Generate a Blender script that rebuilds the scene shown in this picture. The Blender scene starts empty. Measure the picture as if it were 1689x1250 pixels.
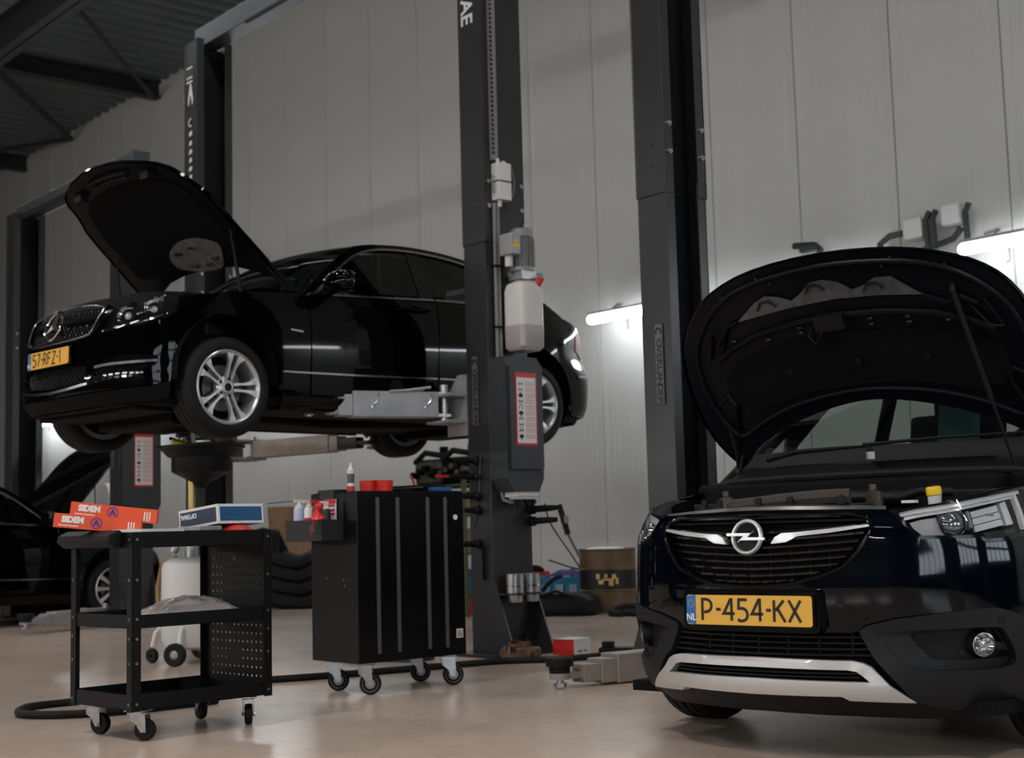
import bpy, bmesh, math, random
from mathutils import Vector, Matrix
from mathutils.geometry import delaunay_2d_cdt
random.seed(7)
SC = bpy.context.scene
COL = SC.collection
PI = math.pi

# ------------------------------------------------------------------ camera, world, lights, exposure
FOC, PSI, PIT, ROLL, EYE = 2330.0, math.radians(40.4), math.radians(6.15), math.radians(1.5), 0.82
fh = Vector((-math.cos(PSI), math.sin(PSI), 0)); zz = Vector((0, 0, 1))
fwd = math.cos(PIT) * fh + math.sin(PIT) * zz
r0 = fwd.cross(zz).normalized(); u0 = r0.cross(fwd)
cr = math.cos(ROLL) * r0 - math.sin(ROLL) * u0
cu = math.sin(ROLL) * r0 + math.cos(ROLL) * u0
cam = bpy.data.cameras.new('camera'); camo = bpy.data.objects.new('camera', cam); COL.objects.link(camo)
M = Matrix((cr, cu, -fwd)).transposed().to_4x4(); M.translation = (0, 0, EYE)
camo.matrix_world = M
cam.sensor_width = 36.0; cam.lens = 36.0 * FOC / 1689.0
cam.clip_start = 0.05; cam.clip_end = 200
cam.dof.use_dof = True; cam.dof.focus_distance = 5.3; cam.dof.aperture_fstop = 4.0
SC.camera = camo
SC.view_settings.view_transform = 'Standard'; SC.view_settings.look = 'None'
SC.view_settings.gamma = 1.0; SC.view_settings.use_curve_mapping = False
SC.view_settings.exposure = 0.0
SC.cycles.max_bounces = 7; SC.cycles.diffuse_bounces = 3; SC.cycles.glossy_bounces = 4; SC.cycles.transparent_max_bounces = 12
SC.cycles.sample_clamp_indirect = 4.0
SC.cycles.caustics_reflective = False; SC.cycles.caustics_refractive = False
W = bpy.data.worlds.new('world'); SC.world = W; W.use_nodes = True
W.node_tree.nodes['Background'].inputs[0].default_value = (.5, .55, .6, 1)
W.node_tree.nodes['Background'].inputs[1].default_value = 0.05
HIGHBAY_POWER, TUBE_GLOW, FRONT_GLOW, WINDOW_GLOW, STRIP_GLOW, ROW_GLOW = 190.0, 22.0, 105.0, 6.0, 24.0, 58.0

# ------------------------------------------------------------------ materials
MATS = {}
def nodes(m): return m.node_tree.nodes, m.node_tree.links
def mat(name, col, rough=.5, metal=0., coat=0., var=0., vscale=8., bump=0., bscale=60., emit=0., spec=.5, alpha=1., trans=0., ior=1.45, rvar=0.):
    m = bpy.data.materials.new(name); m.use_nodes = True; MATS[name] = m
    N, L = nodes(m); b = N['Principled BSDF']
    b.inputs['Base Color'].default_value = (*col, 1); b.inputs['Roughness'].default_value = rough
    b.inputs['Metallic'].default_value = metal; b.inputs['Coat Weight'].default_value = coat; b.inputs['Coat Roughness'].default_value = .03
    b.inputs['Specular IOR Level'].default_value = spec
    b.inputs['Transmission Weight'].default_value = trans; b.inputs['IOR'].default_value = ior
    if emit:
        b.inputs['Emission Color'].default_value = (*col, 1); b.inputs['Emission Strength'].default_value = emit
    if var or bump or rvar:
        tc = N.new('ShaderNodeTexCoord')
    if var or rvar:
        n = N.new('ShaderNodeTexNoise'); n.inputs['Scale'].default_value = vscale; n.inputs['Detail'].default_value = 5
        L.new(tc.outputs['Object'], n.inputs['Vector'])
        if var:
            r = N.new('ShaderNodeValToRGB'); r.color_ramp.elements[0].position = .3; r.color_ramp.elements[1].position = .7
            r.color_ramp.elements[0].color = (*[c * (1 - var) for c in col], 1); r.color_ramp.elements[1].color = (*[min(1, c * (1 + var)) for c in col], 1)
            L.new(n.outputs['Fac'], r.inputs['Fac']); L.new(r.outputs['Color'], b.inputs['Base Color'])
        if rvar:
            q = N.new('ShaderNodeMapRange'); q.inputs['From Min'].default_value = .3; q.inputs['From Max'].default_value = .7
            q.inputs['To Min'].default_value = rough - rvar; q.inputs['To Max'].default_value = rough + rvar
            L.new(n.outputs['Fac'], q.inputs['Value']); L.new(q.outputs['Result'], b.inputs['Roughness'])
    if bump:
        n2 = N.new('ShaderNodeTexNoise'); n2.inputs['Scale'].default_value = bscale; n2.inputs['Detail'].default_value = 3
        L.new(tc.outputs['Object'], n2.inputs['Vector'])
        bp = N.new('ShaderNodeBump'); bp.inputs['Strength'].default_value = bump; bp.inputs['Distance'].default_value = .01
        L.new(n2.outputs['Fac'], bp.inputs['Height']); L.new(bp.outputs['Normal'], b.inputs['Normal'])
    return m
def thin_glass(name, tint, refl=1.0):
    m = bpy.data.materials.new(name); m.use_nodes = True; MATS[name] = m
    N, L = nodes(m); N.clear()
    o = N.new('ShaderNodeOutputMaterial'); mx = N.new('ShaderNodeMixShader'); t = N.new('ShaderNodeBsdfTransparent'); g = N.new('ShaderNodeBsdfGlossy')
    f = N.new('ShaderNodeFresnel'); ge = N.new('ShaderNodeNewGeometry'); io = N.new('ShaderNodeMapRange'); io.inputs['To Min'].default_value = 1.5; io.inputs['To Max'].default_value = 1 / 1.5
    L.new(ge.outputs['Backfacing'], io.inputs['Value']); L.new(io.outputs['Result'], f.inputs['IOR'])
    k = N.new('ShaderNodeMath'); k.operation = 'MULTIPLY'; k.inputs[1].default_value = refl
    t.inputs['Color'].default_value = (*tint, 1); g.inputs['Roughness'].default_value = .01
    L.new(f.outputs[0], k.inputs[0]); L.new(k.outputs[0], mx.inputs[0]); L.new(t.outputs[0], mx.inputs[1]); L.new(g.outputs[0], mx.inputs[2]); L.new(mx.outputs[0], o.inputs[0])
    return m
def emis(name, col, s):
    m = bpy.data.materials.new(name); m.use_nodes = True; MATS[name] = m
    N, L = nodes(m); N.clear(); o = N.new('ShaderNodeOutputMaterial'); e = N.new('ShaderNodeEmission')
    e.inputs[0].default_value = (*col, 1); e.inputs[1].default_value = s; L.new(e.outputs[0], o.inputs[0]); return m

mat('black_paint', (.0008, .0008, .001), .04, spec=.24)
mat('navy_paint', (.0005, .0015, .0036), .05, spec=.42)
mat('under_black', (.004, .004, .0045), .7, var=.3, vscale=12, spec=.12)
mat('felt_black', (.0045, .0045, .005), .95, spec=.1, bump=.2, bscale=90)
mat('gloss_black', (.003, .003, .0035), .1, spec=.35)
mat('plastic_black', (.006, .006, .007), .5, spec=.22)
mat('cladding', (.011, .0115, .0135), .55, spec=.25, bump=.06, bscale=500)
mat('rubber', (.008, .008, .0085), .65, var=.2, spec=.25)
mat('tread', (.008, .008, .0085), .75, bump=.1, bscale=150)
mat('alloy', (.60, .60, .61), .30, metal=.75)
mat('alloy_dark', (.05, .05, .052), .35, metal=.8)
mat('chrome', (.75, .75, .76), .06, metal=1); mat('emblem_chrome', (.72, .72, .73), .3, metal=.7)
mat('dull_chrome', (.35, .35, .36), .2, metal=1)
mat('satin_silver', (.52, .51, .50), .34, metal=.45)
mat('reflector', (.8, .8, .82), .12, metal=1)
mat('steel_disc', (.12, .11, .10), .35, metal=.9)
mat('plate_yellow', (.72, .40, .055), .35)
mat('plate_blue', (.012, .13, .36), .35)
mat('ink_black', (.006, .005, .005), .5)
mat('white_ink', (.75, .75, .74), .5)
thin_glass('auto_glass', (.62, .68, .66), 1.0)
thin_glass('dark_glass', (.10, .11, .115), .9)
thin_glass('lens_glass', (.93, .94, .95), 1.6)
mat('lamp_red', (.32, .008, .008), .12, coat=.6)
mat('post_gray', (.026, .027, .030), .30, var=.05, vscale=3, bump=.015, bscale=300)
mat('post_dark', (.006, .006, .007), .6, spec=.2)
mat('arm_gray', (.30, .30, .31), .45, var=.15, vscale=9, metal=.2)
mat('arm_warm', (.27, .24, .215), .5, var=.15, vscale=9)
mat('arm_black', (.012, .012, .013), .5)
mat('zinc', (.5, .5, .51), .3, metal=.9, var=.15, vscale=40)
mat('cable_gray', (.20, .19, .175), .6)
mat('box_gray', (.028, .032, .036), .45)
mat('white_plastic', (.62, .62, .61), .45)
mat('milky', (.60, .58, .57), .35, spec=.4)
mat('fluid_milky', (.40, .36, .37), .35, spec=.4)
mat('motor_gray', (.25, .25, .255), .42, metal=.3)
mat('warn_yellow', (.70, .48, .03), .4)
mat('red', (.50, .018, .014), .38)
mat('red_translucent', (.62, .025, .018), .3)
mat('orange', (.72, .085, .022), .45, var=.05)
mat('orange_dark', (.50, .06, .018), .45)
mat('violet', (.12, .03, .25), .5)
mat('blue_emblem', (.02, .035, .25), .5)
mat('box_white', (.68, .68, .68), .5)
mat('box_blue', (.006, .075, .19), .4)
mat('box_navy', (.005, .018, .05), .4)
mat('cart_black', (.003, .003, .0034), .45, spec=.22, bump=.04, bscale=300)
mat('cab_black', (.0032, .0032, .004), .30, spec=.3)
mat('cab_edge', (.014, .014, .016), .45)
mat('strip_gray', (.075, .075, .085), .4)
mat('bolt', (.25, .25, .25), .35, metal=.9)
mat('bag_base', (.40, .33, .31), .4)
mat('floor_epoxy', (.335, .265, .222), .22)
mat('wall_white', (.50, .502, .488), .40)
mat('wall_seam', (.14, .14, .135), .7)
mat('wall_dark', (.05, .05, .052), .8)
mat('roof_steel', (.10, .115, .125), .42, metal=.25)
mat('beam_steel', (.018, .018, .020), .5)
mat('beam_zinc', (.13, .145, .16), .3, metal=.7)
mat('skirting', (.05, .055, .07), .6)
mat('brown_drum', (.11, .065, .028), .42, var=.2, vscale=6)
mat('gold', (.62, .40, .13), .4, metal=.2)
mat('cyan_plastic', (.005, .22, .42), .45)
mat('purple_cloth', (.04, .025, .14), .85)
mat('cardboard', (.26, .155, .085), .8, var=.12, vscale=5)
mat('cardboard_dark', (.12, .07, .04), .8)
mat('rack_green', (.07, .085, .035), .6)
mat('engine_metal', (.07, .06, .05), .45, metal=.5, var=.3, vscale=15)
mat('rust', (.10, .05, .03), .6, metal=.3, var=.4, vscale=30)
mat('brass', (.45, .33, .13), .3, metal=.9)
mat('hose_tan', (.28, .19, .08), .5)
mat('tool_blue', (.02, .11, .28), .45)
mat('spray_blue', (.42, .46, .62), .4)
mat('cap_yellow', (.70, .46, .01), .35)
mat('teal_matte', (.05, .14, .135), .7)
mat('seat_cloth', (.02, .02, .022), .9)
mat('beige_trim', (.30, .28, .24), .8)
emis('tube_glow', (.92, .96, 1.0), TUBE_GLOW); emis('front_tube_glow', (.97, .98, .96), FRONT_GLOW)
emis('strip_glow', (.93, .97, 1.0), STRIP_GLOW); emis('row_glow', (.97, .98, .96), ROW_GLOW)
emis('window_glow', (.82, .93, 1.0), WINDOW_GLOW)
emis('bulb_glow', (1.0, .72, .45), 60.0)
# floor: worn epoxy, brown grey, scuffed
def floor_nodes():
    m = MATS['floor_epoxy']; N, L = nodes(m); b = N['Principled BSDF']
    tc = N.new('ShaderNodeTexCoord')
    n = N.new('ShaderNodeTexNoise'); n.inputs['Scale'].default_value = .55; n.inputs['Detail'].default_value = 9; n.inputs['Roughness'].default_value = .62
    L.new(tc.outputs['Object'], n.inputs['Vector'])
    r = N.new('ShaderNodeValToRGB'); e = r.color_ramp.elements
    e[0].position = .30; e[0].color = (.38, .315, .272, 1); e[1].position = .62; e[1].color = (.58, .455, .375, 1)
    L.new(n.outputs['Fac'], r.inputs[0])
    n2 = N.new('ShaderNodeTexNoise'); n2.inputs['Scale'].default_value = 7; n2.inputs['Detail'].default_value = 8
    mp = N.new('ShaderNodeMapping'); mp.inputs['Scale'].default_value = (1.0, 3.5, 1); mp.inputs['Rotation'].default_value = (0, 0, .5)
    L.new(tc.outputs['Object'], mp.inputs[0]); L.new(mp.outputs[0], n2.inputs['Vector'])
    r2 = N.new('ShaderNodeValToRGB'); f = r2.color_ramp.elements; f[0].position = .28; f[0].color = (.55, .53, .52, 1); f[1].position = .42; f[1].color = (1, 1, 1, 1)
    L.new(n2.outputs['Fac'], r2.inputs[0])
    mx = N.new('ShaderNodeMixRGB'); mx.blend_type = 'MULTIPLY'; mx.inputs[0].default_value = .6
    L.new(r.outputs[0], mx.inputs[1]); L.new(r2.outputs[0], mx.inputs[2]); L.new(mx.outputs[0], b.inputs['Base Color'])
    q = N.new('ShaderNodeMapRange'); q.inputs['To Min'].default_value = .30; q.inputs['To Max'].default_value = .14
    L.new(n2.outputs['Fac'], q.inputs[0]); L.new(q.outputs[0], b.inputs['Roughness'])
floor_nodes()

# ------------------------------------------------------------------ mesh helpers
def V3(p): return Vector(p)
def axes(d):
    d = Vector(d).normalized(); a = Vector((0, 0, 1)) if abs(d.z) < .9 else Vector((1, 0, 0))
    u = a.cross(d).normalized(); return u, d.cross(u), d
class MB:
    def __init__(s, T=None): s.v = []; s.f = []; s.T = T
    def add(s, vs, fs):
        o = len(s.v)
        for p in vs:
            p = Vector(p)
            s.v.append(s.T @ p if s.T else p)
        s.f += [tuple(i + o for i in f) for f in fs]; return s
    def box(s, c, sz, rz=0., R=None):
        hx, hy, hz = sz[0] / 2, sz[1] / 2, sz[2] / 2
        R = R or Matrix.Rotation(rz, 3, 'Z'); c = Vector(c)
        vs = [c + R @ Vector((x, y, z)) for z in (-hz, hz) for x, y in ((-hx, -hy), (hx, -hy), (hx, hy), (-hx, hy))]
        return s.add(vs, [(3, 2, 1, 0), (4, 5, 6, 7), (0, 1, 5, 4), (1, 2, 6, 5), (2, 3, 7, 6), (3, 0, 4, 7)])
    def bx(s, x0, x1, y0, y1, z0, z1): return s.box(((x0 + x1) / 2, (y0 + y1) / 2, (z0 + z1) / 2), (x1 - x0, y1 - y0, z1 - z0))
    def cyl(s, p0, p1, r, r1=None, n=14, caps=True):
        p0, p1 = Vector(p0), Vector(p1); r1 = r if r1 is None else r1; u, w, d = axes(p1 - p0)
        vs = []
        for p, q in ((p0, r), (p1, r1)):
            vs += [p + q * (math.cos(2 * PI * k / n) * u + math.sin(2 * PI * k / n) * w) for k in range(n)]
        fs = [(k, (k + 1) % n, n + (k + 1) % n, n + k) for k in range(n)]
        if caps: fs += [tuple(range(n))[::-1], tuple(range(n, 2 * n))]
        return s.add(vs, fs)
    def tube(s, pts, r, n=8, closed=False, caps=True):
        pts = [Vector(p) for p in pts]; m = len(pts); vs = []; fs = []
        pu = None
        for i, p in enumerate(pts):
            a = pts[i - 1] if (i or closed) else p; b = pts[(i + 1) % m] if (i < m - 1 or closed) else p
            d = (b - a).normalized()
            if pu is None: u, w, _ = axes(d)
            else:
                u = (pu - d * pu.dot(d)).normalized(); w = d.cross(u)
            pu = u; rr = r[i] if isinstance(r, (list, tuple)) else r
            vs += [p + rr * (math.cos(2 * PI * k / n) * u + math.sin(2 * PI * k / n) * w) for k in range(n)]
        for i in range(m if closed else m - 1):
            j = (i + 1) % m
            fs += [(i * n + k, i * n + (k + 1) % n, j * n + (k + 1) % n, j * n + k) for k in range(n)]
        if caps and not closed: fs += [tuple(range(n))[::-1], tuple(range((m - 1) * n, m * n))]
        return s.add(vs, fs)
    def lathe(s, prof, o=(0, 0, 0), ax=(0, 0, 1), n=28):
        u, w, d = axes(ax); o = Vector(o); vs = []; fs = []; m = len(prof)
        for r, h in prof: vs += [o + d * h + max(r, 1e-5) * (math.cos(2 * PI * k / n) * u + math.sin(2 * PI * k / n) * w) for k in range(n)]
        for i in range(m - 1):
            fs += [(i * n + k, i * n + (k + 1) % n, (i + 1) * n + (k + 1) % n, (i + 1) * n + k) for k in range(n)]
        return s.add(vs, fs)
    def prism(s, poly, o, u, v, t, holes=()):
        """flat shape poly in the frame (o,u,v), thickness t along u x v"""
        o, u, v = Vector(o), Vector(u).normalized(), Vector(v).normalized(); n = u.cross(v).normalized()
        P, Fc, bd = fill([list(poly)] + [list(h) for h in holes], None)
        k = len(P); vs = [o + u * a + v * b + n * t for a, b in P] + [o + u * a + v * b for a, b in P]
        fs = [tuple(f) for f in Fc] + [tuple(i + k for i in f[::-1]) for f in Fc]
        vs2 = []; 
        for a, b in bd:
            q = len(vs); vs += [vs[a], vs[b], vs[b + k], vs[a + k]]; fs.append((q, q + 3, q + 2, q + 1))
        return s.add(vs, fs)
    def build(s, name, m, parent=None, smooth=35, bevel=0., seg=2, sub=0):
        me = bpy.data.meshes.new(name); me.from_pydata([tuple(p) for p in s.v], [], s.f); me.update()
        me.materials.append(MATS[m] if isinstance(m, str) else m)
        o = bpy.data.objects.new(name, me); COL.objects.link(o)
        if parent is not None: o.parent = parent
        if smooth:
            bmw = bmesh.new(); bmw.from_mesh(me); bmesh.ops.remove_doubles(bmw, verts=bmw.verts, dist=1e-5)
            bmesh.ops.recalc_face_normals(bmw, faces=bmw.faces) if s.fixn else None
            bmw.to_mesh(me); bmw.free()
            me.shade_smooth(); me.set_sharp_from_angle(angle=math.radians(smooth))
        if bevel:
            b = o.modifiers.new('bevel', 'BEVEL'); b.width = bevel; b.segments = seg; b.limit_method = 'ANGLE'; b.angle_limit = math.radians(40); b.harden_normals = True
        return o
    fixn = False
class MBF(MB): fixn = True
def inside(p, loops):
    c = False; x, y = p
    for L in loops:
        j = len(L) - 1
        for i in range(len(L)):
            a, b = L[i], L[j]
            if (a[1] > y) != (b[1] > y) and x < (b[0] - a[0]) * (y - a[1]) / (b[1] - a[1]) + a[0]: c = not c
            j = i
    return c
def seg_d(p, a, b):
    dx, dy = b[0] - a[0], b[1] - a[1]; l = dx * dx + dy * dy
    t = 0 if l == 0 else max(0, min(1, ((p[0] - a[0]) * dx + (p[1] - a[1]) * dy) / l))
    return math.hypot(p[0] - a[0] - t * dx, p[1] - a[1] - t * dy)
def fill(loops, g):
    """triangulate loops (outer + holes), with a grid of spacing g inside; returns points, triangles (ccw), boundary edges (ccw)"""
    R = []
    for L in loops:
        o = []
        for i in range(len(L)):
            a, b = L[i], L[(i + 1) % len(L)]; k = 1 if g is None else max(1, int(math.ceil(math.dist(a, b) / g)))
            o += [(a[0] + (b[0] - a[0]) * j / k, a[1] + (b[1] - a[1]) * j / k) for j in range(k)]
        R.append(o)
    P = []; E = []
    for L in R:
        q = len(P); P += L; E += [(q + i, q + (i + 1) % len(L)) for i in range(len(L))]
    if g is not None:
        xs = [p[0] for p in R[0]]; ys = [p[1] for p in R[0]]; segs = [(P[a], P[b]) for a, b in E]
        nx = int((max(xs) - min(xs)) / g) + 1; ny = int((max(ys) - min(ys)) / g) + 1
        for i in range(nx + 1):
            for j in range(ny + 1):
                p = (min(xs) + (i + (.25 if j % 2 else -.25)) * g, min(ys) + j * g)
                if inside(p, R) and min(seg_d(p, a, b) for a, b in segs) > g * .4: P.append(p)
    vo, eo, fo, *_ = delaunay_2d_cdt([Vector(p) for p in P], E, [], 2, 1e-6)
    T = []
    for f in fo:
        a, b, c = (vo[i] for i in f[:3])
        if not inside(((a.x + b.x + c.x) / 3, (a.y + b.y + c.y) / 3), R): continue
        ar = (b.x - a.x) * (c.y - a.y) - (c.x - a.x) * (b.y - a.y)
        if abs(ar) < 1e-10: continue
        T.append(tuple(f) if ar > 0 else tuple(f)[::-1])
    cnt = {}
    for t in T:
        for i in range(3):
            e = (t[i], t[(i + 1) % 3]); cnt[e] = cnt.get(e, 0) + 1
    bd = [e for e in cnt if (e[1], e[0]) not in cnt]
    return [(p.x, p.y) for p in vo], T, bd
def smoothloop(P, n=4):
    out = []; k = len(P)
    for i in range(k):
        a, b, c, d = P[i - 1], P[i], P[(i + 1) % k], P[(i + 2) % k]
        for j in range(n):
            t = j / n
            out.append(tuple(.5 * (2 * b[q] + (c[q] - a[q]) * t + (2 * a[q] - 5 * b[q] + 4 * c[q] - d[q]) * t * t + (3 * b[q] - a[q] - 3 * c[q] + d[q]) * t ** 3) for q in (0, 1)))
    return out
def rrect(w, h, r, n=4, c=(0, 0)):
    o = []
    for sx, sy, a0 in ((1, -1, -90), (1, 1, 0), (-1, 1, 90), (-1, -1, 180)):
        for k in range(n + 1):
            a = math.radians(a0 + 90 * k / n); o.append((c[0] + sx * (w / 2 - r) + r * math.cos(a), c[1] + sy * (h / 2 - r) + r * math.sin(a)))
    return o
def circ(r, n=24, c=(0, 0), a0=0, a1=2 * PI): 
    full = abs(a1 - a0 - 2 * PI) < 1e-6
    return [(c[0] + r * math.cos(a0 + (a1 - a0) * k / (n if full else n - 1)), c[1] + r * math.sin(a0 + (a1 - a0) * k / (n if full else n - 1))) for k in range(n)]
def thing(name, label, cat, loc=(0, 0, 0), rz=0., group=None):
    o = bpy.data.objects.new(name, None); COL.objects.link(o); o.empty_display_size = .1
    o.location = loc; o.rotation_euler = (0, 0, rz); tag(o, label, cat, group); return o
def tag(o, label, cat, group=None):
    o['label'] = label; o['category'] = cat
    if group: o['group'] = group
    return o
def struct(o): o['kind'] = 'structure'; return o
def dup(root, loc, rz=0., label=None, group=None):
    r = root.copy(); COL.objects.link(r); r.location = loc; r.rotation_euler = (0, 0, rz)
    if label: r['label'] = label
    if group: r['group'] = group
    for ch in list(root.children):
        c = ch.copy(); COL.objects.link(c); c.parent = r
        for g in list(ch.children):
            d = g.copy(); COL.objects.link(d); d.parent = c
    return r
def share(o, parent, M=None):
    c = o.copy(); COL.objects.link(c); c.parent = parent
    if M is not None: c.matrix_basis = M
    return c
def text(s, size, m, parent, M, name='lettering', ext=.0006, bold=0., sx=1., align='CENTER', spacing=1.):
    cu_ = bpy.data.curves.new('t', 'FONT'); cu_.body = s; cu_.size = size; cu_.align_x = align; cu_.align_y = 'CENTER'; cu_.extrude = ext; cu_.offset = bold; cu_.resolution_u = 3
    cu_.space_character = spacing
    t = bpy.data.objects.new('t', cu_); COL.objects.link(t)
    dg = bpy.context.evaluated_depsgraph_get(); me = bpy.data.meshes.new_from_object(t.evaluated_get(dg)); bpy.data.objects.remove(t)
    me.transform(M @ Matrix.Diagonal((sx, 1, 1, 1))); me.materials.clear(); me.materials.append(MATS[m])
    o = bpy.data.objects.new(name, me); COL.objects.link(o); o.parent = parent; return o
def frameM(o, u, v):
    u, v = Vector(u).normalized(), Vector(v).normalized(); n = u.cross(v)
    m = Matrix((u, v, n)).transposed().to_4x4(); m.translation = o; return m
# stroke letters for number plates: polylines in a 1 wide x 1.6 high cell
def arc(cx, cy, rx, ry, a0, a1, n=8): return [(cx + rx * math.cos(math.radians(a0 + (a1 - a0) * k / n)), cy + ry * math.sin(math.radians(a0 + (a1 - a0) * k / n))) for k in range(n + 1)]
GL = {'P': [[(0, 0), (0, 1.6), (.35, 1.6)] + arc(.35, 1.12, .5, .48, 90, -90) + [(.15, .64)]],
      '-': [[(0, .85), (1, .85)]],
      '4': [[(.72, 0), (.72, 1.6), (.62, 1.6), (0, .55), (1, .55)]],
      '5': [[(.85, 1.6), (.12, 1.6), (.08, .95), (.4, .95)] + arc(.42, .48, .46, .47, 90, -90) + [(.2, .0), (.02, .14)]],
      'K': [[(0, 0), (0, 1.6)], [(.85, 1.6), (.12, .82)], [(.3, .98), (.95, 0)]],
      'X': [[(.0, 1.6), (1, 0)], [(1, 1.6), (0, 0)]],
      'R': [[(0, 0), (0, 1.6), (.35, 1.6)] + arc(.35, 1.18, .45, .42, 90, -90) + [(.0, .76)], [(.4, .76), (.85, 0)]],
      'F': [[(0, 0), (0, 1.6), (.8, 1.6)], [(0, .85), (.65, .85)]],
      'Z': [[(.02, 1.6), (.88, 1.6), (.02, 0), (.92, 0)]],
      '7': [[(0, 1.6), (.85, 1.6), (.3, 0)]], '1': [[(.2, 1.3), (.5, 1.6), (.5, 0)]]}
def ribbon(mb, pts, w, o, u, v, t):
    o, u, v = Vector(o), Vector(u), Vector(v); n = u.cross(v); L = []; R = []
    for i, p in enumerate(pts):
        a = pts[max(i - 1, 0)]; b = pts[min(i + 1, len(pts) - 1)]
        def nd(p, q):
            l = math.dist(p, q) or 1; return ((q[0] - p[0]) / l, (q[1] - p[1]) / l)
        d0 = nd(a, p) if i else nd(p, b); d1 = nd(p, b) if i < len(pts) - 1 else d0
        tx, ty = d0[0] + d1[0], d0[1] + d1[1]; l = math.hypot(tx, ty) or 1; tx, ty = tx / l, ty / l
        k = w / 2 / max(.45, tx * d0[0] + ty * d0[1]); L.append((p[0] - ty * k, p[1] + tx * k)); R.append((p[0] + ty * k, p[1] - tx * k))
    m = len(pts); q = [o + u * a + v * b + n * t for a, b in L + R] + [o + u * a + v * b for a, b in L + R]; fs = []
    for i in range(m - 1):
        fs.append((i, m + i, m + i + 1, i + 1))
        for k, (a, b) in enumerate(((i, i + 1), (m + i + 1, m + i))): fs.append((a, b, b + 2 * m, a + 2 * m))
    mb.add(q, fs)
def number_plate(parent, o, u, v, s, n_w, glyph_w, adv, h, blue, stars=True):
    """520 x 110 mm plate; o centre, u right, v up"""
    o, u, v = Vector(o), Vector(u).normalized(), Vector(v).normalized(); n = u.cross(v)
    pl = MB().prism(rrect(.536, .122, .008), o - n * .012, u, v, .010).build('number_plate', 'gloss_black', parent)
    MB().prism(rrect(.518, .106, .010), o - n * .002, u, v, .004).build('plate_face', 'plate_yellow', pl)
    bl = MB()
    bl.prism([(-.259, -.048), (-.219, -.053), (-.219, .053), (-.259, .048)], o + n * .0015, u, v, .0012); bl.build('plate_band', 'plate_blue', pl)
    if blue:
        text('NL', .034, 'white_ink', pl, frameM(o + u * -.239 + v * -.028 + n * .0032, u, v), 'plate_lettering', bold=.0006)
        st = MB()
        for k in range(12):
            a = 2 * PI * k / 12; st.prism(circ(.0016, 5), o + u * (-.239 + .0125 * math.cos(a)) + v * (.022 + .0125 * math.sin(a)) + n * .0028, u, v, .0004)
        st.build('star_ring', 'warn_yellow', pl)
    mb = MB(); x = -.219 + n_w
    for c in s:
        gw = glyph_w * (.42 if c in '-' else (.6 if c == '1' else 1))
        for line in GL[c]:
            ribbon(mb, [(x + a * gw, (b - .8) * h / 1.6) for a, b in line], .0105, o + n * .002, u, v, .0012)
        x += gw + adv
    mb.build('plate_number', 'ink_black', pl, smooth=0)
    return pl
def bag_nodes():
    m = mat('bag_film', (.56, .50, .48), .22); N, L = nodes(m); b = N['Principled BSDF']; o = [n for n in N if n.type == 'OUTPUT_MATERIAL'][0]
    t = N.new('ShaderNodeBsdfTransparent'); x = N.new('ShaderNodeMixShader'); x.inputs[0].default_value = .62
    L.new(t.outputs[0], x.inputs[1]); L.new(b.outputs[0], x.inputs[2]); L.new(x.outputs[0], o.inputs[0])
bag_nodes()
mat('lens_bar', (.10, .10, .10), .2, metal=.3)
mat('lamp_core', (.5, .5, .5), .15, metal=.6)
mat('lamp_bowl', (.20, .20, .21), .18, metal=.9)
mat('lamp_white', (.72, .72, .74), .14, metal=.2)
mat('lamp_gray', (.30, .30, .31), .3, metal=.4)
mat('lamp_dark', (.03, .03, .03), .15)
mat('lens_ball', (.25, .26, .27), .04, metal=.75)
mat('slat_black', (.006, .006, .007), .16)
mat('slam_gray', (.10, .095, .09), .35, metal=.6, var=.2, vscale=20)
mat('engine_brown', (.035, .028, .022), .8)
mat('bonnet_inner', (.0035, .004, .006), .38, spec=.13)
mat('satin_dark2', (.085, .088, .095), .38, metal=.2, var=.3, vscale=25)
mat('letter_field', (.11, .112, .116), .4)
# ------------------------------------------------------------------ the hall
XL, XR, YF, YB, ZT = -34.0, 8.5, -9.0, 11.13, 8.9
struct(MB().bx(XL, XR, YF, YB + .3, -.2, 0).build('floor', 'floor_epoxy', smooth=0))
# back wall: ribbed sandwich panels standing in front of a dark joint backing
wb = struct(MB().bx(XL, XR, YB + .012, YB + .25, 0, ZT + .3).build('wall_back', 'wall_seam', smooth=0))
def wall_panel_mesh(w, h, z0, per=.094):
    pr = [(0, .010)]; n = int(w / per); x = (w - n * per) / 2; pr.append((.004, 0))
    for k in range(n):
        a = x + k * per
        pr += [(a + .030, 0), (a + .037, .0018), (a + .057, .0018), (a + .064, 0)]
    pr += [(w - .004, 0), (w, .010)]
    vs = [(a, b, z) for z in (z0, h) for a, b in pr]; m = len(pr)
    mb = MB().add(vs, [(i, i + 1, m + i + 1, m + i) for i in range(m - 1)])
    return mb
seams = [-6.34 + 1.13 * k for k in range(0, 14)] + [-7.47, -8.60, -9.73, -10.37] + [-11.50 - 1.13 * k for k in range(0, 20)]
seams = sorted(s for s in seams if XL - 1 < s < XR + 1.2); protos = {}
for a, b in zip(seams, seams[1:]):
    w = round(b - a - .009, 3)
    if w not in protos:
        o = wall_panel_mesh(w, ZT + .15, .1).build('wall_panel', 'wall_white', wb, smooth=20); protos[w] = o
    else: o = share(protos[w], wb)
    o.location = (a + .0045, YB, 0)
struct(MB().bx(XL, XR, YB - .03, YB + .012, 0, .11).build('baseboard_back', 'skirting', smooth=0))
struct(MB().bx(XL - .25, XL, YF, YB + .25, 0, ZT + .3).build('wall_left', 'wall_dark', smooth=0))
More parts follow.
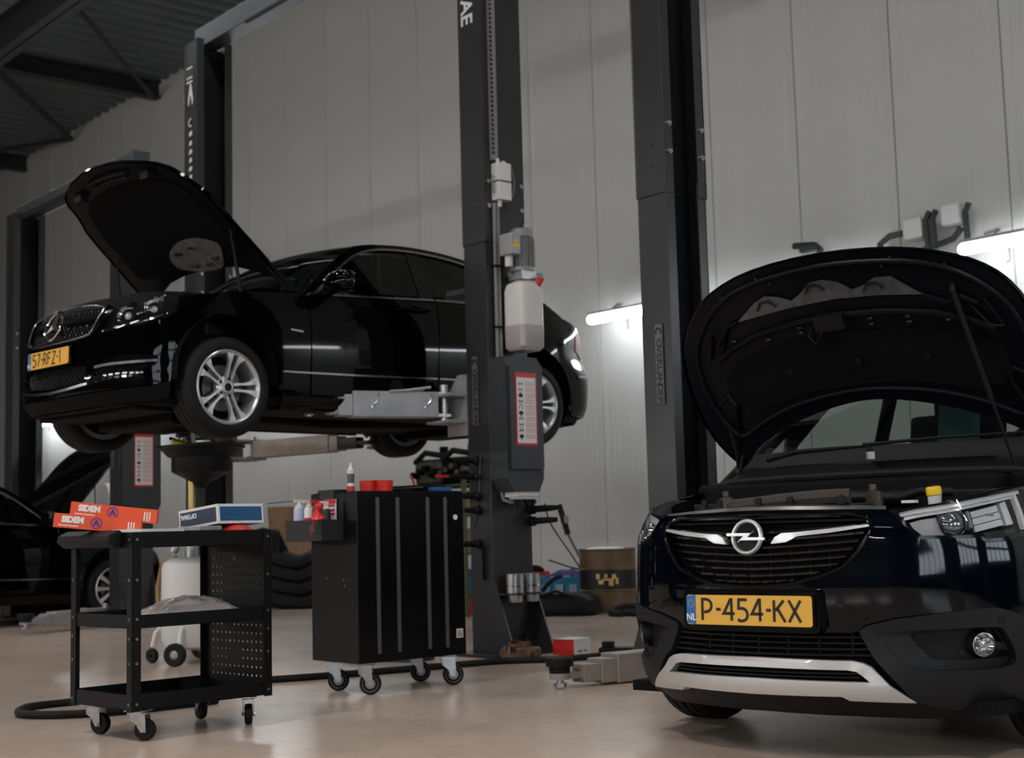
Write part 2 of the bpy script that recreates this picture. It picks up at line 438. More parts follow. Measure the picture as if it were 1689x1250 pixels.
struct(MB().bx(XL - .25, XR + .25, YF - .25, YF, 0, ZT + .3).build('wall_front', 'wall_dark', smooth=0))
# right end wall with two glazed sectional doors (they light the hall and mirror in the paint)
wr = MB(); dy = [(-6.4, -2.2), (0.6, 4.8), (6.2, 10.4)]
ys = [YF] + [q for d in dy for q in d] + [YB + .25]
for a, b in zip(ys[0::2], ys[1::2]): wr.bx(XR, XR + .25, a, b, 0, ZT + .3)
for a, b in dy: wr.bx(XR, XR + .25, a, b, 4.5, ZT + .3)
struct(wr.build('wall_right', 'wall_dark', smooth=0))
for k, (a, b) in enumerate(dy):
    d = struct(MB().bx(XR + .10, XR + .14, a, b, 0, 4.5).build('door_%d' % (k + 1), 'post_dark', smooth=0))
    pane0 = None
    for r in range(3):
        for c in range(5):
            y = a + .12 + c * (b - a - .24) / 5; z = 1.35 + r * .95
            if pane0 is None:
                pane0 = MB().bx(-.02, .02, .05, (b - a - .24) / 5 - .05, .05, .8).build('pane', 'window_glow', d, smooth=0); p = pane0
            else: p = share(pane0, d)
            p.location = (XR + .09, y, z)
            MB().bx(XR + .075, XR + .10, y, y + .05, z, z + .85).build('pane_frame', 'post_dark', d, smooth=0)
# roof: trapezoidal steel deck on purlins
ce = struct(MB().bx(XL, XR, YF, YB + .3, ZT + .22, ZT + .3).build('ceiling', 'wall_dark', smooth=0))
pr = []
for k in range(3):
    a = k * .35; pr += [(a, .10), (a + .10, .10), (a + .15, 0), (a + .29, 0), (a + .34, .10)]
pr.append((1.05, .10))
vs = [(a, y, z) for y in (YF, YB + .01) for a, z in pr]; m_ = len(pr)
s0 = MB().add(vs, [(i, m_ + i, m_ + i + 1, i + 1) for i in range(m_ - 1)]).build('roof_sheet', 'roof_steel', ce, smooth=0)
s0.location = (XL, 0, ZT)
for k in range(1, 41): share(s0, ce).location = (XL + 1.05 * k, 0, ZT)
n_trim = [0]
def beam(mb, m='beam_steel'):
    n_trim[0] += 1; o = struct(mb.build('trim_%d' % n_trim[0], m, smooth=0)); return o
for x in (-35.0 + 6.35, -22.55, -15.2, -8.9, -2.6, 3.7):
    mb = MB(); mb.bx(x - .11, x + .11, YF, YB, ZT - .022, ZT); mb.bx(x - .11, x + .11, YF, YB, ZT - .30, ZT - .278); mb.bx(x - .01, x + .01, YF, YB, ZT - .28, ZT - .02); beam(mb)
for y, h in ((7.55, .55), (-.6, .55)):
    mb = MB(); mb.bx(XL, XR, y - .14, y + .14, ZT - .30 - .02, ZT - .30); mb.bx(XL, XR, y - .14, y + .14, ZT - .3 - h, ZT - .3 - h + .025); mb.bx(XL, XR, y - .012, y + .012, ZT - .3 - h, ZT - .3); beam(mb)
beam(MB().tube([(-22.6, 8.2, ZT - .26), (-26.1, 11.0, ZT - .20)], .055, 8)); beam(MB().tube([(-28.7, 9.6, ZT - .24), (-26.1, 11.0, ZT - .20)], .045, 8))
beam(MB().tube([(-22.5, 11.0, ZT - .3), (-19.0, 8.0, ZT - .3)], .04, 8))

# ------------------------------------------------------------------ lamps
def wall_batten(x, label, front=False):
    t = thing('wall_lamp', label, 'lamp', (x, YB - .36, 3.135) if not front else (x, YF + .36, 2.95), PI if front else 0, 'tube lamps along the front wall' if front else 'tube lamps along the back wall')
    b = MB().lathe([(0, 0), (.03, .004), (.046, .02), (.052, .05), (.052, 1.45), (.046, 1.48), (.03, 1.496), (0, 1.5)], (0, 0, 0), (1, 0, 0), 20)
    b.build('diffuser', 'front_tube_glow' if front else 'tube_glow', t)
    MB().bx(.04, 1.46, -.045, .09, .048, .075).build('back_rail', 'arm_gray', t, smooth=0)
    for q in (.25, 1.25):
        mb = MB(); mb.bx(q - .02, q + .02, .06, .36, .02, .044); mb.bx(q - .02, q + .02, .34, .36, -.10, .12); mb.build('bracket', 'arm_gray', t, smooth=0)
    mb = MB().tube([(.05, .34, .17), (.22, .30, .17), (.26, .2, .16), (.26, .06, .03)], .012, 6); mb.build('cable_pipe', 'cable_gray', t)
    return t
wall_batten(-6.645, 'white tube lamp on the wall above the open bonnet of the navy car')
wall_batten(-11.31, 'white tube lamp on the wall beside the tail of the raised car')
wall_batten(-27.53, 'short bright tube lamp low at far left under the raised car bumper')
for x in (-26.1, -23.7, -21.35, -18.98, -16.56, -14.14, -9.3, -4.46, -2.04, .38): wall_batten(x, 'white tube lamp of the wall row, hidden behind the cars')
for k in range(12): wall_batten(-21.2 + 2.42 * k, 'tube lamp on the wall behind the viewpoint', True)
def highbay(x, y, p, z=7.3):
    t = thing('highbay_lamp', 'bell shaped high bay lamp hanging from the roof', 'lamp', (x, y, z), 0, 'high bay lamps out of view')
    MB().lathe([(.05, .42), (.09, .36), (.10, .22), (.24, .05), (.27, 0), (.26, 0), (.09, .2), (0, .21)], (0, 0, 0), (0, 0, 1), 24).build('shade', 'beam_zinc', t)
    MB().cyl((0, 0, .4), (0, 0, ZT - .3 - z), .012, n=6).build('hanger', 'beam_steel', t)
    MB().lathe([(0, .02), (.05, .03), (.07, .09), (.05, .15), (0, .18)], (0, 0, 0), (0, 0, 1), 14).build('bulb', 'bulb_glow', t)
    l = bpy.data.lights.new('bay_light', 'SPOT'); l.energy = HIGHBAY_POWER * 4 * p; l.color = (1.0, .94, .89); l.shadow_soft_size = .16; l.spot_size = math.radians(136); l.spot_blend = .35
    o = bpy.data.objects.new('bay_light', l); COL.objects.link(o); o.parent = t; o.location = (0, 0, -.03)
for x, p in ((-27.5, .15), (-19.8, .35), (-12.2, .8), (-4.6, 1.0), (3.0, 1.0)): highbay(x, -.6, p)
def strip(x, y, z, m):
    t = thing('strip_light', 'long white strip light under the roof', 'lamp', (x, y, z), 0, 'strip lights out of view')
    MB().bx(-.85, .85, -.06, .06, 0, .06).build('housing', 'white_plastic', t, smooth=0)
    MB().bx(-.82, .82, -.045, .045, -.035, 0).build('diffuser', m, t, smooth=0)
for y, z, m in ((-3.7, 6.2, 'strip_glow'), (5.3, 7.2, 'row_glow')):
    for k in range(11): strip(-21 + 2.6 * k, y, z, m)
# ------------------------------------------------------------------ two-post lifts
PY = 6.02   # front face of every post
def sect(x0, d, w, h, z0, z1, m, parent, name, g=0.):
    """C column: web at x0, opening towards d (+1/-1), w deep, h wide along y; g grows it"""
    t = .012; lip = .075; mb = MB()
    def bx(xa, xb, ya, yb): mb.bx(min(xa, xb), max(xa, xb), ya, yb, z0, z1)
    a = x0 - d * g; b = x0 + d * (w + g); y0, y1 = PY - g, PY + h + g
    bx(a, a + d * t, y0, y1); bx(a + d * t, b, y0, y0 + t); bx(a + d * t, b, y1 - t, y1)
    bx(b - d * t, b, y0 + t, y0 + lip); bx(b - d * t, b, y1 - lip, y1 - t)
    return mb.build(name, m, parent, smooth=30, bevel=.004)
def lettered_strip(x, zt, h, parent, nx=1):
    """word in boxed letters running down the column face"""
    st = MB().bx(x - .034, x + .034, PY - .0072, PY - .0052, zt - h, zt).build('name_strip', 'letter_field', parent, smooth=0)
    Mx = frameM((0, 0, 0), (0, 0, -1), (1, 0, 0))
    cells = [.098] + [(h - .098) / 9.6 * 1.0] * 9
    z = zt; word = ' OVERLANDER'
    q = MB(); q.prism(circ(.026, 20, a0=math.radians(50), a1=math.radians(310)) + circ(.014, 14, a0=math.radians(310), a1=math.radians(50)), (x, PY - .0076, zt - .047), (0, 0, -1), (1, 0, 0), .0012)
    q.build('ring_mark', 'ink_black', st, smooth=0)
    n = len('OVERLANDER'); cw = (h - .098) / n; fr = MB()
    fr.bx(x - .034, x + .034, PY - .0080, PY - .0072, zt - .003, zt); fr.bx(x - .034, x + .034, PY - .0080, PY - .0072, zt - .094, zt - .091)
    fr.bx(x - .034, x - .031, PY - .0080, PY - .0072, zt - h, zt); fr.bx(x + .031, x + .034, PY - .0080, PY - .0072, zt - h, zt)
    for k, c in enumerate('OVERLANDER'):
        zc = zt - .098 - cw * (k + .5)
        M2 = frameM((x, PY - .0085, zc), (0, 0, -1), (1, 0, 0)); M2 = M2
        text(c, .058, 'ink_black', st, M2, 'strip_letter', bold=.0012)
        fr.bx(x - .034, x + .034, PY - .0080, PY - .0072, zc - cw / 2 - .002, zc - cw / 2 + .001)
    fr.build('cell_frame', 'ink_black', st, smooth=0)
    MB().bx(x - .031, x + .031, PY - .0075, PY - .0072, zt - h, zt - .094).build('letter_field', 'letter_field', st, smooth=0)
def instruction_board(parent, x, d, y0, y1, z0, z1):
    """white board with red border, pictogram column and ruled lines; on a face at x, normal d along X"""
    w, h = y1 - y0, z1 - z0; o = Vector((x, (y0 + y1) / 2, (z0 + z1) / 2)); u = Vector((0, d, 0)); v = Vector((0, 0, 1)); n = u.cross(v)
    b = MB().prism(rrect(w, h, .006), o, u, v, .003).build('instruction_board', 'red', parent, smooth=0)
    MB().prism(rrect(w - .022, h - .05, .003, c=(0, -.008)), o + n * .003, u, v, .0008).build('board_face', 'box_white', b, smooth=0)
    ln = MB(); pk = MB(); rd = MB(); rnd = random.Random(3)
    for k in range(10):
        vy = h / 2 - .065 - k * (h - .10) / 10 - .012
        for q in range(3): ln.prism([(.0 - w * .06, vy + .010 - q * .011), (w * .40, vy + .010 - q * .011), (w * .40, vy + .013 - q * .011), (-w * .06, vy + .013 - q * .011)], o + n * .0038, u, v, .0005)
        c = -w * .27
        pk.prism([(c - .016, vy - .012), (c - .010, vy - .012), (c - .010, vy + .012), (c - .016, vy + .012)], o + n * .0038, u, v, .0006)
        pk.prism([(c + .010, vy - .012), (c + .016, vy - .012), (c + .016, vy + .012), (c + .010, vy + .012)], o + n * .0038, u, v, .0006)
        if k in (2, 9, 5): pk.prism([(c - .02, vy - .003), (c, vy - .016), (c + .02, vy - .003), (c + .02, vy + .003), (c, vy + .016), (c - .02, vy + .003)], o + n * .0046, u, v, .0006)
        elif k != 4: pk.prism([(c - .010, vy - .003), (c + .010, vy - .003), (c + .010, vy + .003), (c - .010, vy + .003)], o + n * .0046, u, v, .0006)
        if k % 2: rd.prism(circ(.007, 8, (c, vy - .022)), o + n * .0038, u, v, .0008)
    ln.build('board_lines', 'orange_dark', b, smooth=0); pk.build('board_pictogram', 'ink_black', b, smooth=0); rd.build('board_mark', 'red', b, smooth=0)
def bolt_on(mb, p, d, r=.016): p = Vector(p); mb.cyl(p, p + Vector(d) * .012, r, n=6); mb.cyl(p, p + Vector(d) * .024, r * .5, n=8)
def post(parent, x_out, d, top, word=True, joint=2.79, cz=(.1, 1.2)):
    """x_out: the web side; d: direction of the opening"""
    p = sect(x_out, d, .236, .352, .02, joint + .1, 'post_gray', parent, 'post')
    q = sect(x_out, d, .236, .352, joint, top, 'post_gray', p, 'upper_sleeve', g=.006)
    bp = MB(); xb = x_out + d * .12
    bp.bx(xb - .24, xb + .24, PY - .13, PY + .50, 0, .02); bp.build('base_plate', 'post_gray', p, smooth=0, bevel=.003)
    cb = MB(); xa, xc = x_out + d * .03, x_out + d * .215; cb.bx(min(xa, xc), max(xa, xc), PY + .085, PY + .27, *cz); cb.build('carriage', 'post_dark', p, smooth=0, bevel=.008)
    rb = MB(); xa, xc = x_out + d * .10, x_out + d * .11; rb.bx(min(xa, xc), max(xa, xc), PY + .02, PY + .335, .1, top - .12); rb.build('channel_cover', 'post_dark', p, smooth=0)
    xf = x_out - d * .006
    for y in (PY, PY + .34):
        g = MB(); g.prism([(0, 0), (-d * .20, 0), (0, .48)] if d > 0 else [(0, 0), (0, .48), (.20, 0)][::-1], (xf, y + .012, .02), (1, 0, 0), (0, 0, 1), .012)
        g.build('gusset', 'post_gray', p, smooth=0)
    h = MB(); bo = MB()
    xm = x_out + d * .125
    for z in (joint + .17, joint + .30, top - .75, top - .65): h.cyl((xm + .02, PY - .0062, z), (xm + .02, PY - .0082, z), .009, n=8)
    for z in (joint + .25, joint + .42):
        xo = x_out - d * .006
        bolt_on(bo, (x_out + d * .242, PY + .035, z), (d, 0, 0)); bolt_on(bo, (x_out + d * .242, PY + .318, z), (d, 0, 0)); bolt_on(bo, (xo, PY + .325, z), (-d, 0, 0)); bolt_on(bo, (xo, PY + .03, z), (-d, 0, 0))
    h.build('bolt_holes', 'ink_black', p, smooth=0)['kind'] = 'stuff'; bo.build('bolt_heads', 'chrome', p, smooth=30)['kind'] = 'stuff'
    if word: lettered_strip(x_out + d * .138, 2.015, .475, p)
    return p
def arm(parent, piv, pad, m, mt, h=.16, w=.13, padz=None, rod=True, gap=0):
    """three-stage telescopic lift arm from the carriage pin to the pad"""
    piv, pad = Vector(piv), Vector(pad); d = Vector((pad.x - piv.x, pad.y - piv.y, 0)); L = d.length; d.normalize(); ang = math.atan2(d.y, d.x)
    a = bpy.data.objects.new('lift_arm', None)
    T = Matrix.Translation(piv) @ Matrix.Rotation(ang, 4, 'Z')
    def bx(mb, x0, x1, ww, hh, zc=0): return mb.box(((x0 + x1) / 2, 0, zc), (x1 - x0, ww, hh))
    k = .70
    body = bx(MB(T), .06, L * k, w, h).build('lift_arm', m, parent, smooth=0, bevel=.006)
    mb = MB(T); bx(mb, L * k, L * k + .10, w * .86, h * .82, -h * .04); mb.build('arm_stage', m, body, smooth=0, bevel=.004)
    mb = MB(T); bx(mb, L * k + .10, L - .12, w * .7, h * .62, -h * .08); mb.build('arm_stage', mt, body, smooth=0, bevel=.004)
    mb = MB(T); mb.box((L - .07, 0, -h * .12), (.14, .08, .03)); mb.cyl((L, 0, -h * .12 - .016), (L, 0, -h * .12 + .016), .055, n=16); mb.build('pad_bracket', mt, body, smooth=30)
    mb = MB(T); zp = (padz - piv.z) if padz is not None else .10
    mb.cyl((L, 0, -h * .12 - .06), (L, 0, zp), .019, n=12); mb.cyl((L, 0, -h * .12 - .055), (L, 0, -h * .12 - .035), .034, n=6); mb.cyl((L, 0, -h * .12 + .016), (L, 0, -h * .12 + .03), .038, n=12); mb.build('pad_screw', 'zinc', body, smooth=30)
    mb = MB(T)
    mb.lathe([(0, zp - .055), (.05, zp - .055), (.055, zp - .04), (.055, zp - .012), (.072, zp - .01), (.075, zp + .03), (.068, zp + .036), (0, zp + .03)], (L, 0, 0), (0, 0, 1), 26); mb.build('rubber_pad', 'rubber', body)
    mb = MB(T); mb.cyl((0, 0, -h * .7), (0, 0, h * .8), .03, n=14); mb.box((.05, 0, h * .42), (.16, w * .9, .02)); mb.box((.05, 0, -h * .42), (.16, w * .9, .02)); mb.build('pivot_pin', 'zinc', body, smooth=30)
    if rod:
        for s in (-1, 1):
            mb = MB(T); mb.tube([(.12, s * w * .55, h * .66), (L * k * .45, s * w * .52, h * .52), (L * k * .62, s * w * .5, h * .48)], .011, 6); mb.build('arm_rail', m, body)
        mb = MB(T)
        for x in (L * k * .22, L * k * .78):
            for s in (-1, 1):
                mb.tube([(x - .03, s * (w / 2 + .004), h * .42), (x - .025, s * (w / 2 + .004), h * .1), (x + .02, s * (w / 2 + .006), -h * .12)], .005, 5); mb.cyl((x + .02, s * w / 2, -h * .12), (x + .02, s * (w / 2 + .015), -h * .12), .010, n=8)
        mb.build('arm_clip', 'dull_chrome', body)
    return body

# lift under the raised car
LA = thing('two_post_lift', 'dark grey two-post lift holding the black saloon car in the air', 'car lift', (0, 0, 0), 0, 'two-post lifts in a row')
topA = 5.42
pL = post(LA, -11.66, 1, topA, True, cz=(1.0, 2.3)); pR = post(LA, -7.318, -1, topA, True, cz=(1.15, 2.4))
cbm = MB(); cbm.bx(-11.7, -7.28, PY + .12, PY + .30, topA - .02, topA + .17); cbm.build('crossbeam', 'beam_zinc', LA, smooth=0, bevel=.006)
cb2 = MB(); cb2.bx(-9.55, -7.3, PY + .05, PY + .14, topA - .085, topA - .025); cb2.bx(-10.7, -9.55, PY + .08, PY + .11, topA - .06, topA - .035); cb2.build('limit_bar', 'post_dark', LA, smooth=0)
# marks on the top ends
text('AE', .175, 'white_ink', pR, frameM((-7.462, PY - .0072, 4.447), (0, 0, -1), (1, 0, 0)), 'post_lettering', bold=.004, sx=.92)
mk = MB(); o_ = (-11.54, PY - .0072, 4.80)
mk.prism(smoothloop([(0, .22), (.035, .12), (.05, .05), (.03, 0), (.02, .05), (-.005, .10), (-.02, .06), (-.035, 0), (-.05, .05), (-.03, .13)]), o_, (1, 0, 0), (0, 0, 1), .001)
mk.prism(circ(.042, 20, (0, -.16), math.radians(60), math.radians(300)) + circ(.026, 14, (0, -.16), math.radians(300), math.radians(60)), o_, (1, 0, 0), (0, 0, 1), .001)
for z, w in ((-.29, .03), (-.38, .026), (-.46, .03), (-.54, .026), (-.62, .03), (-.70, .026)): mk.prism([(-w, z), (w, z + .01), (w, z + .045), (-w * .3, z + .05), (-w, z + .03)], o_, (1, 0, 0), (0, 0, 1), .001)
mk.build('post_mark', 'white_ink', pL, smooth=0)
lb = MB(); lb.bx(-11.63, -11.47, PY - .0076, PY - .0062, 5.0, 5.19); lb.build('post_label', 'ink_black', pL, smooth=0)
l2 = MB()
for a in (5.155, 5.02, 5.06): l2.bx(-11.61, -11.50, PY - .0086, PY - .0077, a, a + .016)
l2.build('post_label_lines', 'white_ink', pL, smooth=0)
ZP = 1.60
LIFTZ = 1.442
arm(LA, (-7.70, 5.93, 1.695), (-8.00, 5.03, 1.60), 'arm_gray', 'arm_gray', .175, .14, padz=LIFTZ + .245)
arm(LA, (-7.70, 6.42, 1.665), (-8.16, 7.05 - .45, 1.60), 'arm_gray', 'arm_gray', .16, .13, padz=LIFTZ + .245)
arm(LA, (-11.15, 5.95, 1.60), (-9.43, 4.85, 1.55), 'arm_warm', 'arm_black', .15, .13, padz=LIFTZ + .245, rod=False)
arm(LA, (-11.10, 6.40, 1.60), (-9.67, 6.67, 1.55), 'arm_warm', 'arm_black', .15, .13, padz=LIFTZ + .245, rod=False)
cr_ = MB(); cr_.prism([(-.02, -.20), (.19, -.20), (.19, .22), (.10, .22), (-.02, .08)], (-7.74, 6.02, 1.68), (1, 0, 0), (0, 0, 1), .014); cr_.prism([(-.02, -.20), (.19, -.20), (.19, .22), (.10, .22), (-.02, .08)], (-7.74, 6.36, 1.68), (1, 0, 0), (0, 0, 1), .014)
cr_.bx(-7.80, -7.55, 5.85, 6.5, 1.565, 1.585); cr_.bx(-7.80, -7.55, 5.85, 6.5, 1.745, 1.765); cr_.build('arm_cradle', 'arm_gray', LA, smooth=0, bevel=.003)
cr_ = MB(); cr_.bx(-11.42, -11.05, 5.85, 6.5, 1.51, 1.53); cr_.bx(-11.42, -11.05, 5.85, 6.5, 1.67, 1.69); cr_.bx(-11.42, -11.2, 6.05, 6.35, 1.51, 1.69); cr_.build('arm_cradle', 'arm_warm', LA, smooth=0, bevel=.003)

# electrics and hydraulics on the outside of the right post
XF = -7.318 + .006
bxm = MBF(); bxm.prism([(-.165, 1.17), (-.11, 1.08), (.11, 1.08), (.155, 1.17), (.155, 1.93), (.115, 1.985), (-.165, 1.985)], (XF, 6.185, 0), (0, 1, 0), (0, 0, 1), .17)
ctrl = bxm.build('control_box', 'box_gray', LA, smooth=0, bevel=.006)
MB().prism(rrect(.285, .69, .012, c=(.0, 1.575)), (XF + .17, 6.185, 0), (0, 1, 0), (0, 0, 1), .022).build('box_cover', 'box_gray', ctrl, smooth=30, bevel=.006)
instruction_board(ctrl, XF + .192, 1, 6.085, 6.272, 1.385, 1.875)
mb = MB(); mb.box((XF + .10, 6.20, 1.075), (.13, .20, .06)); mb.box((XF + .11, 6.20, 1.045), (.10, .17, .03)); mb.build('socket_block', 'white_plastic', ctrl, smooth=30, bevel=.008)
mb = MB()
for y, z in ((6.14, .97), (6.22, .985), (6.27, 1.0)): mb.cyl((XF + .11, y, 1.035), (XF + .12, y + .02, z), .022, n=10)
mb.build('plug', 'plastic_black', ctrl)
mb = MB(); mb.cyl((XF + .01, 6.10, 1.29), (XF + .06, 6.10, 1.29), .018, n=12); mb.build('push_button', 'white_plastic', ctrl)
# hydraulic power pack: tank, motor, terminal box, valves
pk = MBF()
tank = [(rrect(.165, .165, .03), 2.03), (rrect(.20, .20, .035), 2.05), (rrect(.205, .205, .035), 2.21), (rrect(.205, .205, .035), 2.44), (rrect(.185, .185, .04), 2.485), (rrect(.10, .10, .04), 2.515)]
TX, TY = XF + .14, 6.225
def stack(mb, secs, cx, cy, cap=True):
    n = len(secs[0][0]); vs = []; fs = []
    for P, z in secs: vs += [(cx + a, cy + b, z) for a, b in P]
    for i in range(len(secs) - 1): fs += [(i * n + k, i * n + (k + 1) % n, (i + 1) * n + (k + 1) % n, (i + 1) * n + k) for k in range(n)]
    if cap: fs += [tuple(range(n))[::-1], tuple(range((len(secs) - 1) * n, len(secs) * n))]
    return mb.add(vs, fs)
pw = stack(MB(), tank, TX, TY).build('hydraulic_tank', 'milky', LA, smooth=40)
stack(MB(), [(rrect(.171, .171, .031), 2.033), (rrect(.2035, .2035, .035), 2.052), (rrect(.2085, .2085, .035), 2.20)], TX, TY, False).build('oil_level', 'fluid_milky', pw, smooth=40)
MB().cyl((TX + .08, TY + .06, 2.475), (TX + .105, TY + .075, 2.525), .022, n=12).build('filler_cap', 'red', pw)
mb = MB(); mb.box((TX, TY, 2.545), (.13, .13, .06)); mb.cyl((TX - .03, TY - .10, 2.555), (TX + .0, TY + .17, 2.55), .014, n=8); mb.cyl((TX + .02, TY + .06, 2.55), (TX + .02, TY + .15, 2.55), .026, n=10); mb.cyl((TX - .13, TY, 2.54), (TX, TY, 2.55), .02, n=10); mb.build('valve_block', 'zinc', LA, smooth=30)
mo = MB().lathe([(0, 2.575), (.085, 2.575), (.085, 2.60), (.068, 2.61), (.068, 2.80), (.078, 2.81), (.078, 2.86), (.05, 2.875), (0, 2.875)], (TX, TY, 0), (0, 0, 1), 26).build('pump_motor', 'motor_gray', LA)
fn = MB()
for k in range(22):
    a = 2 * PI * k / 22; fn.box((TX + .075 * math.cos(a), TY + .075 * math.sin(a), 2.705), (.022, .004, .19), a)
fn.build('cooling_fins', 'motor_gray', mo, smooth=0); mo.children[-1]['kind'] = 'stuff'
mb = MB(); mb.box((TX + .02, TY - .125, 2.745), (.13, .085, .15)); mb.build('terminal_box', 'arm_gray', mo, smooth=30, bevel=.01)
mb = MB(); mb.prism([(-.032, -.024), (.032, -.024), (0, .034)], (TX + .086, TY - .125, 2.745), (0, 1, 0), (0, 0, 1), .002); mb.prism([(-.006, -.014), (.006, -.014), (.0, .014)], (TX + .0885, TY - .125, 2.745), (0, 1, 0), (0, 0, 1), .0006); mb.build('warning_sign', 'warn_yellow', mo, smooth=0)
mb = MB(); mb.prism([(-.004, -.010), (.006, .002), (.001, .003), (.004, .016), (-.006, .002), (-.001, .001)], (TX + .0892, TY - .125, 2.745), (0, 1, 0), (0, 0, 1), .0008); mb.build('flash_symbol', 'ink_black', mo, smooth=0)
mb = MB(); mb.cyl((TX + .0, TY - .12, 2.60), (TX, TY - .12, 2.67), .028, n=12); mb.build('capacitor', 'white_plastic', mo)
mb = MB(); mb.cyl((TX, TY, 2.875), (TX, TY, 2.885), .02, n=8); mb.cyl((TX + .0, TY, 2.875), (TX, TY + .02, 2.93), .012, n=8); mb.build('lifting_eye', 'chrome', mo)
# cable duct, conduits and junction boxes
mb = MB(); mb.bx(XF, XF + .03, 6.075, 6.125, 3.36, topA - .02); mb.build('cable_duct', 'cable_gray', LA, smooth=0)
rb_ = MB()
for k in range(60): rb_.bx(XF + .0301, XF + .034, 6.073, 6.090, 3.40 + .033 * k, 3.418 + .033 * k)
du = rb_.build('duct_slots', 'post_dark', LA, smooth=0); du['kind'] = 'stuff'
mb = MB(); mb.box((XF + .04, 6.14, 3.275), (.08, .115, .125)); mb.box((XF + .04, 6.14, 3.14), (.08, .115, .125)); mb.cyl((XF + .04, 6.11, 3.33), (XF + .04, 6.11, 3.37), .014, n=8); mb.cyl((XF + .04, 6.16, 3.33), (XF + .04, 6.16, 3.36), .014, n=8); mb.cyl((XF + .04, 6.07, 3.25), (XF + .04, 6.085, 3.25), .014, n=8); mb.cyl((XF + .04, 6.12, 3.03), (XF + .04, 6.12, 3.08), .016, n=8)
mb.build('junction_box', 'white_plastic', LA, smooth=30, bevel=.006)
mb = MB(); mb.tube([(XF + .04, 6.17, 3.355), (XF + .05, 6.22, 3.33), (XF + .05, 6.25, 3.22), (XF + .04, 6.24, 3.12), (XF + .04, 6.20, 3.12)], .006, 6); mb.tube([(XF + .04, 6.07, 3.25), (XF + .04, 6.055, 3.22), (XF + .04, 6.065, 3.12)], .006, 6); mb.build('loop_cable', 'cable_gray', LA)
mb = MB(); mb.tube([(XF + .02, 6.085, 3.06), (XF + .02, 6.085, 1.10), (XF + .025, 6.10, 1.03), (XF + .05, 6.14, 1.015), (XF + .10, 6.18, 1.02)], .013, 8); mb.tube([(XF + .02, 6.115, 3.06), (XF + .02, 6.115, 1.32)], .013, 8); mb.build('conduit', 'cable_gray', LA)
mb = MB()
for z in (2.62, 2.20, 1.70, 1.43): mb.box((XF + .02, 6.10, z), (.05, .075, .012))
mb.build('conduit_clip', 'plastic_black', LA, smooth=0)
mb = MB(); mb.prism(rrect(.035, .085, .017), (XF, 6.20, 3.07), (0, 1, 0), (0, 0, 1), .002); mb.build('slot_hole', 'ink_black', LA, smooth=0)
# ring shelf with two steel cups on the foot
mb = MB(); 
for y in (6.13, 6.27):
    mb.lathe([(.064, 0), (.074, 0), (.074, .014), (.064, .014)], (XF + .085, y, .40), (0, 0, 1), 24)
mb.bx(XF, XF + .03, 6.03, 6.36, .40, .412); mb.bx(XF, XF + .09, 6.03, 6.05, .40, .412); mb.bx(XF, XF + .09, 6.34, 6.36, .40, .412); mb.build('cup_rack', 'post_gray', LA, smooth=30)
for k, y in enumerate((6.13, 6.27)):
    t = thing('adapter_cup', ('steel lift adapter cup in the left ring of the post foot', 'steel lift adapter cup in the right ring of the post foot')[k], 'cup', (XF + .085, y, .352), 0, 'steel adapter cups at the post foot')
    MB().lathe([(0, 0), (.045, 0), (.05, .01), (.052, .045), (.060, .048), (.060, .185), (.054, .185), (.054, .06), (0, .055)], (0, 0, 0), (0, 0, 1), 26).build('cup_body', 'zinc', t)
    MB().lathe([(.0595, .10), (.062, .102), (.062, .112), (.0595, .114)], (0, 0, 0), (0, 0, 1), 26).build('cup_ring', 'chrome', t)

# lift of the navy car: only its left post and one arm on the floor show
LB = thing('two_post_lift', 'dark grey lift post with open channel behind the navy car bonnet', 'car lift', (0, 0, 0), 0, 'two-post lifts in a row')
pB = post(LB, -5.862, 1, 5.4, True, cz=(.12, .75))
mb = MB(); mb.bx(-5.76, -5.74, PY + .08, PY + .28, .7, 5.3); mb.build('channel_cover', 'post_dark', pB, smooth=0)
arm(LB, (-5.47, 6.12, .082), (-5.565, 5.01, .1), 'arm_warm', 'arm_warm', .15, .15, padz=.125, rod=False)
cr_ = MB(); cr_.bx(-5.64, -5.35, 5.95, 6.5, .02, .035); cr_.bx(-5.64, -5.35, 5.95, 6.5, .165, .18); cr_.build('arm_cradle', 'arm_warm', LB, smooth=0)

# lift of the dark car at far left
LC = thing('two_post_lift', 'dark grey two-post lift at far left beside the low black hatchback', 'car lift', (0, 0, 0), 0, 'two-post lifts in a row')
pC = post(LC, -13.02, -1, 4.62, True, cz=(.15, 1.1)); pD = post(LC, -16.06, 1, 4.62, False, cz=(.15, 1.1))
cbm = MB(); cbm.bx(-16.1, -13.0, PY + .12, PY + .30, 4.6, 4.74); cbm.build('crossbeam', 'beam_zinc', LC, smooth=0, bevel=.006)
mb = MB(); mb.bx(-15.8, -13.2, PY + .06, PY + .16, 4.53, 4.60); mb.build('limit_bar', 'post_dark', LC, smooth=0)
XC = -13.02 + .006
c2 = MBF(); c2.prism([(-.165, 1.17), (-.11, 1.08), (.11, 1.08), (.155, 1.17), (.155, 1.93), (-.165, 1.985)], (XC, 6.2, 0), (0, 1, 0), (0, 0, 1), .19); c2 = c2.build('control_box', 'box_gray', LC, smooth=0, bevel=.006)
instruction_board(c2, XC + .19, 1, 6.075, 6.275, 1.345, 1.86)
arm(LC, (-13.25, 5.98, .12), (-12.85, 5.03, .1), 'arm_gray', 'arm_gray', .13, .13, padz=.15, rod=False)
arm(LC, (-13.30, 6.42, .12), (-13.9, 7.3, .1), 'arm_gray', 'arm_gray', .13, .13, padz=.15, rod=False)
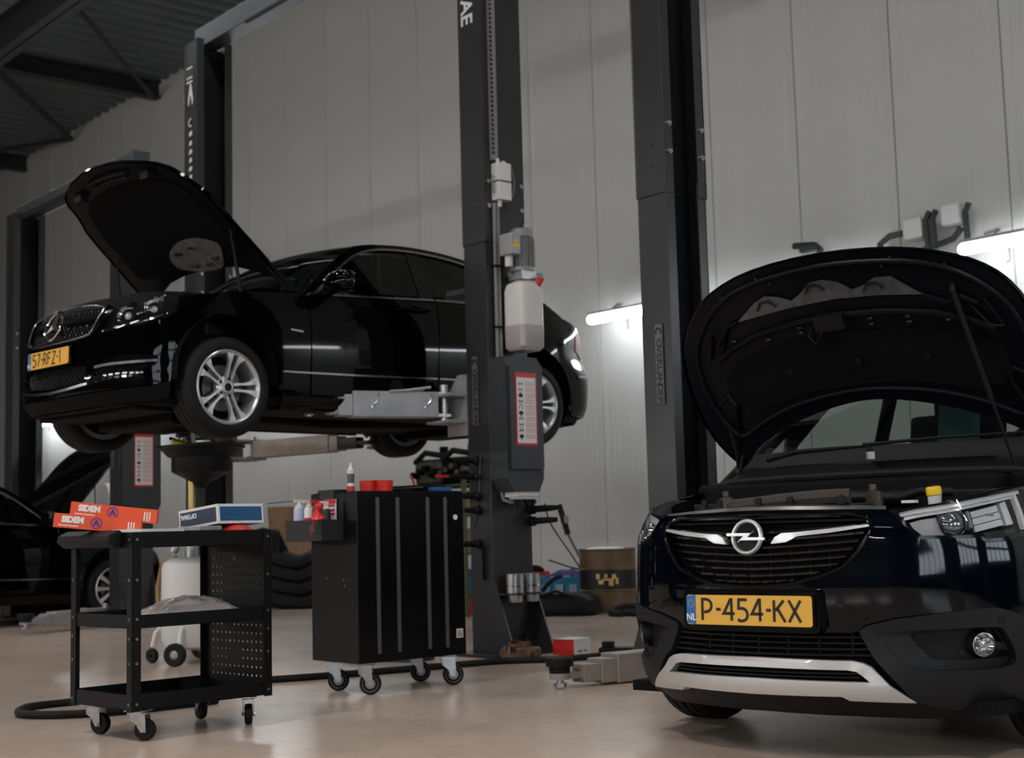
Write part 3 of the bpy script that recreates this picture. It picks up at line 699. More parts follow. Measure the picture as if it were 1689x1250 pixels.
# ------------------------------------------------------------------ props
def caster(parent, x, y, r, ztop, rz, tyre='rubber', hub='plastic_black', w=.032, name='caster'):
    T = Matrix.Translation((x, y, 0)) @ Matrix.Rotation(rz, 4, 'Z'); off = .032
    wl = MB(T).lathe([(r * .45, -w / 2 + .002), (r * .72, -w / 2), (r * .93, -w / 2), (r, -w / 4), (r, w / 4), (r * .93, w / 2), (r * .72, w / 2), (r * .45, w / 2 - .002)], (off, 0, r), (0, 1, 0), 26).build(name, tyre, parent)
    mb = MB(T); mb.lathe([(0, -w / 2 + .003), (r * .3, -w / 2), (r * .62, -w / 2 + .004), (r * .74, -w / 2 - .001)], (off, 0, r), (0, 1, 0), 20); mb.lathe([(r * .74, w / 2 + .001), (r * .62, w / 2 - .004), (r * .3, w / 2), (0, w / 2 - .003)], (off, 0, r), (0, 1, 0), 20); mb.build('wheel_hub', hub, wl)
    mb = MBF(T)
    for s in (-1, 1):
        mb.prism([(-.030, ztop - .012), (.040, ztop - .012), (.044, r * 1.7), (off + .013, r - .010), (off - .011, r - .010), (.0, r * 1.55), (-.026, r * 1.9)], (0, s * (w / 2 + .006) + .0015, 0), (1, 0, 0), (0, 0, 1), .003)
    mb.box((0.006, 0, ztop - .014), (.088, w + .02, .006)); mb.cyl((0, 0, ztop - .02), (0, 0, ztop - .004), .026, n=16); mb.box((0, 0, ztop - .003), (.095, .075, .004))
    mb.cyl((off, -w / 2 - .014, r), (off, w / 2 + .014, r), .008, n=8); mb.build('caster_fork', 'zinc', wl, smooth=30)
    return wl

# --- open tool cart
CL, CW, CZ0, CZ1 = .70, .50, .126, .857
cart = thing('tool_cart', 'black open steel tool cart with three trays and pegboard end', 'cart', (-5.774, 2.917, 0), .099)
hx, hy = CW / 2, CL / 2
for sx, sy in ((1, -1), (-1, -1), (1, 1), (-1, 1)):
    mb = MB(); x, y = sx * hx, sy * hy; e = .042; t = .003
    mb.bx(min(x, x - sx * e), max(x, x - sx * e), min(y, y - sy * t), max(y, y - sy * t), CZ0, CZ1); mb.bx(min(x, x - sx * t), max(x, x - sx * t), min(y, y - sy * e), max(y, y - sy * e), CZ0, CZ1)
    lg = mb.build('leg', 'cart_black', cart, smooth=0)
    bo = MB()
    for z in (CZ0 + .03, .32, .42, .50, .66, CZ1 - .03): bo.cyl((x, y - sy * .021, z), (x + sx * .004, y - sy * .021, z), .006, n=8); bo.cyl((x - sx * .021, y, z), (x - sx * .021, y + sy * .004, z), .006, n=8)
    bo.build('bolts', 'bolt', lg)['kind'] = 'stuff'
for z0, h in ((CZ0 + .005, .062), (.462, .055), (CZ1 - .065, .065)):
    mb = MB(); i = .004
    mb.bx(-hx + i, hx - i, -hy + i, hy - i, z0, z0 + .003)
    for a, b, c, d in ((-hx + i, hx - i, -hy + i, -hy + i + .002), (-hx + i, hx - i, hy - i - .002, hy - i), (-hx + i, -hx + i + .002, -hy + i, hy - i), (hx - i - .002, hx - i, -hy + i, hy - i)): mb.bx(a, b, c, d, z0, z0 + h)
    mb.build('tray', 'cart_black', cart, smooth=0)
# pegboard end with square holes
holes = []; pw_ = CW - .07
for i in range(12):
    for j in range(17):
        u = -pw_ / 2 + .03 + i * (pw_ - .06) / 11; v = .17 + j * (CZ1 - .26) / 16
        if abs(v - .49) > .05: holes.append([(u - .0042, v - .0042), (u + .0042, v - .0042), (u + .0042, v + .0042), (u - .0042, v + .0042)])
MB().prism([(-hx + .006, .13), (hx - .006, .13), (hx - .006, CZ1 - .004), (-hx + .006, CZ1 - .004)], (0, hy - .012, 0), (1, 0, 0), (0, 0, 1), .0018, holes).build('pegboard', 'cart_black', cart, smooth=0)
mb = MB(); mb.bx(-hx, hx, hy - .004, hy + .05, CZ1 - .11, CZ1 - .008); mb.build('end_shroud', 'cart_black', cart, smooth=0, bevel=.012)
# push handle at the near end
hd = MBF(); prof = [(-.055, CZ1 - .035), (-.048, CZ1 - .008), (.0, CZ1 + .012), (.012, CZ1 + .004), (.012, CZ1 - .06), (-.02, CZ1 - .062)]
hd.prism([(a, b) for a, b in prof][::-1], (-hx - .01, -hy - .012, 0), (0, 1, 0), (0, 0, 1), CW - .07); hd.build('push_handle', 'plastic_black', cart, smooth=30, bevel=.006)
for x, y, rz in ((hx - .075, -hy + .075, .25), (-hx + .075, -hy + .075, .05), (hx - .075, hy - .075, 2.2), (-hx + .075, hy - .075, 2.6)): caster(cart, x, y, .045, CZ0, rz + .3)
CM = Matrix.Translation((-5.774, 2.917, 0)) @ Matrix.Rotation(.099, 4, 'Z')
def on_cart(x, y, z=0.): return CM @ Vector((x, y, z))
# orange boxes: long slim cartons, leaning on each other
def carton(name, label, loc, rz, dims, m_side, tilt=0., group=None, roll=0.):
    t = thing(name, label, 'box', loc, rz, group); t.rotation_euler = (roll, tilt, rz)
    l, w, h = dims
    MB().bx(-l / 2, l / 2, -w / 2, w / 2, 0, h).build('carton', m_side, t, smooth=0, bevel=.0015)
    return t
def sidem(t, l, w, h, sgn=-1):
    y = -w / 2 - .0006
    Mx = frameM((-l / 2 + .078, y - .0006, h * .60), (1, 0, 0), (0, 0, 1))
    text('SIDEM', h * .58, 'white_ink', t, Mx, 'box_lettering', bold=.0022, sx=.95)
    text('Steering Suspension', h * .17, 'white_ink', t, frameM((-l / 2 + .062, y - .0006, h * .20), (1, 0, 0), (0, 0, 1)), 'box_lettering', bold=.0004)
    c = (-l / 2 + .175, h * .5); R = h * .40
    mb = MB(); mb.prism(circ(R, 26, c), (0, y, 0), (1, 0, 0), (0, 0, 1), .0006, [circ(R * .80, 24, c)]); mb.build('round_emblem', 'violet', t, smooth=0)
    mb = MB(); mb.prism([(c[0] - R * .62, c[1] - R * .5), (c[0] - R * .25, c[1] - R * .5), (c[0], c[1] - R * .1), (c[0] + R * .25, c[1] - R * .5), (c[0] + R * .62, c[1] - R * .5), (c[0] + R * .1, c[1] + R * .62), (c[0] - R * .1, c[1] + R * .62)], (0, y - .0004, 0), (1, 0, 0), (0, 0, 1), .0006); mb.build('emblem_letter', 'blue_emblem', t, smooth=0)
    mb = MB()
    for k in range(3): mb.bx(l / 2 - .055 + k * .011, l / 2 - .050 + k * .011, y - .0006, y, h * .12, h * .78)
    mb.build('side_print', 'white_ink', t, smooth=0)
    mb = MB(); mb.bx(l / 2, l / 2 + .0008, -w * .2, w * .15, h * .55, h * .85); mb.build('end_label', 'violet', t, smooth=0)
    mb = MBF(); mb.prism([(-w / 2, 0), (w / 2, 0), (w / 2, h), (-w / 2, h)], (l / 2 + .001, 0, 0), (0, 1, 0), (0, 0, 1), .0015); mb.build('end_flap', 'orange_dark', t, smooth=0)
d0 = (.36, .065, .06)
ZTOP = CZ1
b1 = carton('part_box', 'lower orange carton with white lettering lying on the cart handle end', on_cart(-.02, -.355, ZTOP + .012), 1.05, d0, 'orange', tilt=.11, group='orange part boxes'); sidem(b1, *d0)
b2 = carton('part_box', 'upper orange carton with white lettering leaning on the one below', on_cart(.0, -.29, ZTOP + .056), 1.05, d0, 'orange', tilt=.125, group='orange part boxes'); sidem(b2, *d0)
d1 = (.29, .255, .088)
b3 = carton('part_box', 'flat white and blue carton with upside-down lettering on the cart top', on_cart(-.005, .262, ZTOP + .018), .15, d1, 'box_white', tilt=-.09, roll=.0)
l, w, h = d1
mb = MB(); mb.bx(-l / 2 + .012, l / 2 - .012, -w / 2 - .0008, -w / 2, .012, h - .012); mb.build('side_panel', 'box_navy', b3, smooth=0)
mb = MB(); mb.bx(l / 2, l / 2 + .0008, -w / 2 + .012, w / 2 - .010, .012, h - .012); mb.build('end_panel', 'box_blue', b3, smooth=0)
text('OPTIMAL', .030, 'white_ink', b3, frameM((-l / 2 + .075, -w / 2 - .0016, h * .62), (-1, 0, 0), (0, 0, -1)), 'box_lettering', bold=.0008)
mb = MB(); mb.bx(-l / 2 - .022, -l / 2 - .001, -w / 2 + .01, w / 2 - .02, .004, h - .02); mb.build('open_flap', 'cardboard', b3, smooth=0)
g = thing('instruction_sheet', 'white folded sheet under the orange cartons on the cart', 'paper', on_cart(.13, -.20, ZTOP + .001), .3); MB().bx(-.09, .09, -.12, .12, 0, .012).build('sheet', 'box_white', g, smooth=0)
g = thing('metal_lid', 'pale grey flat tin under the blue and white carton', 'tin', on_cart(.12, .06, ZTOP + .001), .3); MB().bx(-.07, .07, -.07, .07, 0, .020).build('tin', 'arm_gray', g, smooth=0, bevel=.004)
g = thing('rag', 'crumpled red rag under the edge of the blue carton', 'cloth', on_cart(.13, .25, ZTOP + .001), 0)
mb = MB(); mb.lathe([(0, .024), (.03, .022), (.05, .015), (.068, .006), (.075, 0)], (0, 0, 0), (0, 0, 1), 14); mb.build('rag_cloth', 'red', g)
# middle tray: clear plastic bag with a part
bag = thing('plastic_bag', 'crumpled clear plastic bag on the middle tray of the cart', 'bag', on_cart(.02, .06, .466), .0)
rn = random.Random(5); nx_, ny_ = 22, 14; vs = []
for i in range(nx_):
    for j in range(ny_):
        u, v = i / (nx_ - 1) * 2 - 1, j / (ny_ - 1) * 2 - 1
        r = (1 - abs(v) ** 2.2) * (1 - abs(u) ** 3) * (.75 + .25 * math.sin(3 * v + 1.2)); z = .006 + .095 * max(0, r) ** .7 * (.85 + .3 * rn.random())
        vs.append((u * .19 + rn.uniform(-.008, .008), v * .27 + rn.uniform(-.010, .010), z))
fs = [(i * ny_ + j, (i + 1) * ny_ + j, (i + 1) * ny_ + j + 1, i * ny_ + j + 1) for i in range(nx_ - 1) for j in range(ny_ - 1)]
MB().add(vs, fs).build('bag_film', 'bag_film', bag, smooth=25)
MB().box((0, .0, .032), (.22, .36, .05), .12).build('wrapped_part', 'bag_base', bag, smooth=0, bevel=.015)
# lower tray: bars, strap
for k, (x, y, rz, l, m) in enumerate(((-.05, .0, 1.50, .56, 'plastic_black'), (.03, -.02, 1.62, .50, 'post_dark'), (.10, .10, 1.56, .40, 'rust'))):
    t = thing('pry_bar', ('black bar lying along the bottom tray by the far side', 'dark bar lying in the middle of the bottom tray', 'rusty bar on the bottom tray nearest the pegboard')[k], 'tool', on_cart(x, y, .140), .099 + rz); MB().cyl((-l / 2, 0, .012), (l / 2, 0, .012), .011, n=8).build('bar', m, t)
t = thing('tool_pouch', 'black folded tool pouch standing up in the bottom tray', 'pouch', on_cart(-.08, .16, .137), .6); MBF().prism([(-.06, 0), (.06, 0), (.05, .055), (.01, .075), (-.055, .045)], (0, .03, 0), (1, 0, 0), (0, 0, 1), .06).build('pouch', 'felt_black', t, smooth=30, bevel=.01)
t = thing('socket_rail', 'row of small chrome sockets on the middle tray edge', 'tool', on_cart(-.15, -.20, .466), .5)
MB().bx(-.09, .09, -.012, .012, 0, .008).build('rail', 'plastic_black', t, smooth=0)
for k in range(6): MB().cyl((-.075 + .03 * k, 0, .008), (-.075 + .03 * k, 0, .036), .011, n=10).build('socket', 'chrome', t)
# air hose behind the cart
def hose(name, label, pts, r, m='rubber', cat='hose', res=8):
    from_ = [Vector(p) for p in pts]; P = [from_[0]] + from_ + [from_[-1]]; out = []
    for i in range(1, len(P) - 2):
        a, b, c, d = P[i - 1:i + 3]
        for k in range(res):
            t = k / res; out.append(.5 * (2 * b + (c - a) * t + (2 * a - 5 * b + 4 * c - d) * t * t + (3 * b - a - 3 * c + d) * t ** 3))
    out.append(from_[-1]); o = MB().tube(out, r, 8).build(name, m); return tag(o, label, cat)
hose('air_hose', 'black hose loop on the floor behind the tool cart', [(-6.45, 3.5, .02), (-6.42, 3.15, .02), (-6.50, 2.80, .02), (-6.72, 2.62, .02), (-6.98, 2.75, .02), (-7.02, 3.0, .02), (-6.80, 3.15, .06), (-6.62, 3.02, .10)], .019)
hose('air_hose', 'long black hose crossing the floor under the cabinet to the lift post', [(-7.3, 3.6, .02), (-7.05, 4.45, .02), (-6.95, 5.1, .02), (-6.9, 5.5, .02), (-6.86, 5.7, .02), (-6.66, 6.0, .02), (-6.60, 6.4, .02), (-6.45, 6.9, .02), (-5.9, 7.6, .02)], .02)
hose('air_hose', 'black hose ring on the floor by the wall right of the drum', [(-9.75, 9.8, .02), (-9.7, 9.55, .02), (-9.35, 9.5, .02), (-9.1, 9.75, .02), (-9.3, 10.1, .02), (-9.7, 10.1, .035), (-9.85, 9.75, .07), (-9.75, 9.45, .03), (-9.5, 9.35, .03)], .032)
hose('air_hose', 'black cable arching over the low black case at the wall', [(-11.0, 9.3, .02), (-10.9, 9.45, .08), (-10.72, 9.55, .3), (-10.6, 9.6, .36)], .02)

# --- tall black tool cabinet
KL, KW, K0, K1 = .708, .433, .164, 1.049
cab = thing('tool_cabinet', 'tall black wheeled tool cabinet with four grey vertical strips', 'cabinet', (-6.332, 4.476, 0), .013)
MB().bx(-KW / 2, KW / 2, -KL / 2, KL / 2, K0, K1 - .004).build('body', 'cab_black', cab, smooth=0, bevel=.004)
MB().bx(-KW / 2 + .012, KW / 2 - .012, -KL / 2 + .012, KL / 2 - .012, K1 - .0035, K1).build('top_mat', 'felt_black', cab, smooth=0)
for y in (-.225, -.095, .105, .225): MB().bx(KW / 2, KW / 2 + .004, y - .011, y + .011, K0 + .045, K1 - .035).build('strip', 'strip_gray', cab, smooth=0)
mb = MB(); mb.cyl((KW / 2, .295, .905), (KW / 2 + .003, .295, .905), .0145, n=18); mb.build('round_sticker', 'white_ink', cab)
MB().bx(KW / 2, KW / 2 + .0015, .287, .333, .255, .303).build('rating_label', 'box_white', cab, smooth=0)
mb = MB(); [mb.bx(KW / 2 + .0015, KW / 2 + .002, .292, .328, z, z + .004) for z in (.262, .270, .278, .288)]; mb.build('label_lines', 'strip_gray', cab, smooth=0)
mb = MB(); [mb.cyl((x, -KL / 2, z), (x, -KL / 2 - .003, z), .006, n=8) for x, z in ((-.07, .60), (.09, .59), (.10, .56))]; mb.build('rivet', 'bolt', cab)
# hanging side bin with spray cans
mb = MB(); bx0, bx1, by0, by1, bz0, bz1 = -.245, .10, -KL / 2 - .14, -KL / 2 - .002, .795, .905
mb.bx(bx0, bx1, by0, by1, bz0, bz0 + .003); mb.bx(bx0, bx1, by0, by0 + .003, bz0, bz1); mb.bx(bx0, bx0 + .003, by0, by1, bz0, bz1); mb.bx(bx1 - .003, bx1, by0, by1, bz0, bz1); mb.bx(bx0, bx1, by1 - .003, by1, bz0, bz1 + .10); mb.build('side_bin', 'cab_edge', cab, smooth=0)
mb = MB(); mb.bx(-.12, .01, -KL / 2 - .004, -KL / 2 + .006, K1 - .06, K1 + .012); mb.build('bin_hook', 'cab_edge', cab, smooth=0)
for x, y, rz in ((KW / 2 - .07, -KL / 2 + .08, .1), (-KW / 2 + .07, -KL / 2 + .08, .2), (KW / 2 - .07, KL / 2 - .08, .25), (-KW / 2 + .07, KL / 2 - .08, .35)): caster(cab, x, y, .057, K0, rz + .75, 'rubber', 'arm_gray', .036)
KM = Matrix.Translation((-6.332, 4.476, 0)) @ Matrix.Rotation(.013, 4, 'Z')
def on_cab(x, y, z=K1): return KM @ Vector((x, y, z))
def spray(x, y, z, r, h, m, capm, label, straw=False, band=None):
    t = thing('spray_can', label, 'can', on_cab(x, y, z), 0)
    MB().lathe([(0, 0), (r, 0), (r, h), (r * .8, h + .012), (r * .45, h + .018)], (0, 0, 0), (0, 0, 1), 20).build('can', m, t)
    mb = MB(); mb.lathe([(r * .75, h + .012), (r * .75, h + .018), (r * .5, h + .024), (r * .42, h + .045), (r * .2, h + .05), (0, h + .05)], (0, 0, 0), (0, 0, 1), 16); mb.box((0, -.012, h + .046), (.02, .045, .014)); mb.build('nozzle', capm, t)
    if straw: MB().cyl((0, -.03, h + .046), (-.06, -.16, h + .036), .0025, n=6).build('straw', 'plastic_black', t)
    if band: MB().lathe([(r + .0006, h * band[0]), (r + .0006, h * band[1])], (0, 0, 0), (0, 0, 1), 20).build('label_band', band[2], t)
zb = bz0 + .004
spray(-.19, by0 + .05, zb, .030, .165, 'spray_blue', 'white_plastic', 'pale blue spray can with white nozzle and straw in the side bin', True)
spray(-.095, by0 + .05, zb, .026, .16, 'box_white', 'white_plastic', 'white and red spray can in the middle of the side bin', band=(.45, .75, 'red'))
spray(-.03, by0 + .055, zb, .024, .16, 'cab_edge', 'red', 'black spray can with red cap in the side bin', band=(.7, .95, 'red'))
spray(.03, by0 + .075, zb, .024, .15, 'cab_edge', 'white_plastic', 'black spray can with white cap beside the red hook in the bin')
t = thing('warning_card', 'red and white printed card standing in the side bin', 'card', on_cab(-.05, by1 - .012, bz0 + .004), 0); MB().bx(-.02, .10, -.002, .002, .10, .215).build('card', 'box_white', t, smooth=0)
mb = MB(); [mb.bx(-.012, .09, -.003, -.002, z, z + .012) for z in (.20, .175, .15, .13)]; mb.bx(-.02, .10, -.0028, -.002, .19, .215); mb.build('card_print', 'red', t, smooth=0)
t = thing('funnel', 'small red plastic funnel hanging over the bin edge with a stick', 'funnel', on_cab(.085, by0 - .012, .915), 0)
MB().lathe([(.036, -.004), (.036, 0), (.012, .028), (.009, .055), (.006, .055), (.030, 0)], (0, 0, 0), (.1, -.2, 1), 18).build('cone', 'red_translucent', t); MB().lathe([(0, -.02), (.017, -.014), (.022, 0), (.017, .014), (0, .02)], (.015, .0, .06), (0, 0, 1), 14).build('knob', 'red_translucent', t); MB().cyl((-.02, -.012, .0), (-.045, -.014, -.085), .004, n=6).build('stick', 'red_translucent', t)
mb = MB(); mb.lathe([(.012, -.002), (.016, -.002), (.016, .002), (.012, .002)], (-.03, -.02, -.055), (0, 1, 0), 14); mb.build('ring', 'brass', t)
t = thing('glue_bottle', 'white pointed bottle with red base on the cabinet top', 'bottle', on_cab(.08, -.295), 0)
MB().lathe([(0, 0), (.021, 0), (.021, .028), (.019, .03)], (0, 0, 0), (0, 0, 1), 18).build('base', 'red', t); MB().lathe([(.019, .03), (.0185, .105), (.014, .11)], (0, 0, 0), (0, 0, 1), 18).build('bottle_body', 'box_white', t); MB().lathe([(.0192, .045), (.0192, .095)], (0, 0, 0), (0, 0, 1), 18).build('label_band', 'strip_gray', t); MB().lathe([(.019, .105), (.019, .116), (.010, .125), (.003, .155), (0, .156)], (0, 0, 0), (0, 0, 1), 18).build('tip', 'white_plastic', t)
for k, (x, y) in enumerate(((.06, -.17), (.12, -.105))):
    t = thing('plastic_cup', ('left red plastic cup on the cabinet top', 'right red plastic cup on the cabinet top')[k], 'cup', on_cab(x, y), 0, 'red cups on the cabinet'); MB().lathe([(0, .002), (.040, .002), (.042, 0), (.046, .06), (.044, .06), (.040, .004)], (0, 0, 0), (0, 0, 1), 24).build('cup_wall', 'red_translucent', t)
t = thing('wrench', 'chrome ratchet wrench lying on the cabinet top', 'tool', on_cab(.10, .06, K1), .9); MB().cyl((-.10, 0, .012), (.09, 0, .02), .008, n=8).build('shaft', 'chrome', t); MB().cyl((-.10, 0, .002), (-.10, 0, .026), .02, n=14).build('head', 'chrome', t)
t = thing('pliers', 'black handled pliers lying on the cabinet top', 'tool', on_cab(.08, .16, K1), 1.3); MB().tube([(-.10, .012, .012), (0, .018, .014), (.05, .0, .014)], .008, 6).build('grip', 'plastic_black', t); MB().tube([(-.10, -.012, .012), (0, -.018, .014), (.05, 0, .014)], .008, 6).build('grip', 'red', t); MB().bx(.04, .10, -.010, .010, .006, .018).build('jaw', 'chrome', t, smooth=0)
t = thing('case', 'dark flat tool case on the cabinet top', 'case', on_cab(-.02, .20, K1), .2); MB().bx(-.13, .13, -.12, .12, 0, .035).build('shell', 'felt_black', t, smooth=0, bevel=.008)
t = thing('hook_pick', 'small red hooked pick standing up on the cabinet top', 'tool', on_cab(.05, .14, K1), 0); MB().tube([(0, .02, .0), (0, -.005, .07), (0, -.012, .085), (0, -.022, .078)], .006, 6).build('pick', 'red', t)
t = thing('tape_box', 'blue flat box at the right end of the cabinet top', 'box', on_cab(.14, .25, K1), .05); MB().bx(-.04, .04, -.055, .055, 0, .022).build('box_body', 'tool_blue', t, smooth=0, bevel=.002)
t = thing('small_box', 'flat black box at the near left corner of the cabinet top', 'box', on_cab(-.05, -.30, K1), .1); MB().bx(-.11, .06, -.04, .04, 0, .016).build('box_body', 'cab_edge', t, smooth=0, bevel=.002)
# magnetic tool holders stuck on the post beside the cabinet
def holder(p, d, l, r, label, m='plastic_black', tip=None):
    t = thing('tool_holder', label, 'tool', p, 0, 'tools stuck on the lift post'); d = Vector(d).normalized()
    MB().lathe([(0, 0), (r * 1.15, .0), (r * 1.15, .03), (r * .8, .04), (r * .7, l * .75), (r * .55, l), (0, l)], (0, 0, 0), d, 12).build('handle', m, t)
    if tip: MB().cyl(d * l * .95, d * (l + .10), r * .35, n=8).build('tip', tip, t)
    return t
for z, l, m, tip, lab in ((1.30, .20, 'plastic_black', None, 'topmost black torch sticking out of the post above the cabinet'), (1.19, .24, 'plastic_black', 'red', 'black driver with red tip sticking out of the post'), (1.06, .22, 'plastic_black', 'chrome', 'black handle level with the cabinet top on the post'), (.965, .12, 'plastic_black', None, 'short black knob on the post just right of the cabinet'), (.74, .17, 'plastic_black', 'red', 'lowest black holder with red tip on the post')):
    holder((-7.44, PY - .006, z), (-.1, -1, .02), l, .026, lab, m, tip)
t = thing('strap', 'thin black strap hanging from the lowest holder on the post', 'strap', (-7.39, PY - .02, .72), 0); MB().bx(-.012, .012, -.004, .004, -.22, 0).build('strap_band', 'felt_black', t, smooth=0)
for z, lab in ((.965, 'upper black gun holder on the right side of the post'), (.885, 'lower black gun holder on the right side of the post')):
    holder((XF, 6.36, z), (1, .25, .03), .21, .03, lab)
t = thing('air_gun', 'grey and black blow gun hanging from the holders on the post', 'tool', (XF + .20, 6.44, .93), 0)
MB().tube([(0, 0, .06), (.015, .01, 0), (.05, .03, -.14)], .02, 8).build('grip', 'plastic_black', t); MB().tube([(.05, .03, -.14), (.12, .07, -.30)], .009, 8).build('nozzle_tube', 'strip_gray', t); MB().box((.03, .02, -.04), (.05, .03, .05)).build('trigger', 'motor_gray', t, smooth=0)
hose('cable', 'thin black cable hanging from the blow gun beside the post', [(XF + .12, 6.38, 1.0), (XF + .10, 6.46, .85), (XF + .22, 6.55, .62), (XF + .30, 6.5, .56), (XF + .1, 6.42, .62)], .005, cat='cable')
hose('cable', 'thin blue grey cable hanging on the post above the cabinet', [(-7.40, PY - .02, 1.32), (-7.43, PY - .015, 1.1), (-7.47, PY - .012, .95), (-7.50, PY - .015, .85)], .004, 'strip_gray', cat='cable')

# --- waste oil drainer: white tank on wheels with pole and black funnel bowl
oil = thing('oil_drainer', 'white wheeled waste oil tank with tall pole and black funnel bowl', 'oil drainer', (-8.765, 4.57, 0), 0)
MB().lathe([(0, .09), (.11, .09), (.18, .11), (.20, .16), (.20, .62), (.19, .665), (.14, .70), (.05, .71), (0, .71)], (0, 0, 0), (0, 0, 1), 36).build('tank', 'white_plastic', oil)
mb = MB(); mb.cyl((0, 0, .70), (0, 0, .78), .045, n=16); mb.tube([(-.10, .08, .68), (-.10, .08, .76), (.02, .02, .78)], .016, 8); mb.cyl((.07, -.05, .70), (.07, -.05, .755), .025, n=12); mb.build('tank_fitting', 'zinc', oil)
MB().cyl((0, 0, .76), (0, 0, 1.22), .026, n=16).build('pole', 'brass', oil); MB().cyl((-.05, .03, .70), (-.05, .03, 1.25), .010, n=8).build('gauge_tube', 'white_plastic', oil)
MB().lathe([(.03, 1.17), (.05, 1.20), (.195, 1.275), (.20, 1.285), (.20, 1.375), (.225, 1.38), (.275, 1.435), (.295, 1.44), (.295, 1.452), (.27, 1.448), (.19, 1.39), (.04, 1.22)], (.045, .05, 0), (0, 0, 1), 40).build('funnel_bowl', 'plastic_black', oil)
mb = MB()
for k in range(4):
    a = PI / 4 + k * PI / 2; mb.tube([(.21 * math.cos(a), .21 * math.sin(a), .24), (.25 * math.cos(a), .25 * math.sin(a), .20), (.27 * math.cos(a), .27 * math.sin(a), .11)], .016, 6)
mb.build('frame_leg', 'white_plastic', oil)
for x, y in ((.19, -.22), (-.24, .20)):
    w_ = MB().lathe([(.03, -.02), (.066, -.024), (.075, -.014), (.075, .014), (.066, .024), (.03, .02)], (x, y, .075), (.6, -.8, 0), 26).build('wheel', 'rubber', oil); MB().lathe([(0, .024), (.012, .026), (.018, .022), (.034, .014)], (x, y, .075), (.6, -.8, 0), 18).build('wheel_hub', 'arm_gray', w_); 
for x, y in ((-.20, -.19), (.22, .20)): MB().lathe([(.01, -.015), (.045, -.017), (.05, -.006), (.05, .006), (.045, .017), (.01, .015)], (x, y, .05), (.3, -1, 0), 18).build('caster', 'rubber', oil)
MB().tube([(-.12, -.05, .70), (-.23, -.10, .66), (-.26, -.12, .5), (-.25, -.12, .35), (-.22, -.10, .25)], .017, 8).build('drain_hose', 'hose_tan', oil)
mb = MB(); mb.box((-.235, -.06, .50), (.02, .05, .30)); mb.cyl((-.15, -.06, .74), (-.13, -.04, .78), .03, n=10); mb.build('hose_bracket', 'zinc', oil, smooth=0)
t = thing('oil_filter', 'yellow capped filter lying in the black funnel bowl', 'filter', (-8.93, 4.55, 1.452), 0); MB().lathe([(0, 0), (.042, 0), (.045, .035), (.03, .048), (0, .05)], (0, 0, 0), (0, 0, 1), 16).build('cap', 'cap_yellow', t); MB().lathe([(.046, .008), (.047, .016)], (0, 0, 0), (0, 0, 1), 16).build('band', 'ink_black', t)
t = thing('drain_wrench', 'chrome pliers and clamps lying in the funnel bowl', 'tool', (-8.93, 4.60, 1.45), 1.2); MB().tube([(-.10, -.02, .07), (.02, .0, .03), (.10, .03, .02)], .012, 6).build('handle', 'chrome', t); MB().tube([(-.06, .02, .02), (.05, -.02, .02), (.10, .02, .02)], .016, 6).build('jaw', 'rust', t)
t = thing('strut_part', 'dark worn shock absorber part lying across the funnel bowl', 'car part', (-8.68, 4.70, 1.47), .4); MB().cyl((-.14, 0, .02), (.16, .02, .03), .028, n=12).build('damper', 'zinc', t); MB().cyl((-.02, 0, .03), (.02, 0, .09), .04, n=12).build('mount', 'rubber', t)

# --- things along the back wall
drum = thing('oil_drum', 'brown steel drum with black band and gold emblem', 'drum', (-10.29, 9.95, 0), 0)
MB().lathe([(0, .02), (.275, .02), (.285, 0), (.29, .01), (.282, .03), (.282, .205), (.29, .215), (.282, .225), (.282, .415), (.29, .425), (.282, .435), (.282, .60), (.292, .612), (.29, .625), (.275, .62), (.27, .605), (0, .605)], (0, 0, 0), (0, 0, 1), 44).build('shell', 'brown_drum', drum)
MB().lathe([(.2835, .228), (.2835, .412)], (0, 0, 0), (0, 0, 1), 44).build('band', 'ink_black', drum)
mb = MB(); mb.lathe([(0, .640), (.12, .642), (.18, .632), (.2, .62)], (0, -.03, 0), (0, 0, 1), 26); mb.build('lid_bag', 'white_plastic', drum)
em = MB(); ca = math.atan2(-9.95, 10.29)
for k, (a, z, w, h) in enumerate(((-.10, .355, .035, .05), (-.02, .36, .03, .03), (.06, .352, .04, .045), (-.07, .30, .05, .04), (.03, .29, .045, .05), (.09, .31, .025, .06), (0, .325, .11, .018))):
    th = ca + a / .283 * 1.0
    em.box((.284 * math.cos(th), .284 * math.sin(th), z), (.004, w, h), th)
em.build('gold_emblem', 'gold', drum, smooth=0)
crate = thing('plastic_crate', 'bright blue plastic crate with slotted sides by the wall', 'crate', (-11.02, 9.95, 0), .55)
cl, cw, ch_ = .60, .40, .33; mb = MB(); mb.bx(-cl / 2, cl / 2, -cw / 2, cw / 2, .01, .02)
def slotted(ln):
    o = []
    for i in range(4):
        for j in range(2):
            u = -ln / 2 + (i + .5) * ln / 4; v = .045 + j * .13
            for q in range(5): o.append([(u - ln / 10, v + q * .020), (u + ln / 10, v + q * .020), (u + ln / 10, v + q * .020 + .012), (u - ln / 10, v + q * .020 + .012)])
    return o
for o_, u_, ln in (((0, -cw / 2, 0), (1, 0, 0), cl), ((0, cw / 2 - .006, 0), (1, 0, 0), cl), ((cl / 2 - .006, 0, 0), (0, 1, 0), cw), ((-cl / 2, 0, 0), (0, 1, 0), cw)): mb.prism([(-ln / 2, 0.01), (ln / 2, .01), (ln / 2, ch_), (-ln / 2, ch_)], o_, u_, (0, 0, 1), .006, slotted(ln))
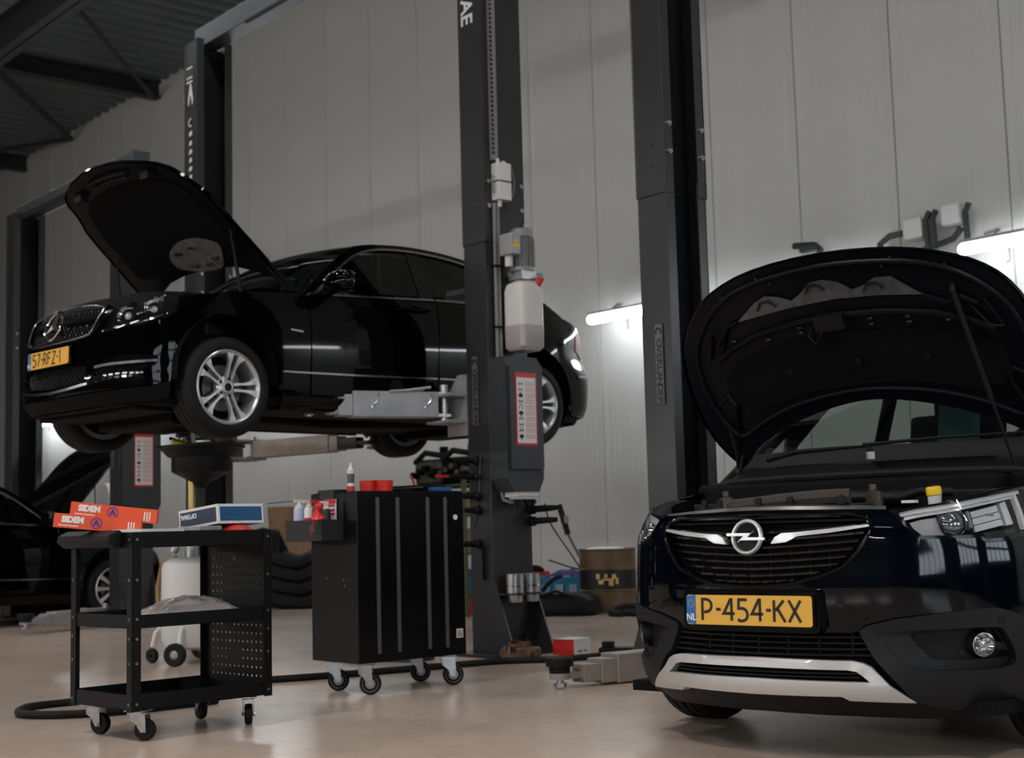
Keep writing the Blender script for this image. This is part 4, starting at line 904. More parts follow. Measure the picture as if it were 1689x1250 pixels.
mb.bx(-cl / 2 - .01, cl / 2 + .01, -cw / 2 - .01, -cw / 2 + .006, ch_ - .02, ch_); mb.bx(-cl / 2 - .01, cl / 2 + .01, cw / 2 - .006, cw / 2 + .01, ch_ - .02, ch_); mb.bx(-cl / 2 - .01, -cl / 2 + .006, -cw / 2, cw / 2, ch_ - .02, ch_); mb.bx(cl / 2 - .006, cl / 2 + .01, -cw / 2, cw / 2, ch_ - .02, ch_)
mb.build('crate_shell', 'cyan_plastic', crate, smooth=0)
t = thing('packed_cloth', 'purple cloth heaped on top of the blue crate', 'cloth', (-10.92, 9.98, .30), .5)
vs = []; rn = random.Random(2)
for i in range(9):
    for j in range(7): vs.append(((i / 8 - .5) * .42 + rn.uniform(-.01, .01), (j / 6 - .5) * .32 + rn.uniform(-.01, .01), .04 + .07 * (1 - (i / 4 - 1) ** 2) * (1 - (j / 3 - 1) ** 2) + rn.uniform(-.012, .02)))
MB().add(vs, [(i * 7 + j, (i + 1) * 7 + j, (i + 1) * 7 + j + 1, i * 7 + j + 1) for i in range(8) for j in range(6)]).build('cloth_heap', 'purple_cloth', t, smooth=60)
t = thing('storage_box', 'red lidded box left of the blue crate by the wall', 'box', (-11.66, 10.05, 0), .3); MB().bx(-.18, .18, -.15, .15, 0, .34).build('box_body', 'bag_base', t, smooth=0, bevel=.01); MB().bx(-.2, .2, -.17, .17, .34, .385).build('lid', 'red', t, smooth=0, bevel=.006)
t = thing('black_bundle', 'black bundle lying on the red lid by the wall', 'bag', (-11.56, 10.05, .385), 0); MBF().lathe([(0, .07), (.08, .065), (.13, .03), (.14, 0), (0, 0)], (0, 0, 0), (0, 0, 1), 12).build('bundle', 'felt_black', t)
t = thing('white_canister', 'white tilted canister on the red lid by the wall', 'canister', (-11.74, 10.0, .44), 0); MB().cyl((-.08, 0, 0), (.10, 0, .04), .055, n=14).build('canister_body', 'white_plastic', t)
case = thing('cable_case', 'low black rounded case on the floor before the drum', 'case', (-10.30, 9.30, 0), .62)
stack(MB(), [(rrect(.72, .42, .10), .01), (rrect(.78, .46, .12), .05), (rrect(.74, .44, .12), .15), (rrect(.60, .34, .10), .205), (rrect(.50, .26, .08), .215)], 0, 0).build('case_shell', 'plastic_black', case, smooth=40)
MB().tube([(-.20, -.23, .08), (-.20, -.20, .18), (.0, -.15, .235), (.2, -.20, .18), (.2, -.23, .08)], .016, 8).build('strap', 'rubber', case)
rb2 = thing('part_box', 'small red and white carton at the foot of the lift post', 'box', (-6.98, 6.40, .004), .16)
MB().bx(-.085, .085, -.09, .09, 0, .105).build('carton', 'box_white', rb2, smooth=0, bevel=.0015); MB().bx(-.0855, .0855, -.0925, -.0905, .002, .103).build('side_panel', 'red', rb2, smooth=0)
MB().bx(-.086, -.0852, -.05, .05, .002, .103).build('end_panel', 'red', rb2, smooth=0); mb = MB(); mb.bx(.0852, .086, -.05, .0, .02, .03); mb.bx(.0852, .086, .02, .05, .02, .03); mb.build('box_print', 'strip_gray', rb2, smooth=0)
t = thing('small_case', 'flat black case behind the red and white carton', 'case', (-6.86, 6.70, 0), .7); MB().bx(-.12, .10, -.06, .06, 0, .035).build('shell', 'plastic_black', t, smooth=0, bevel=.006); MB().bx(-.10, -.02, -.05, .05, .035, .075).build('lid_block', 'plastic_black', t, smooth=0, bevel=.006)
t = thing('wheel_hub_part', 'rusty wheel hub with bolts at the foot of the post', 'car part', (-7.06, 5.98, 0.0), 0)
MB().lathe([(0, .05), (.04, .05), (.045, .09), (.03, .10), (.03, .05), (.10, .04), (.105, .02), (.06, .0), (0, 0)], (0, 0, .02), (.3, -.3, 1), 20).build('hub', 'rust', t)
mb = MB(); [mb.cyl((.07 * math.cos(a), .07 * math.sin(a), .03), (.07 * math.cos(a), .07 * math.sin(a), .085), .009, n=8) for a in (0, 1.25, 2.5, 3.75, 5)]; mb.build('stud', 'bolt', t); MB().tube([(.02, .06, .05), (.05, .09, .13), (.02, .08, .17), (-.02, .07, .13)], .016, 8).build('spring_clip', 'felt_black', t)
t = thing('caliper_part', 'rusty brake caliper on the floor right of the wheel hub', 'car part', (-6.84, 5.90, 0), .6)
MB().box((0, 0, .055), (.15, .09, .08)).build('caliper', 'rust', t, smooth=0, bevel=.02); MB().lathe([(0, -.03), (.03, -.03), (.038, -.01), (.038, .02), (0, .025)], (.0, -.06, .045), (0, 1, 0), 16).build('piston', 'rust', t); MB().cyl((-.02, .02, .09), (-.02, .02, .125), .03, n=12).build('mount', 'rust', t)
t = thing('battery_box', 'dark blue flat box on the floor behind the cabinet casters', 'box', (-7.72, 5.45, 0), .35); MB().bx(-.28, .28, -.12, .12, 0, .09).build('box_body', 'box_navy', t, smooth=0, bevel=.006); MB().bx(-.29, .29, -.125, .125, .09, .105).build('lid', 'arm_gray', t, smooth=0)
# parts rack behind post
rack = thing('parts_rack', 'green steel rack with shelves behind the lift post', 'rack', (-11.55, 8.9, 0), .05)
for x in (-.62, .62):
    for y in (-.3, .3): MB().bx(x - .02, x + .02, y - .02, y + .02, 0, 1.38).build('upright', 'rack_green', rack, smooth=0)
for z in (.25, .62, 1.0, 1.30): MB().bx(-.64, .64, -.32, .32, z - .02, z).build('shelf', 'rack_green', rack, smooth=0)
def on_rack(x, y, z): return Vector((-11.55 + x, 8.9 + y, z))
rk = [('gearbox', 'dark greasy gearbox on top of the rack', 'engine_metal', 'under_black', 1.30, -.1), ('engine_block', 'dark engine block on top of the rack behind the post', 'under_black', 'engine_metal', 1.30, .36)]
for n_, lab, m, m2, z, x in rk:
    t = thing(n_, lab, 'car part', on_rack(x, 0, z), .2); MB().box((0, 0, .14), (.40, .36, .28)).build('block', m, t, smooth=0, bevel=.05)
    for k in range(5): MB().cyl((-.15 + .075 * k, -.16, .10 + .04 * (k % 3)), (-.15 + .075 * k, -.26, .12 + .03 * (k % 3)), .03, n=10).build('port', m2, t)
    MB().tube([(-.2, -.15, .25), (0, -.22, .34), (.2, -.15, .30)], .03, 8).build('hose_part', 'rubber', t); MB().cyl((.15, -.1, .28), (.15, -.1, .40), .045, n=12).build('neck', m2, t)
for k, (x, z, w, h, m, lab) in enumerate(((-.36, 1.0, .44, .22, 'cardboard', 'brown carton on the upper shelf of the rack, left'), (.06, 1.0, .34, .24, 'cardboard', 'brown carton on the upper shelf of the rack, middle'), (.43, 1.0, .34, .20, 'cardboard', 'brown carton on the upper shelf of the rack, right'), (-.3, .62, .4, .2, 'rust', 'rusty tin on the middle shelf of the rack'), (.40, .62, .30, .24, 'cardboard', 'brown carton on the middle shelf of the rack'), (.30, .25, .3, .2, 'tool_blue', 'blue box on the low shelf of the rack'), (.5, .02, .24, .16, 'red', 'red box on the floor under the rack'))):
    t = thing('parts_box', lab, 'box', on_rack(x, -.02, z), 0); MB().bx(-w / 2, w / 2, -.2, .2, 0, h).build('box_body', m, t, smooth=0, bevel=.004); MB().bx(-.03, .03, -.2015, .2015, h - .06, h + .001).build('tape', 'cardboard_dark', t, smooth=0)
# cartons and tyres far left behind the cabinet
for k, (x, y, w, d, h, m, lab) in enumerate(((-17.55, 10.55, .5, .5, .95, 'cardboard', 'tall brown carton by the wall between cart and cabinet'), (-16.95, 10.55, .45, .5, 1.02, 'cardboard', 'brown carton by the wall touching the cabinet outline'), (-18.2, 10.6, .5, .5, .75, 'cardboard_dark', 'dark brown carton leftmost by the wall behind the cart'), (-17.75, 10.0, .35, .4, .42, 'cardboard', 'small brown carton in front of the tall ones by the wall'))):
    t = thing('carton', lab, 'box', (x, y, 0), .1 * k - .1); MB().bx(-w / 2, w / 2, -d / 2, d / 2, 0, h).build('carton_body', m, t, smooth=0, bevel=.004); MB().bx(-w / 2 - .001, w / 2 + .001, -.03, .03, h - .12, h + .001).build('tape', 'cardboard_dark', t, smooth=0)
t = thing('cardboard_cylinder', 'brown cardboard tub on top of the tall carton', 'tub', (-17.55, 10.55, .95), 0); MB().lathe([(0, 0), (.17, 0), (.19, .30), (.18, .30), (.16, .02)], (0, 0, 0), (0, 0, 1), 22).build('tub', 'cardboard', t)
t = thing('hose_heap', 'heap of black hoses on the floor by the cartons', 'hose', (-14.75, 8.9, 0), 0)
for k in range(4): MB().tube([((.75 - .08 * k) * math.cos(a * PI / 9), (.5 - .05 * k) * math.sin(a * PI / 9), .09 + .15 * k + .05 * math.sin(a)) for a in range(18)], .09, 8, closed=True).build('coil', 'rubber', t)
t = thing('floor_reel', 'black covered machine under a dark sheet behind the pegboard', 'machine', (-15.4, 9.0, 0), 0); MBF().lathe([(0, .95), (.2, .9), (.34, .6), (.46, .2), (.5, 0), (0, 0)], (0, 0, 0), (0, 0, 1), 18).build('sheet', 'felt_black', t)
# wall pipes, hose reel, valves
t = thing('wall_pipe', 'two thin dark pipes running down the back wall behind the oil bowl', 'pipe', (-24.2, YB - .06, 0), 0)
for x in (0, .38): MB().cyl((x, 0, .1), (x, 0, 3.2), .035, n=8).build('pipe', 'box_gray', t)
t = thing('wall_reel', 'white and black reel on the wall left of the oil drainer pole', 'hose reel', (-24.0, YB - .25, 1.62), 0); MB().cyl((0, -.1, 0), (0, .15, 0), .24, n=20).build('drum', 'white_plastic', t); MB().bx(-.45, .55, -.22, .2, -.33, -.18).build('tray', 'plastic_black', t, smooth=0, bevel=.03)
t = thing('wall_valve', 'pipe bracket with two pale valve boxes on the wall beside the tube lamp', 'valve', (-7.2, YB - .12, 3.36), 0)
MB().bx(-.14, .06, -.05, .08, .0, .20).build('valve_box', 'white_plastic', t, smooth=0, bevel=.03); MB().bx(.26, .46, -.05, .08, .06, .26).build('valve_box', 'white_plastic', t, smooth=0, bevel=.03)
MB().tube([(-.95, .06, -.16), (-.2, .06, -.13), (.12, .0, -.10), (.36, 0, -.06), (.44, .0, .02)], .03, 8).build('pipe', 'box_gray', t); MB().tube([(-.45, .04, -.12), (-.42, .02, .03), (-.30, 0, .08), (-.16, 0, .08)], .03, 8).build('elbow', 'box_gray', t)
for x in (.10, .17, .50): MB().tube([(x, 0, -.12), (x, -.02, .15), (x + .05, -.03, .22)], .028, 8).build('valve_stem', 'box_gray', t)
MB().cyl((.02, .06, -.9), (.02, .06, -.1), .03, n=8).build('drop_pipe', 'box_gray', t); MB().cyl((.42, .06, -.9), (.42, .06, -.1), .03, n=8).build('drop_pipe', 'box_gray', t)
t = thing('wall_camera', 'small dark lamp bracket on the wall above the bonnet edge', 'bracket', (-8.52, YB - .10, 3.44), 0); MB().tube([(-.1, 0, .1), (.15, 0, .07), (.22, 0, 0)], .035, 6).build('arm', 'box_gray', t); MB().box((.12, -.04, .03), (.2, .08, .05)).build('head', 'box_gray', t, smooth=0)
def catmull(pts,n=12):
    out=[]
    P=[pts[0]]+list(pts)+[pts[-1]]
    for i in range(1,len(P)-2):
        a,b,c,d=P[i-1],P[i],P[i+1],P[i+2]
        for k in range(n):
            t=k/n
            out.append(tuple(.5*(2*b[j]+(c[j]-a[j])*t+(2*a[j]-5*b[j]+4*c[j]-d[j])*t*t+(3*b[j]-a[j]-3*c[j]+d[j])*t**3) for j in range(len(b))))
    out.append(tuple(pts[-1]))
    return out
def lerp1(tab,x):
    if x<=tab[0][0]: return tab[0][1]
    for (a,b),(c,d) in zip(tab,tab[1:]):
        if x<=c:
            return b+(d-b)*(x-a)/(c-a)
    return tab[-1][1]
def sstep(a,b,x):
    t=min(1,max(0,(x-a)/(b-a)));return t*t*(3-2*t)
class Body:
    def __init__(S,plan,pf,ps,pr=None,sf=(.5,1.1),yr=(3.0,3.5)):
        m=[(-plan[1][0],plan[1][1])]
        full=catmull(m+list(plan),16)[16:]
        S.pl=full;S.s=[0]
        for a,b in zip(full,full[1:]): S.s.append(S.s[-1]+math.dist(a,b))
        S.L=S.s[-1]
        S.pf=catmull(pf,6);S.ps=catmull(ps,6);S.pr=catmull(pr or ps,6);S.sf=sf
        S.sr=(S.s_of_y(yr[0]),S.s_of_y(yr[1]))
    def _i(S,s):
        lo,hi=0,len(S.s)-2
        while lo<hi:
            m=(lo+hi+1)//2
            if S.s[m]<=s: lo=m
            else: hi=m-1
        return lo
    def C(S,s):
        sg=-1 if s<0 else 1;s=min(abs(s),S.L-1e-6);i=S._i(s)
        t=(s-S.s[i])/(S.s[i+1]-S.s[i]);a,b=S.pl[i],S.pl[i+1]
        def tan(k):
            p,q=S.pl[max(k-1,0)],S.pl[min(k+1,len(S.pl)-1)]
            return (q[0]-p[0],q[1]-p[1])
        ta,tb=tan(i),tan(i+1)
        if i==0: ta=(1,0)
        tx=ta[0]*(1-t)+tb[0]*t;ty=ta[1]*(1-t)+tb[1]*t;l=math.hypot(tx,ty)
        return (a[0]+(b[0]-a[0])*t)*sg,a[1]+(b[1]-a[1])*t,ty/l*sg,-tx/l
    def off(S,s,z):
        s=abs(s);w=sstep(S.sf[0],S.sf[1],s);o=lerp1(S.pf,z)*(1-w)+lerp1(S.ps,z)*w
        v=sstep(S.sr[0],S.sr[1],s)
        return o*(1-v)+lerp1(S.pr,z)*v
    def P(S,s,z,d=0):
        x,y,nx,ny=S.C(s);o=d-S.off(s,z)
        return (x+nx*o,y+ny*o,z)
    def s_of_x(S,x):
        for i in range(len(S.pl)-1):
            if S.pl[i+1][0]>=abs(x):
                a,b=S.pl[i],S.pl[i+1];t=(abs(x)-a[0])/(b[0]-a[0]);v=S.s[i]+t*(S.s[i+1]-S.s[i]);return math.copysign(v,x)
        return S.L
    def s_of_y(S,y):
        for i in range(len(S.pl)-1):
            if S.pl[i+1][1]>=y:
                a,b=S.pl[i],S.pl[i+1];t=(y-a[1])/max(1e-9,b[1]-a[1]);return S.s[i]+t*(S.s[i+1]-S.s[i])
        return S.L
OPEL=Body([(0,-.845),(.22,-.822),(.42,-.755),(.58,-.672),(.705,-.57),(.79,-.43),(.85,-.24),(.875,-.05),(.885,.3),(.885,1.2),(.885,2.2),(.87,2.7),(.80,3.1),(.6,3.3),(0,3.38)],
  [(.12,.16),(.17,.07),(.21,.02),(.27,.0),(.34,.0),(.36,.012),(.45,.02),(.52,.0),(.60,-.005),(.70,.0),(.78,.0),(.84,.02),(.88,.05),(.93,.11),(1.0,.2),(1.1,.35)],
  [(.12,.14),(.18,.08),(.24,.04),(.32,.02),(.42,.0),(.6,.0),(.75,.01),(.85,.045),(.93,.085),(1.0,.12),(1.1,.16)],None,(.45,.95),(2.7,3.1))
MERC=Body([(0,-.80),(.25,-.79),(.45,-.745),(.62,-.655),(.74,-.52),(.82,-.35),(.862,-.1),(.88,.3),(.885,.8),(.885,1.5),(.885,2.2),(.88,2.8),(.86,3.15),(.80,3.42),(.66,3.6),(.4,3.70),(0,3.73)],
  [(.12,.2),(.18,.10),(.23,.04),(.28,.01),(.34,.0),(.45,.0),(.55,.01),(.62,.03),(.70,.07),(.78,.12),(.85,.2),(1.0,.3)],
  [(.15,.10),(.22,.04),(.3,.012),(.42,.006),(.55,.0),(.70,.0),(.80,.008),(.90,.025),(1.0,.055),(1.1,.1)],
  [(.15,.14),(.22,.08),(.32,.02),(.45,.0),(.6,.0),(.75,.05),(.9,.06),(1.05,.09),(1.1,.12)],(.5,1.05),(3.0,3.45))
# ------------------------------------------------------------------ cars
def patch(B, poly, name, m, parent, holes=(), g=.05, d=0., t=.014, back=False):
    P, T, bd = fill([list(poly)] + [list(h) for h in holes], g)
    Q = [B.P(s, z, d) for s, z in P]; k = len(Q)
    fs = list(T)
    # s runs towards the car's left, z up, seen from outside this is ccw when s grows to the viewer's right
    vs = list(Q); inn = [B.P(s, z, d - t) for s, z in P]
    if back: vs += inn; fs += [tuple(i + k for i in f[::-1]) for f in T]
    for a, b in bd:
        q = len(vs); vs += [Q[a], Q[b], inn[b], inn[a]]; fs.append((q, q + 3, q + 2, q + 1))
    return MB().add(vs, fs).build(name, m, parent, smooth=32)
def mir(P): return [(-a, b) for a, b in P][::-1]
def strip_poly(pts, h): return [(a, b - h / 2) for a, b in pts] + [(a, b + h / 2) for a, b in pts[::-1]]
def sframe(B, s, z, d=0.):
    a = Vector(B.P(s - .01, z, d)); b = Vector(B.P(s + .01, z, d)); c = Vector(B.P(s, z + .01, d)); e = Vector(B.P(s, z - .01, d)); u = (b - a).normalized(); v = (c - e).normalized()
    return Vector(B.P(s, z, d)), u, (v - u * v.dot(u)).normalized()
def loft(mb, A, Bp, n=10, crown=0., bow=0., off=(0, 0, 0)):
    """surface between two polylines"""
    m = len(A); vs = []; fs = []
    for a, b in zip(A, Bp):
        a, b = Vector(a), Vector(b)
        for k in range(n + 1):
            t = k / n; w = 4 * t * (1 - t); vs.append(a.lerp(b, t) + Vector((0, bow * w, crown * w)) + Vector(off))
    for i in range(m - 1):
        for k in range(n): fs.append((i * (n + 1) + k, i * (n + 1) + k + 1, (i + 1) * (n + 1) + k + 1, (i + 1) * (n + 1) + k))
    return mb.add(vs, fs)
def wheel(parent, x, y, z, R, rim_r, w, side, style, a0=0., steer=0.):
    """wheel part; side +1 faces +x"""
    T = Matrix.Translation((x, y, z)) @ Matrix.Rotation(steer, 4, 'Z')
    ax = (side, 0, 0); h = w / 2
    ty = MB(T).lathe([(rim_r - .02, -h + .03), (rim_r + .004, -h + .012), (rim_r + .02, -h), (R - .035, -h + .002), (R - .012, -h + .012), (R, -h + .035), (R, -h + .06), (R - .007, -h + .061), (R - .007, -h + .068), (R + .001, -h + .069), (R + .001, -.006), (R - .007, -.005), (R - .007, .005), (R + .001, .006), (R + .001, h - .069), (R - .007, h - .068), (R - .007, h - .061), (R, h - .06), (R, h - .035), (R - .012, h - .012), (R - .035, h - .002), (R - .06, h + .001), (rim_r + .02, h), (rim_r + .006, h - .006), (rim_r - .004, h - .02)], (0, 0, 0), ax, 64).build('wheel', 'rubber', parent, smooth=50)
    MB(T).lathe([(rim_r - .004, h - .018), (rim_r + .004, h - .008), (rim_r - .004, h - .002), (rim_r - .014, h - .008), (rim_r - .022, h - .03), (rim_r - .03, h - .06), (rim_r - .035, -h + .02), (rim_r, -h + .01)], (0, 0, 0), ax, 56).build('rim', style[0], ty, smooth=40)
    MB(T).lathe([(.02, h - .115), (.145, h - .115), (.145, h - .09), (.02, h - .09)], (0, 0, 0), ax, 36).build('brake_disc', 'steel_disc', ty)
    mb = MB(T); mb.lathe([(.0, -h + .06), (rim_r - .034, -h + .06)], (0, 0, 0), ax, 30); mb.build('wheel_backing', 'under_black', ty)
    def spk(pts_r_o, ang, mbx):
        # pts: (r, lo, hi, depth) cross sections
        ca, sa = math.cos(ang), math.sin(ang); vs = []; fs = []
        for r, lo, hi, dp in pts_r_o:
            for o_, d_ in ((lo, dp - .022), (lo + .003, dp), (hi - .003, dp), (hi, dp - .022)):
                vs.append((side * (h + d_), ca * r - sa * o_, sa * r + ca * o_))
        k = 4
        for i in range(len(pts_r_o) - 1):
            for q in range(3): fs.append((i * k + q, i * k + q + 1, (i + 1) * k + q + 1, (i + 1) * k + q))
        if side < 0: fs = [f[::-1] for f in fs]
        mbx.add(vs, [f[::-1] for f in fs])
    R1 = rim_r - .006; n = style[2]; pairs = style[1] == 'pair'; proto = None
    for q in range(n):
        ang = a0 + 2 * PI * q / n
        for sg in ((1, -1) if pairs else (0,)):
            mb = MB(T)
            if pairs:
                sec = [(.052, .006, .030, -.030), (.09, .010, .030, -.026), (.13, .012, .032, -.022), (.17, .014, .044, -.016), (R1 - .012, .016, .078, -.010), (R1, .016, .088, -.012)]
                if sg < 0: sec = [(r, -b, -a, d_) for r, a, b, d_ in sec]
            else: sec = [(.045, -.020, .020, -.030), (.10, -.016, .016, -.024), (.16, -.019, .019, -.018), (R1, -.028, .028, -.010)]
            spk(sec, ang, mb); mb.build('spoke', style[0], ty, smooth=45)
    hb = MB(T); hb.lathe([(.075, h - .075), (.07, h - .045), (.055, h - .032), (.04, h - .028), (.036, h - .02), (.0, h - .016)], (0, 0, 0), ax, 28); hb.build('hub_cap', style[0], ty)
    nb = MB(T)
    for q in range(5):
        ang = a0 + (q + .0) * 2 * PI / 5; c = Vector((side * (h - .030), .056 * math.cos(ang), .056 * math.sin(ang))); nb.cyl(c, c + Vector((side * .004, 0, 0)), .0095, n=10)
    nb.cyl((side * (h - .018), 0, 0), (side * (h - .0145), 0, 0), .026, n=18); nb.build('wheel_bolts', 'plastic_black', ty)
    return ty
def arch(cy, cz, r, a0, a1, n=14): return [(cy + r * math.cos(math.radians(a0 + (a1 - a0) * k / n)), cz + r * math.sin(math.radians(a0 + (a1 - a0) * k / n))) for k in range(n + 1)]
def liner(parent, x0, x1, cy, cz, r):
    mb = MB(); A = [(x0, a, b) for a, b in arch(cy, cz, r, -8, 188, 20)]; Bq = [(x1, a, b) for a, b in arch(cy, cz, r, -8, 188, 20)]
    loft(mb, A, Bq, 2); mb.add([(x1, a, b) for a, b in arch(cy, cz, r, -8, 188, 20)], [tuple(range(21))]); return mb.build('wheel_housing', 'under_black', parent)
def core(B, parent, arches, z0, z1, d=-.035, s_front=0.):
    """dark inner body behind all panels, open at the wheels"""
    S_ = [-B.L + 2 * B.L * i / 110 for i in range(111)]; Z_ = [z0 + (z1 - z0) * j / 12 for j in range(13)]; vs = [B.P(s, z, d) for s in S_ for z in Z_]; fs = []
    for i in range(110):
        for j in range(12):
            q = [i * 13 + j, (i + 1) * 13 + j, (i + 1) * 13 + j + 1, i * 13 + j + 1]; c = sum((Vector(vs[k]) for k in q), Vector()) / 4
            if abs(c.x) > .55 and any(math.hypot(c.y - ay, c.z - az) < r + .03 for ay, az, r in arches): continue
            fs.append(tuple(q))
    return MB().add(vs, fs).build('inner_body', 'under_black', parent)

def saloon(root, B, hood_deg, front=True, glass='dark_glass', paint='black_paint', style=('alloy', 'pair', 5), droop=0., hoodless=False):
    """four-door saloon: shell panels on both sides, cabin, wheels, open bonnet"""
    AF, AR, AZ, RA = 0., 2.80, .40, .372
    sy = B.s_of_y
    core(B, root, ((AF, AZ, RA), (AR, AZ, RA)), .22, .90)
    MB().prism([(-.50, -.60), (.50, -.60), (.74, -.40), (.74, 3.10), (.55, 3.42), (-.55, 3.42), (-.74, 3.10), (-.74, -.40)], (0, 0, .20), (1, 0, 0), (0, 1, 0), .04).build('underbody', 'under_black', root, smooth=0)
    mb = MB(); mb.tube([(.25, .2, .21), (.22, 1.2, .18), (.3, 2.2, .2), (.35, 3.0, .24), (.4, 3.6, .26)], .035, 8); mb.box((0, .1, .16), (.9, .5, .09)); mb.box((0, 2.75, .2), (.8, .4, .12)); mb.box((0, -.35, .19), (1.2, .3, .03)); mb.build('exhaust', 'under_black', root)
    for sd in (1, -1):
        f = (lambda P: [(sy(y), z) for y, z in P]) if sd > 0 else (lambda P: [(-sy(y), z) for y, z in P][::-1])
        # fender from the lamp to the door
        fen = [(-.362, .50)] + arch(AF, AZ, RA, 165, -10, 16) + [(.39, .27), (.615, .25), (.622, .6), (.625, .965), (.45, .962), (.2, .945), (0, .92), (-.2, .885), (-.325, .865), (-.335, .80), (-.338, .66)]
        patch(B, f(fen), 'front_fender', paint, root)
        d1 = [(.632, .30), (1.745, .30), (1.752, .6), (1.80, 1.04), (.632, .965)]
        dr = patch(B, f(d1), 'front_door', paint, root)
        d2 = [(1.757, .30), (2.30, .30), (2.415, .42)] + arch(AR, AZ, RA, 172, 128, 6) + [(2.62, .85), (2.95, 1.075), (1.81, 1.04), (1.762, .6)]
        rd = patch(B, f(d2), 'rear_door', paint, root)
        qp = arch(AR, AZ, RA, 122, -12, 12) + [(3.22, .30), (3.30, .55), (3.45, .72), (3.46, .80), (3.52, .99), (3.2, 1.05), (2.96, 1.08), (2.63, .85)]
        patch(B, f(qp), 'quarter_panel', paint, root)
        patch(B, f([(.40, .195), (2.40, .195), (2.40, .285), (.40, .285)]), 'side_sill', paint, root, d=.006)
        patch(B, f(strip_poly([(.40, .437), (1.0, .447), (1.74, .467)], .012)), 'sill_trim', 'dull_chrome', dr, d=.010, t=.012); patch(B, f(strip_poly([(1.765, .468), (2.36, .48)], .012)), 'sill_trim', 'dull_chrome', rd, d=.010, t=.012)
        patch(B, f(strip_poly([(.64, .972), (1.2, 1.006), (1.785, 1.046)], .013)), 'belt_trim', 'dull_chrome', dr, d=.010, t=.014); patch(B, f(strip_poly([(1.80, 1.047), (2.4, 1.068), (2.95, 1.08)], .013)), 'belt_trim', 'dull_chrome', rd, d=.010, t=.014)
        patch(B, f(strip_poly([(.46, .716), (.56, .708)], .012)), 'fender_badge', 'chrome', root, d=.004, t=.006)
        for yh, pr_ in ((1.60, dr), (2.62, rd)):
            zc = .958 if yh < 2 else .985; s_ = sy(yh) * sd; o, u, v = sframe(B, s_, zc, .0); n_ = u.cross(v)
            if sd < 0: u = -u
            MB().tube([o - u * .11 + n_ * .004, o - u * .09 + n_ * .035, o + u * .03 + n_ * .04, o + u * .09 + n_ * .032, o + u * .11 + n_ * .004], [.010, .014, .015, .013, .009], 8).build('door_handle', 'gloss_black', pr_)
        liner(root, sd * .87, sd * .55, AF, AZ, RA + .005); liner(root, sd * .87, sd * .55, AR, AZ, RA + .005)
        # door mirror
        mp = [(sd * (.86 + a), .88 + b, 1.06 + c) for a, b, c in ((0, 0, 0),)]
        st = [(rrect(.02, .05, .008), 0.), ]
        mm = MB()
        secs = [(.86, .03, .03, .03), (.89, .08, .10, .07), (.95, .10, .135, .10), (1.04, .105, .145, .10), (1.10, .085, .12, .09), (1.125, .03, .05, .05)]
        n = 16; vs = []; fs = []
        for xx, a, hgt, _ in secs:
            for k in range(n):
                t = 2 * PI * k / n; c_, s_ = math.cos(t), math.sin(t); vs.append((sd * xx, .775 + a * .62 * (abs(c_) ** .7) * (1 if c_ > 0 else -1), 1.05 + hgt * .5 * (abs(s_) ** .7) * (1 if s_ > 0 else -1)))
        for i in range(len(secs) - 1):
            for k in range(n): fs.append((i * n + k, i * n + (k + 1) % n, (i + 1) * n + (k + 1) % n, (i + 1) * n + k))
        fs += [tuple(range(n)), tuple(range((len(secs) - 1) * n, len(secs) * n))]
        mm.add(vs, fs if sd < 0 else [q[::-1] for q in fs]); mo_ = mm.build('door_mirror', paint, root, smooth=60)
        MB().add([(sd * 1.09, .8405, .995), (sd * .92, .8405, .995), (sd * .92, .8405, 1.10), (sd * 1.09, .8405, 1.10)], [(0, 1, 2, 3)]).build('mirror_glass', 'chrome', mo_, smooth=0)
        MB().tube([(sd * .83, .80, .975), (sd * .88, .79, .985), (sd * .95, .78, 1.0)], .022, 8).build('mirror_foot', 'gloss_black', mo_)
    # cabin side surface
    def G(y, z): return .842 - .42 * (max(z, .9) - .98) - .035 * ((y - 1.6) / 1.3) ** 2 - .16 * max(0, z - 1.3) ** 1.5
    DLO = [(.705, .985), (.83, 1.085), (.95, 1.18), (1.08, 1.275), (1.22, 1.345), (1.40, 1.392), (1.65, 1.414), (1.95, 1.412), (2.25, 1.38), (2.55, 1.32), (2.80, 1.22), (2.93, 1.13), (2.93, 1.085), (2.4, 1.075), (1.79, 1.052)]
    OUT = [(.60, .965), (.74, 1.085), (.88, 1.20), (1.02, 1.30), (1.17, 1.385), (1.34, 1.425), (1.65, 1.452), (1.95, 1.452), (2.25, 1.425), (2.55, 1.37), (2.78, 1.305), (3.05, 1.165), (3.22, 1.055), (2.96, 1.06), (1.80, 1.03)]
    rail = OUT[5:11]; A_ = OUT[:6]; C_ = OUT[10:13]
    for sd in (1, -1):
        class GS:
            @staticmethod
            def P(y, z, d=0.): return (sd * (G(abs(y), z) + d), abs(y), z)
        q = (lambda P: list(P)) if sd > 0 else (lambda P: [(-y, z) for y, z in P][::-1])
        patch(GS, q(OUT), 'cabin_side', paint, root, [q(DLO)], g=.09)
        ci = DLO[:12]
        tr = [Vector(GS.P(y, z, .006)) for y, z in catmull(ci, 4)]; MB().tube(tr, .008, 6).build('window_trim', 'dull_chrome', root)
        patch(GS, q([(.74, .99), (.86, 1.085), (.97, 1.17), (1.09, 1.255), (1.23, 1.325), (1.41, 1.372), (1.60, 1.392), (1.655, 1.39), (1.68, 1.07)]), 'front_door_glass', glass, root, g=.2, d=-.012, t=.003)
        patch(GS, q([(1.79, 1.075), (1.78, 1.395), (1.95, 1.392), (2.25, 1.36), (2.52, 1.305), (2.54, 1.09)]), 'rear_door_glass', glass, root, g=.2, d=-.012, t=.003)
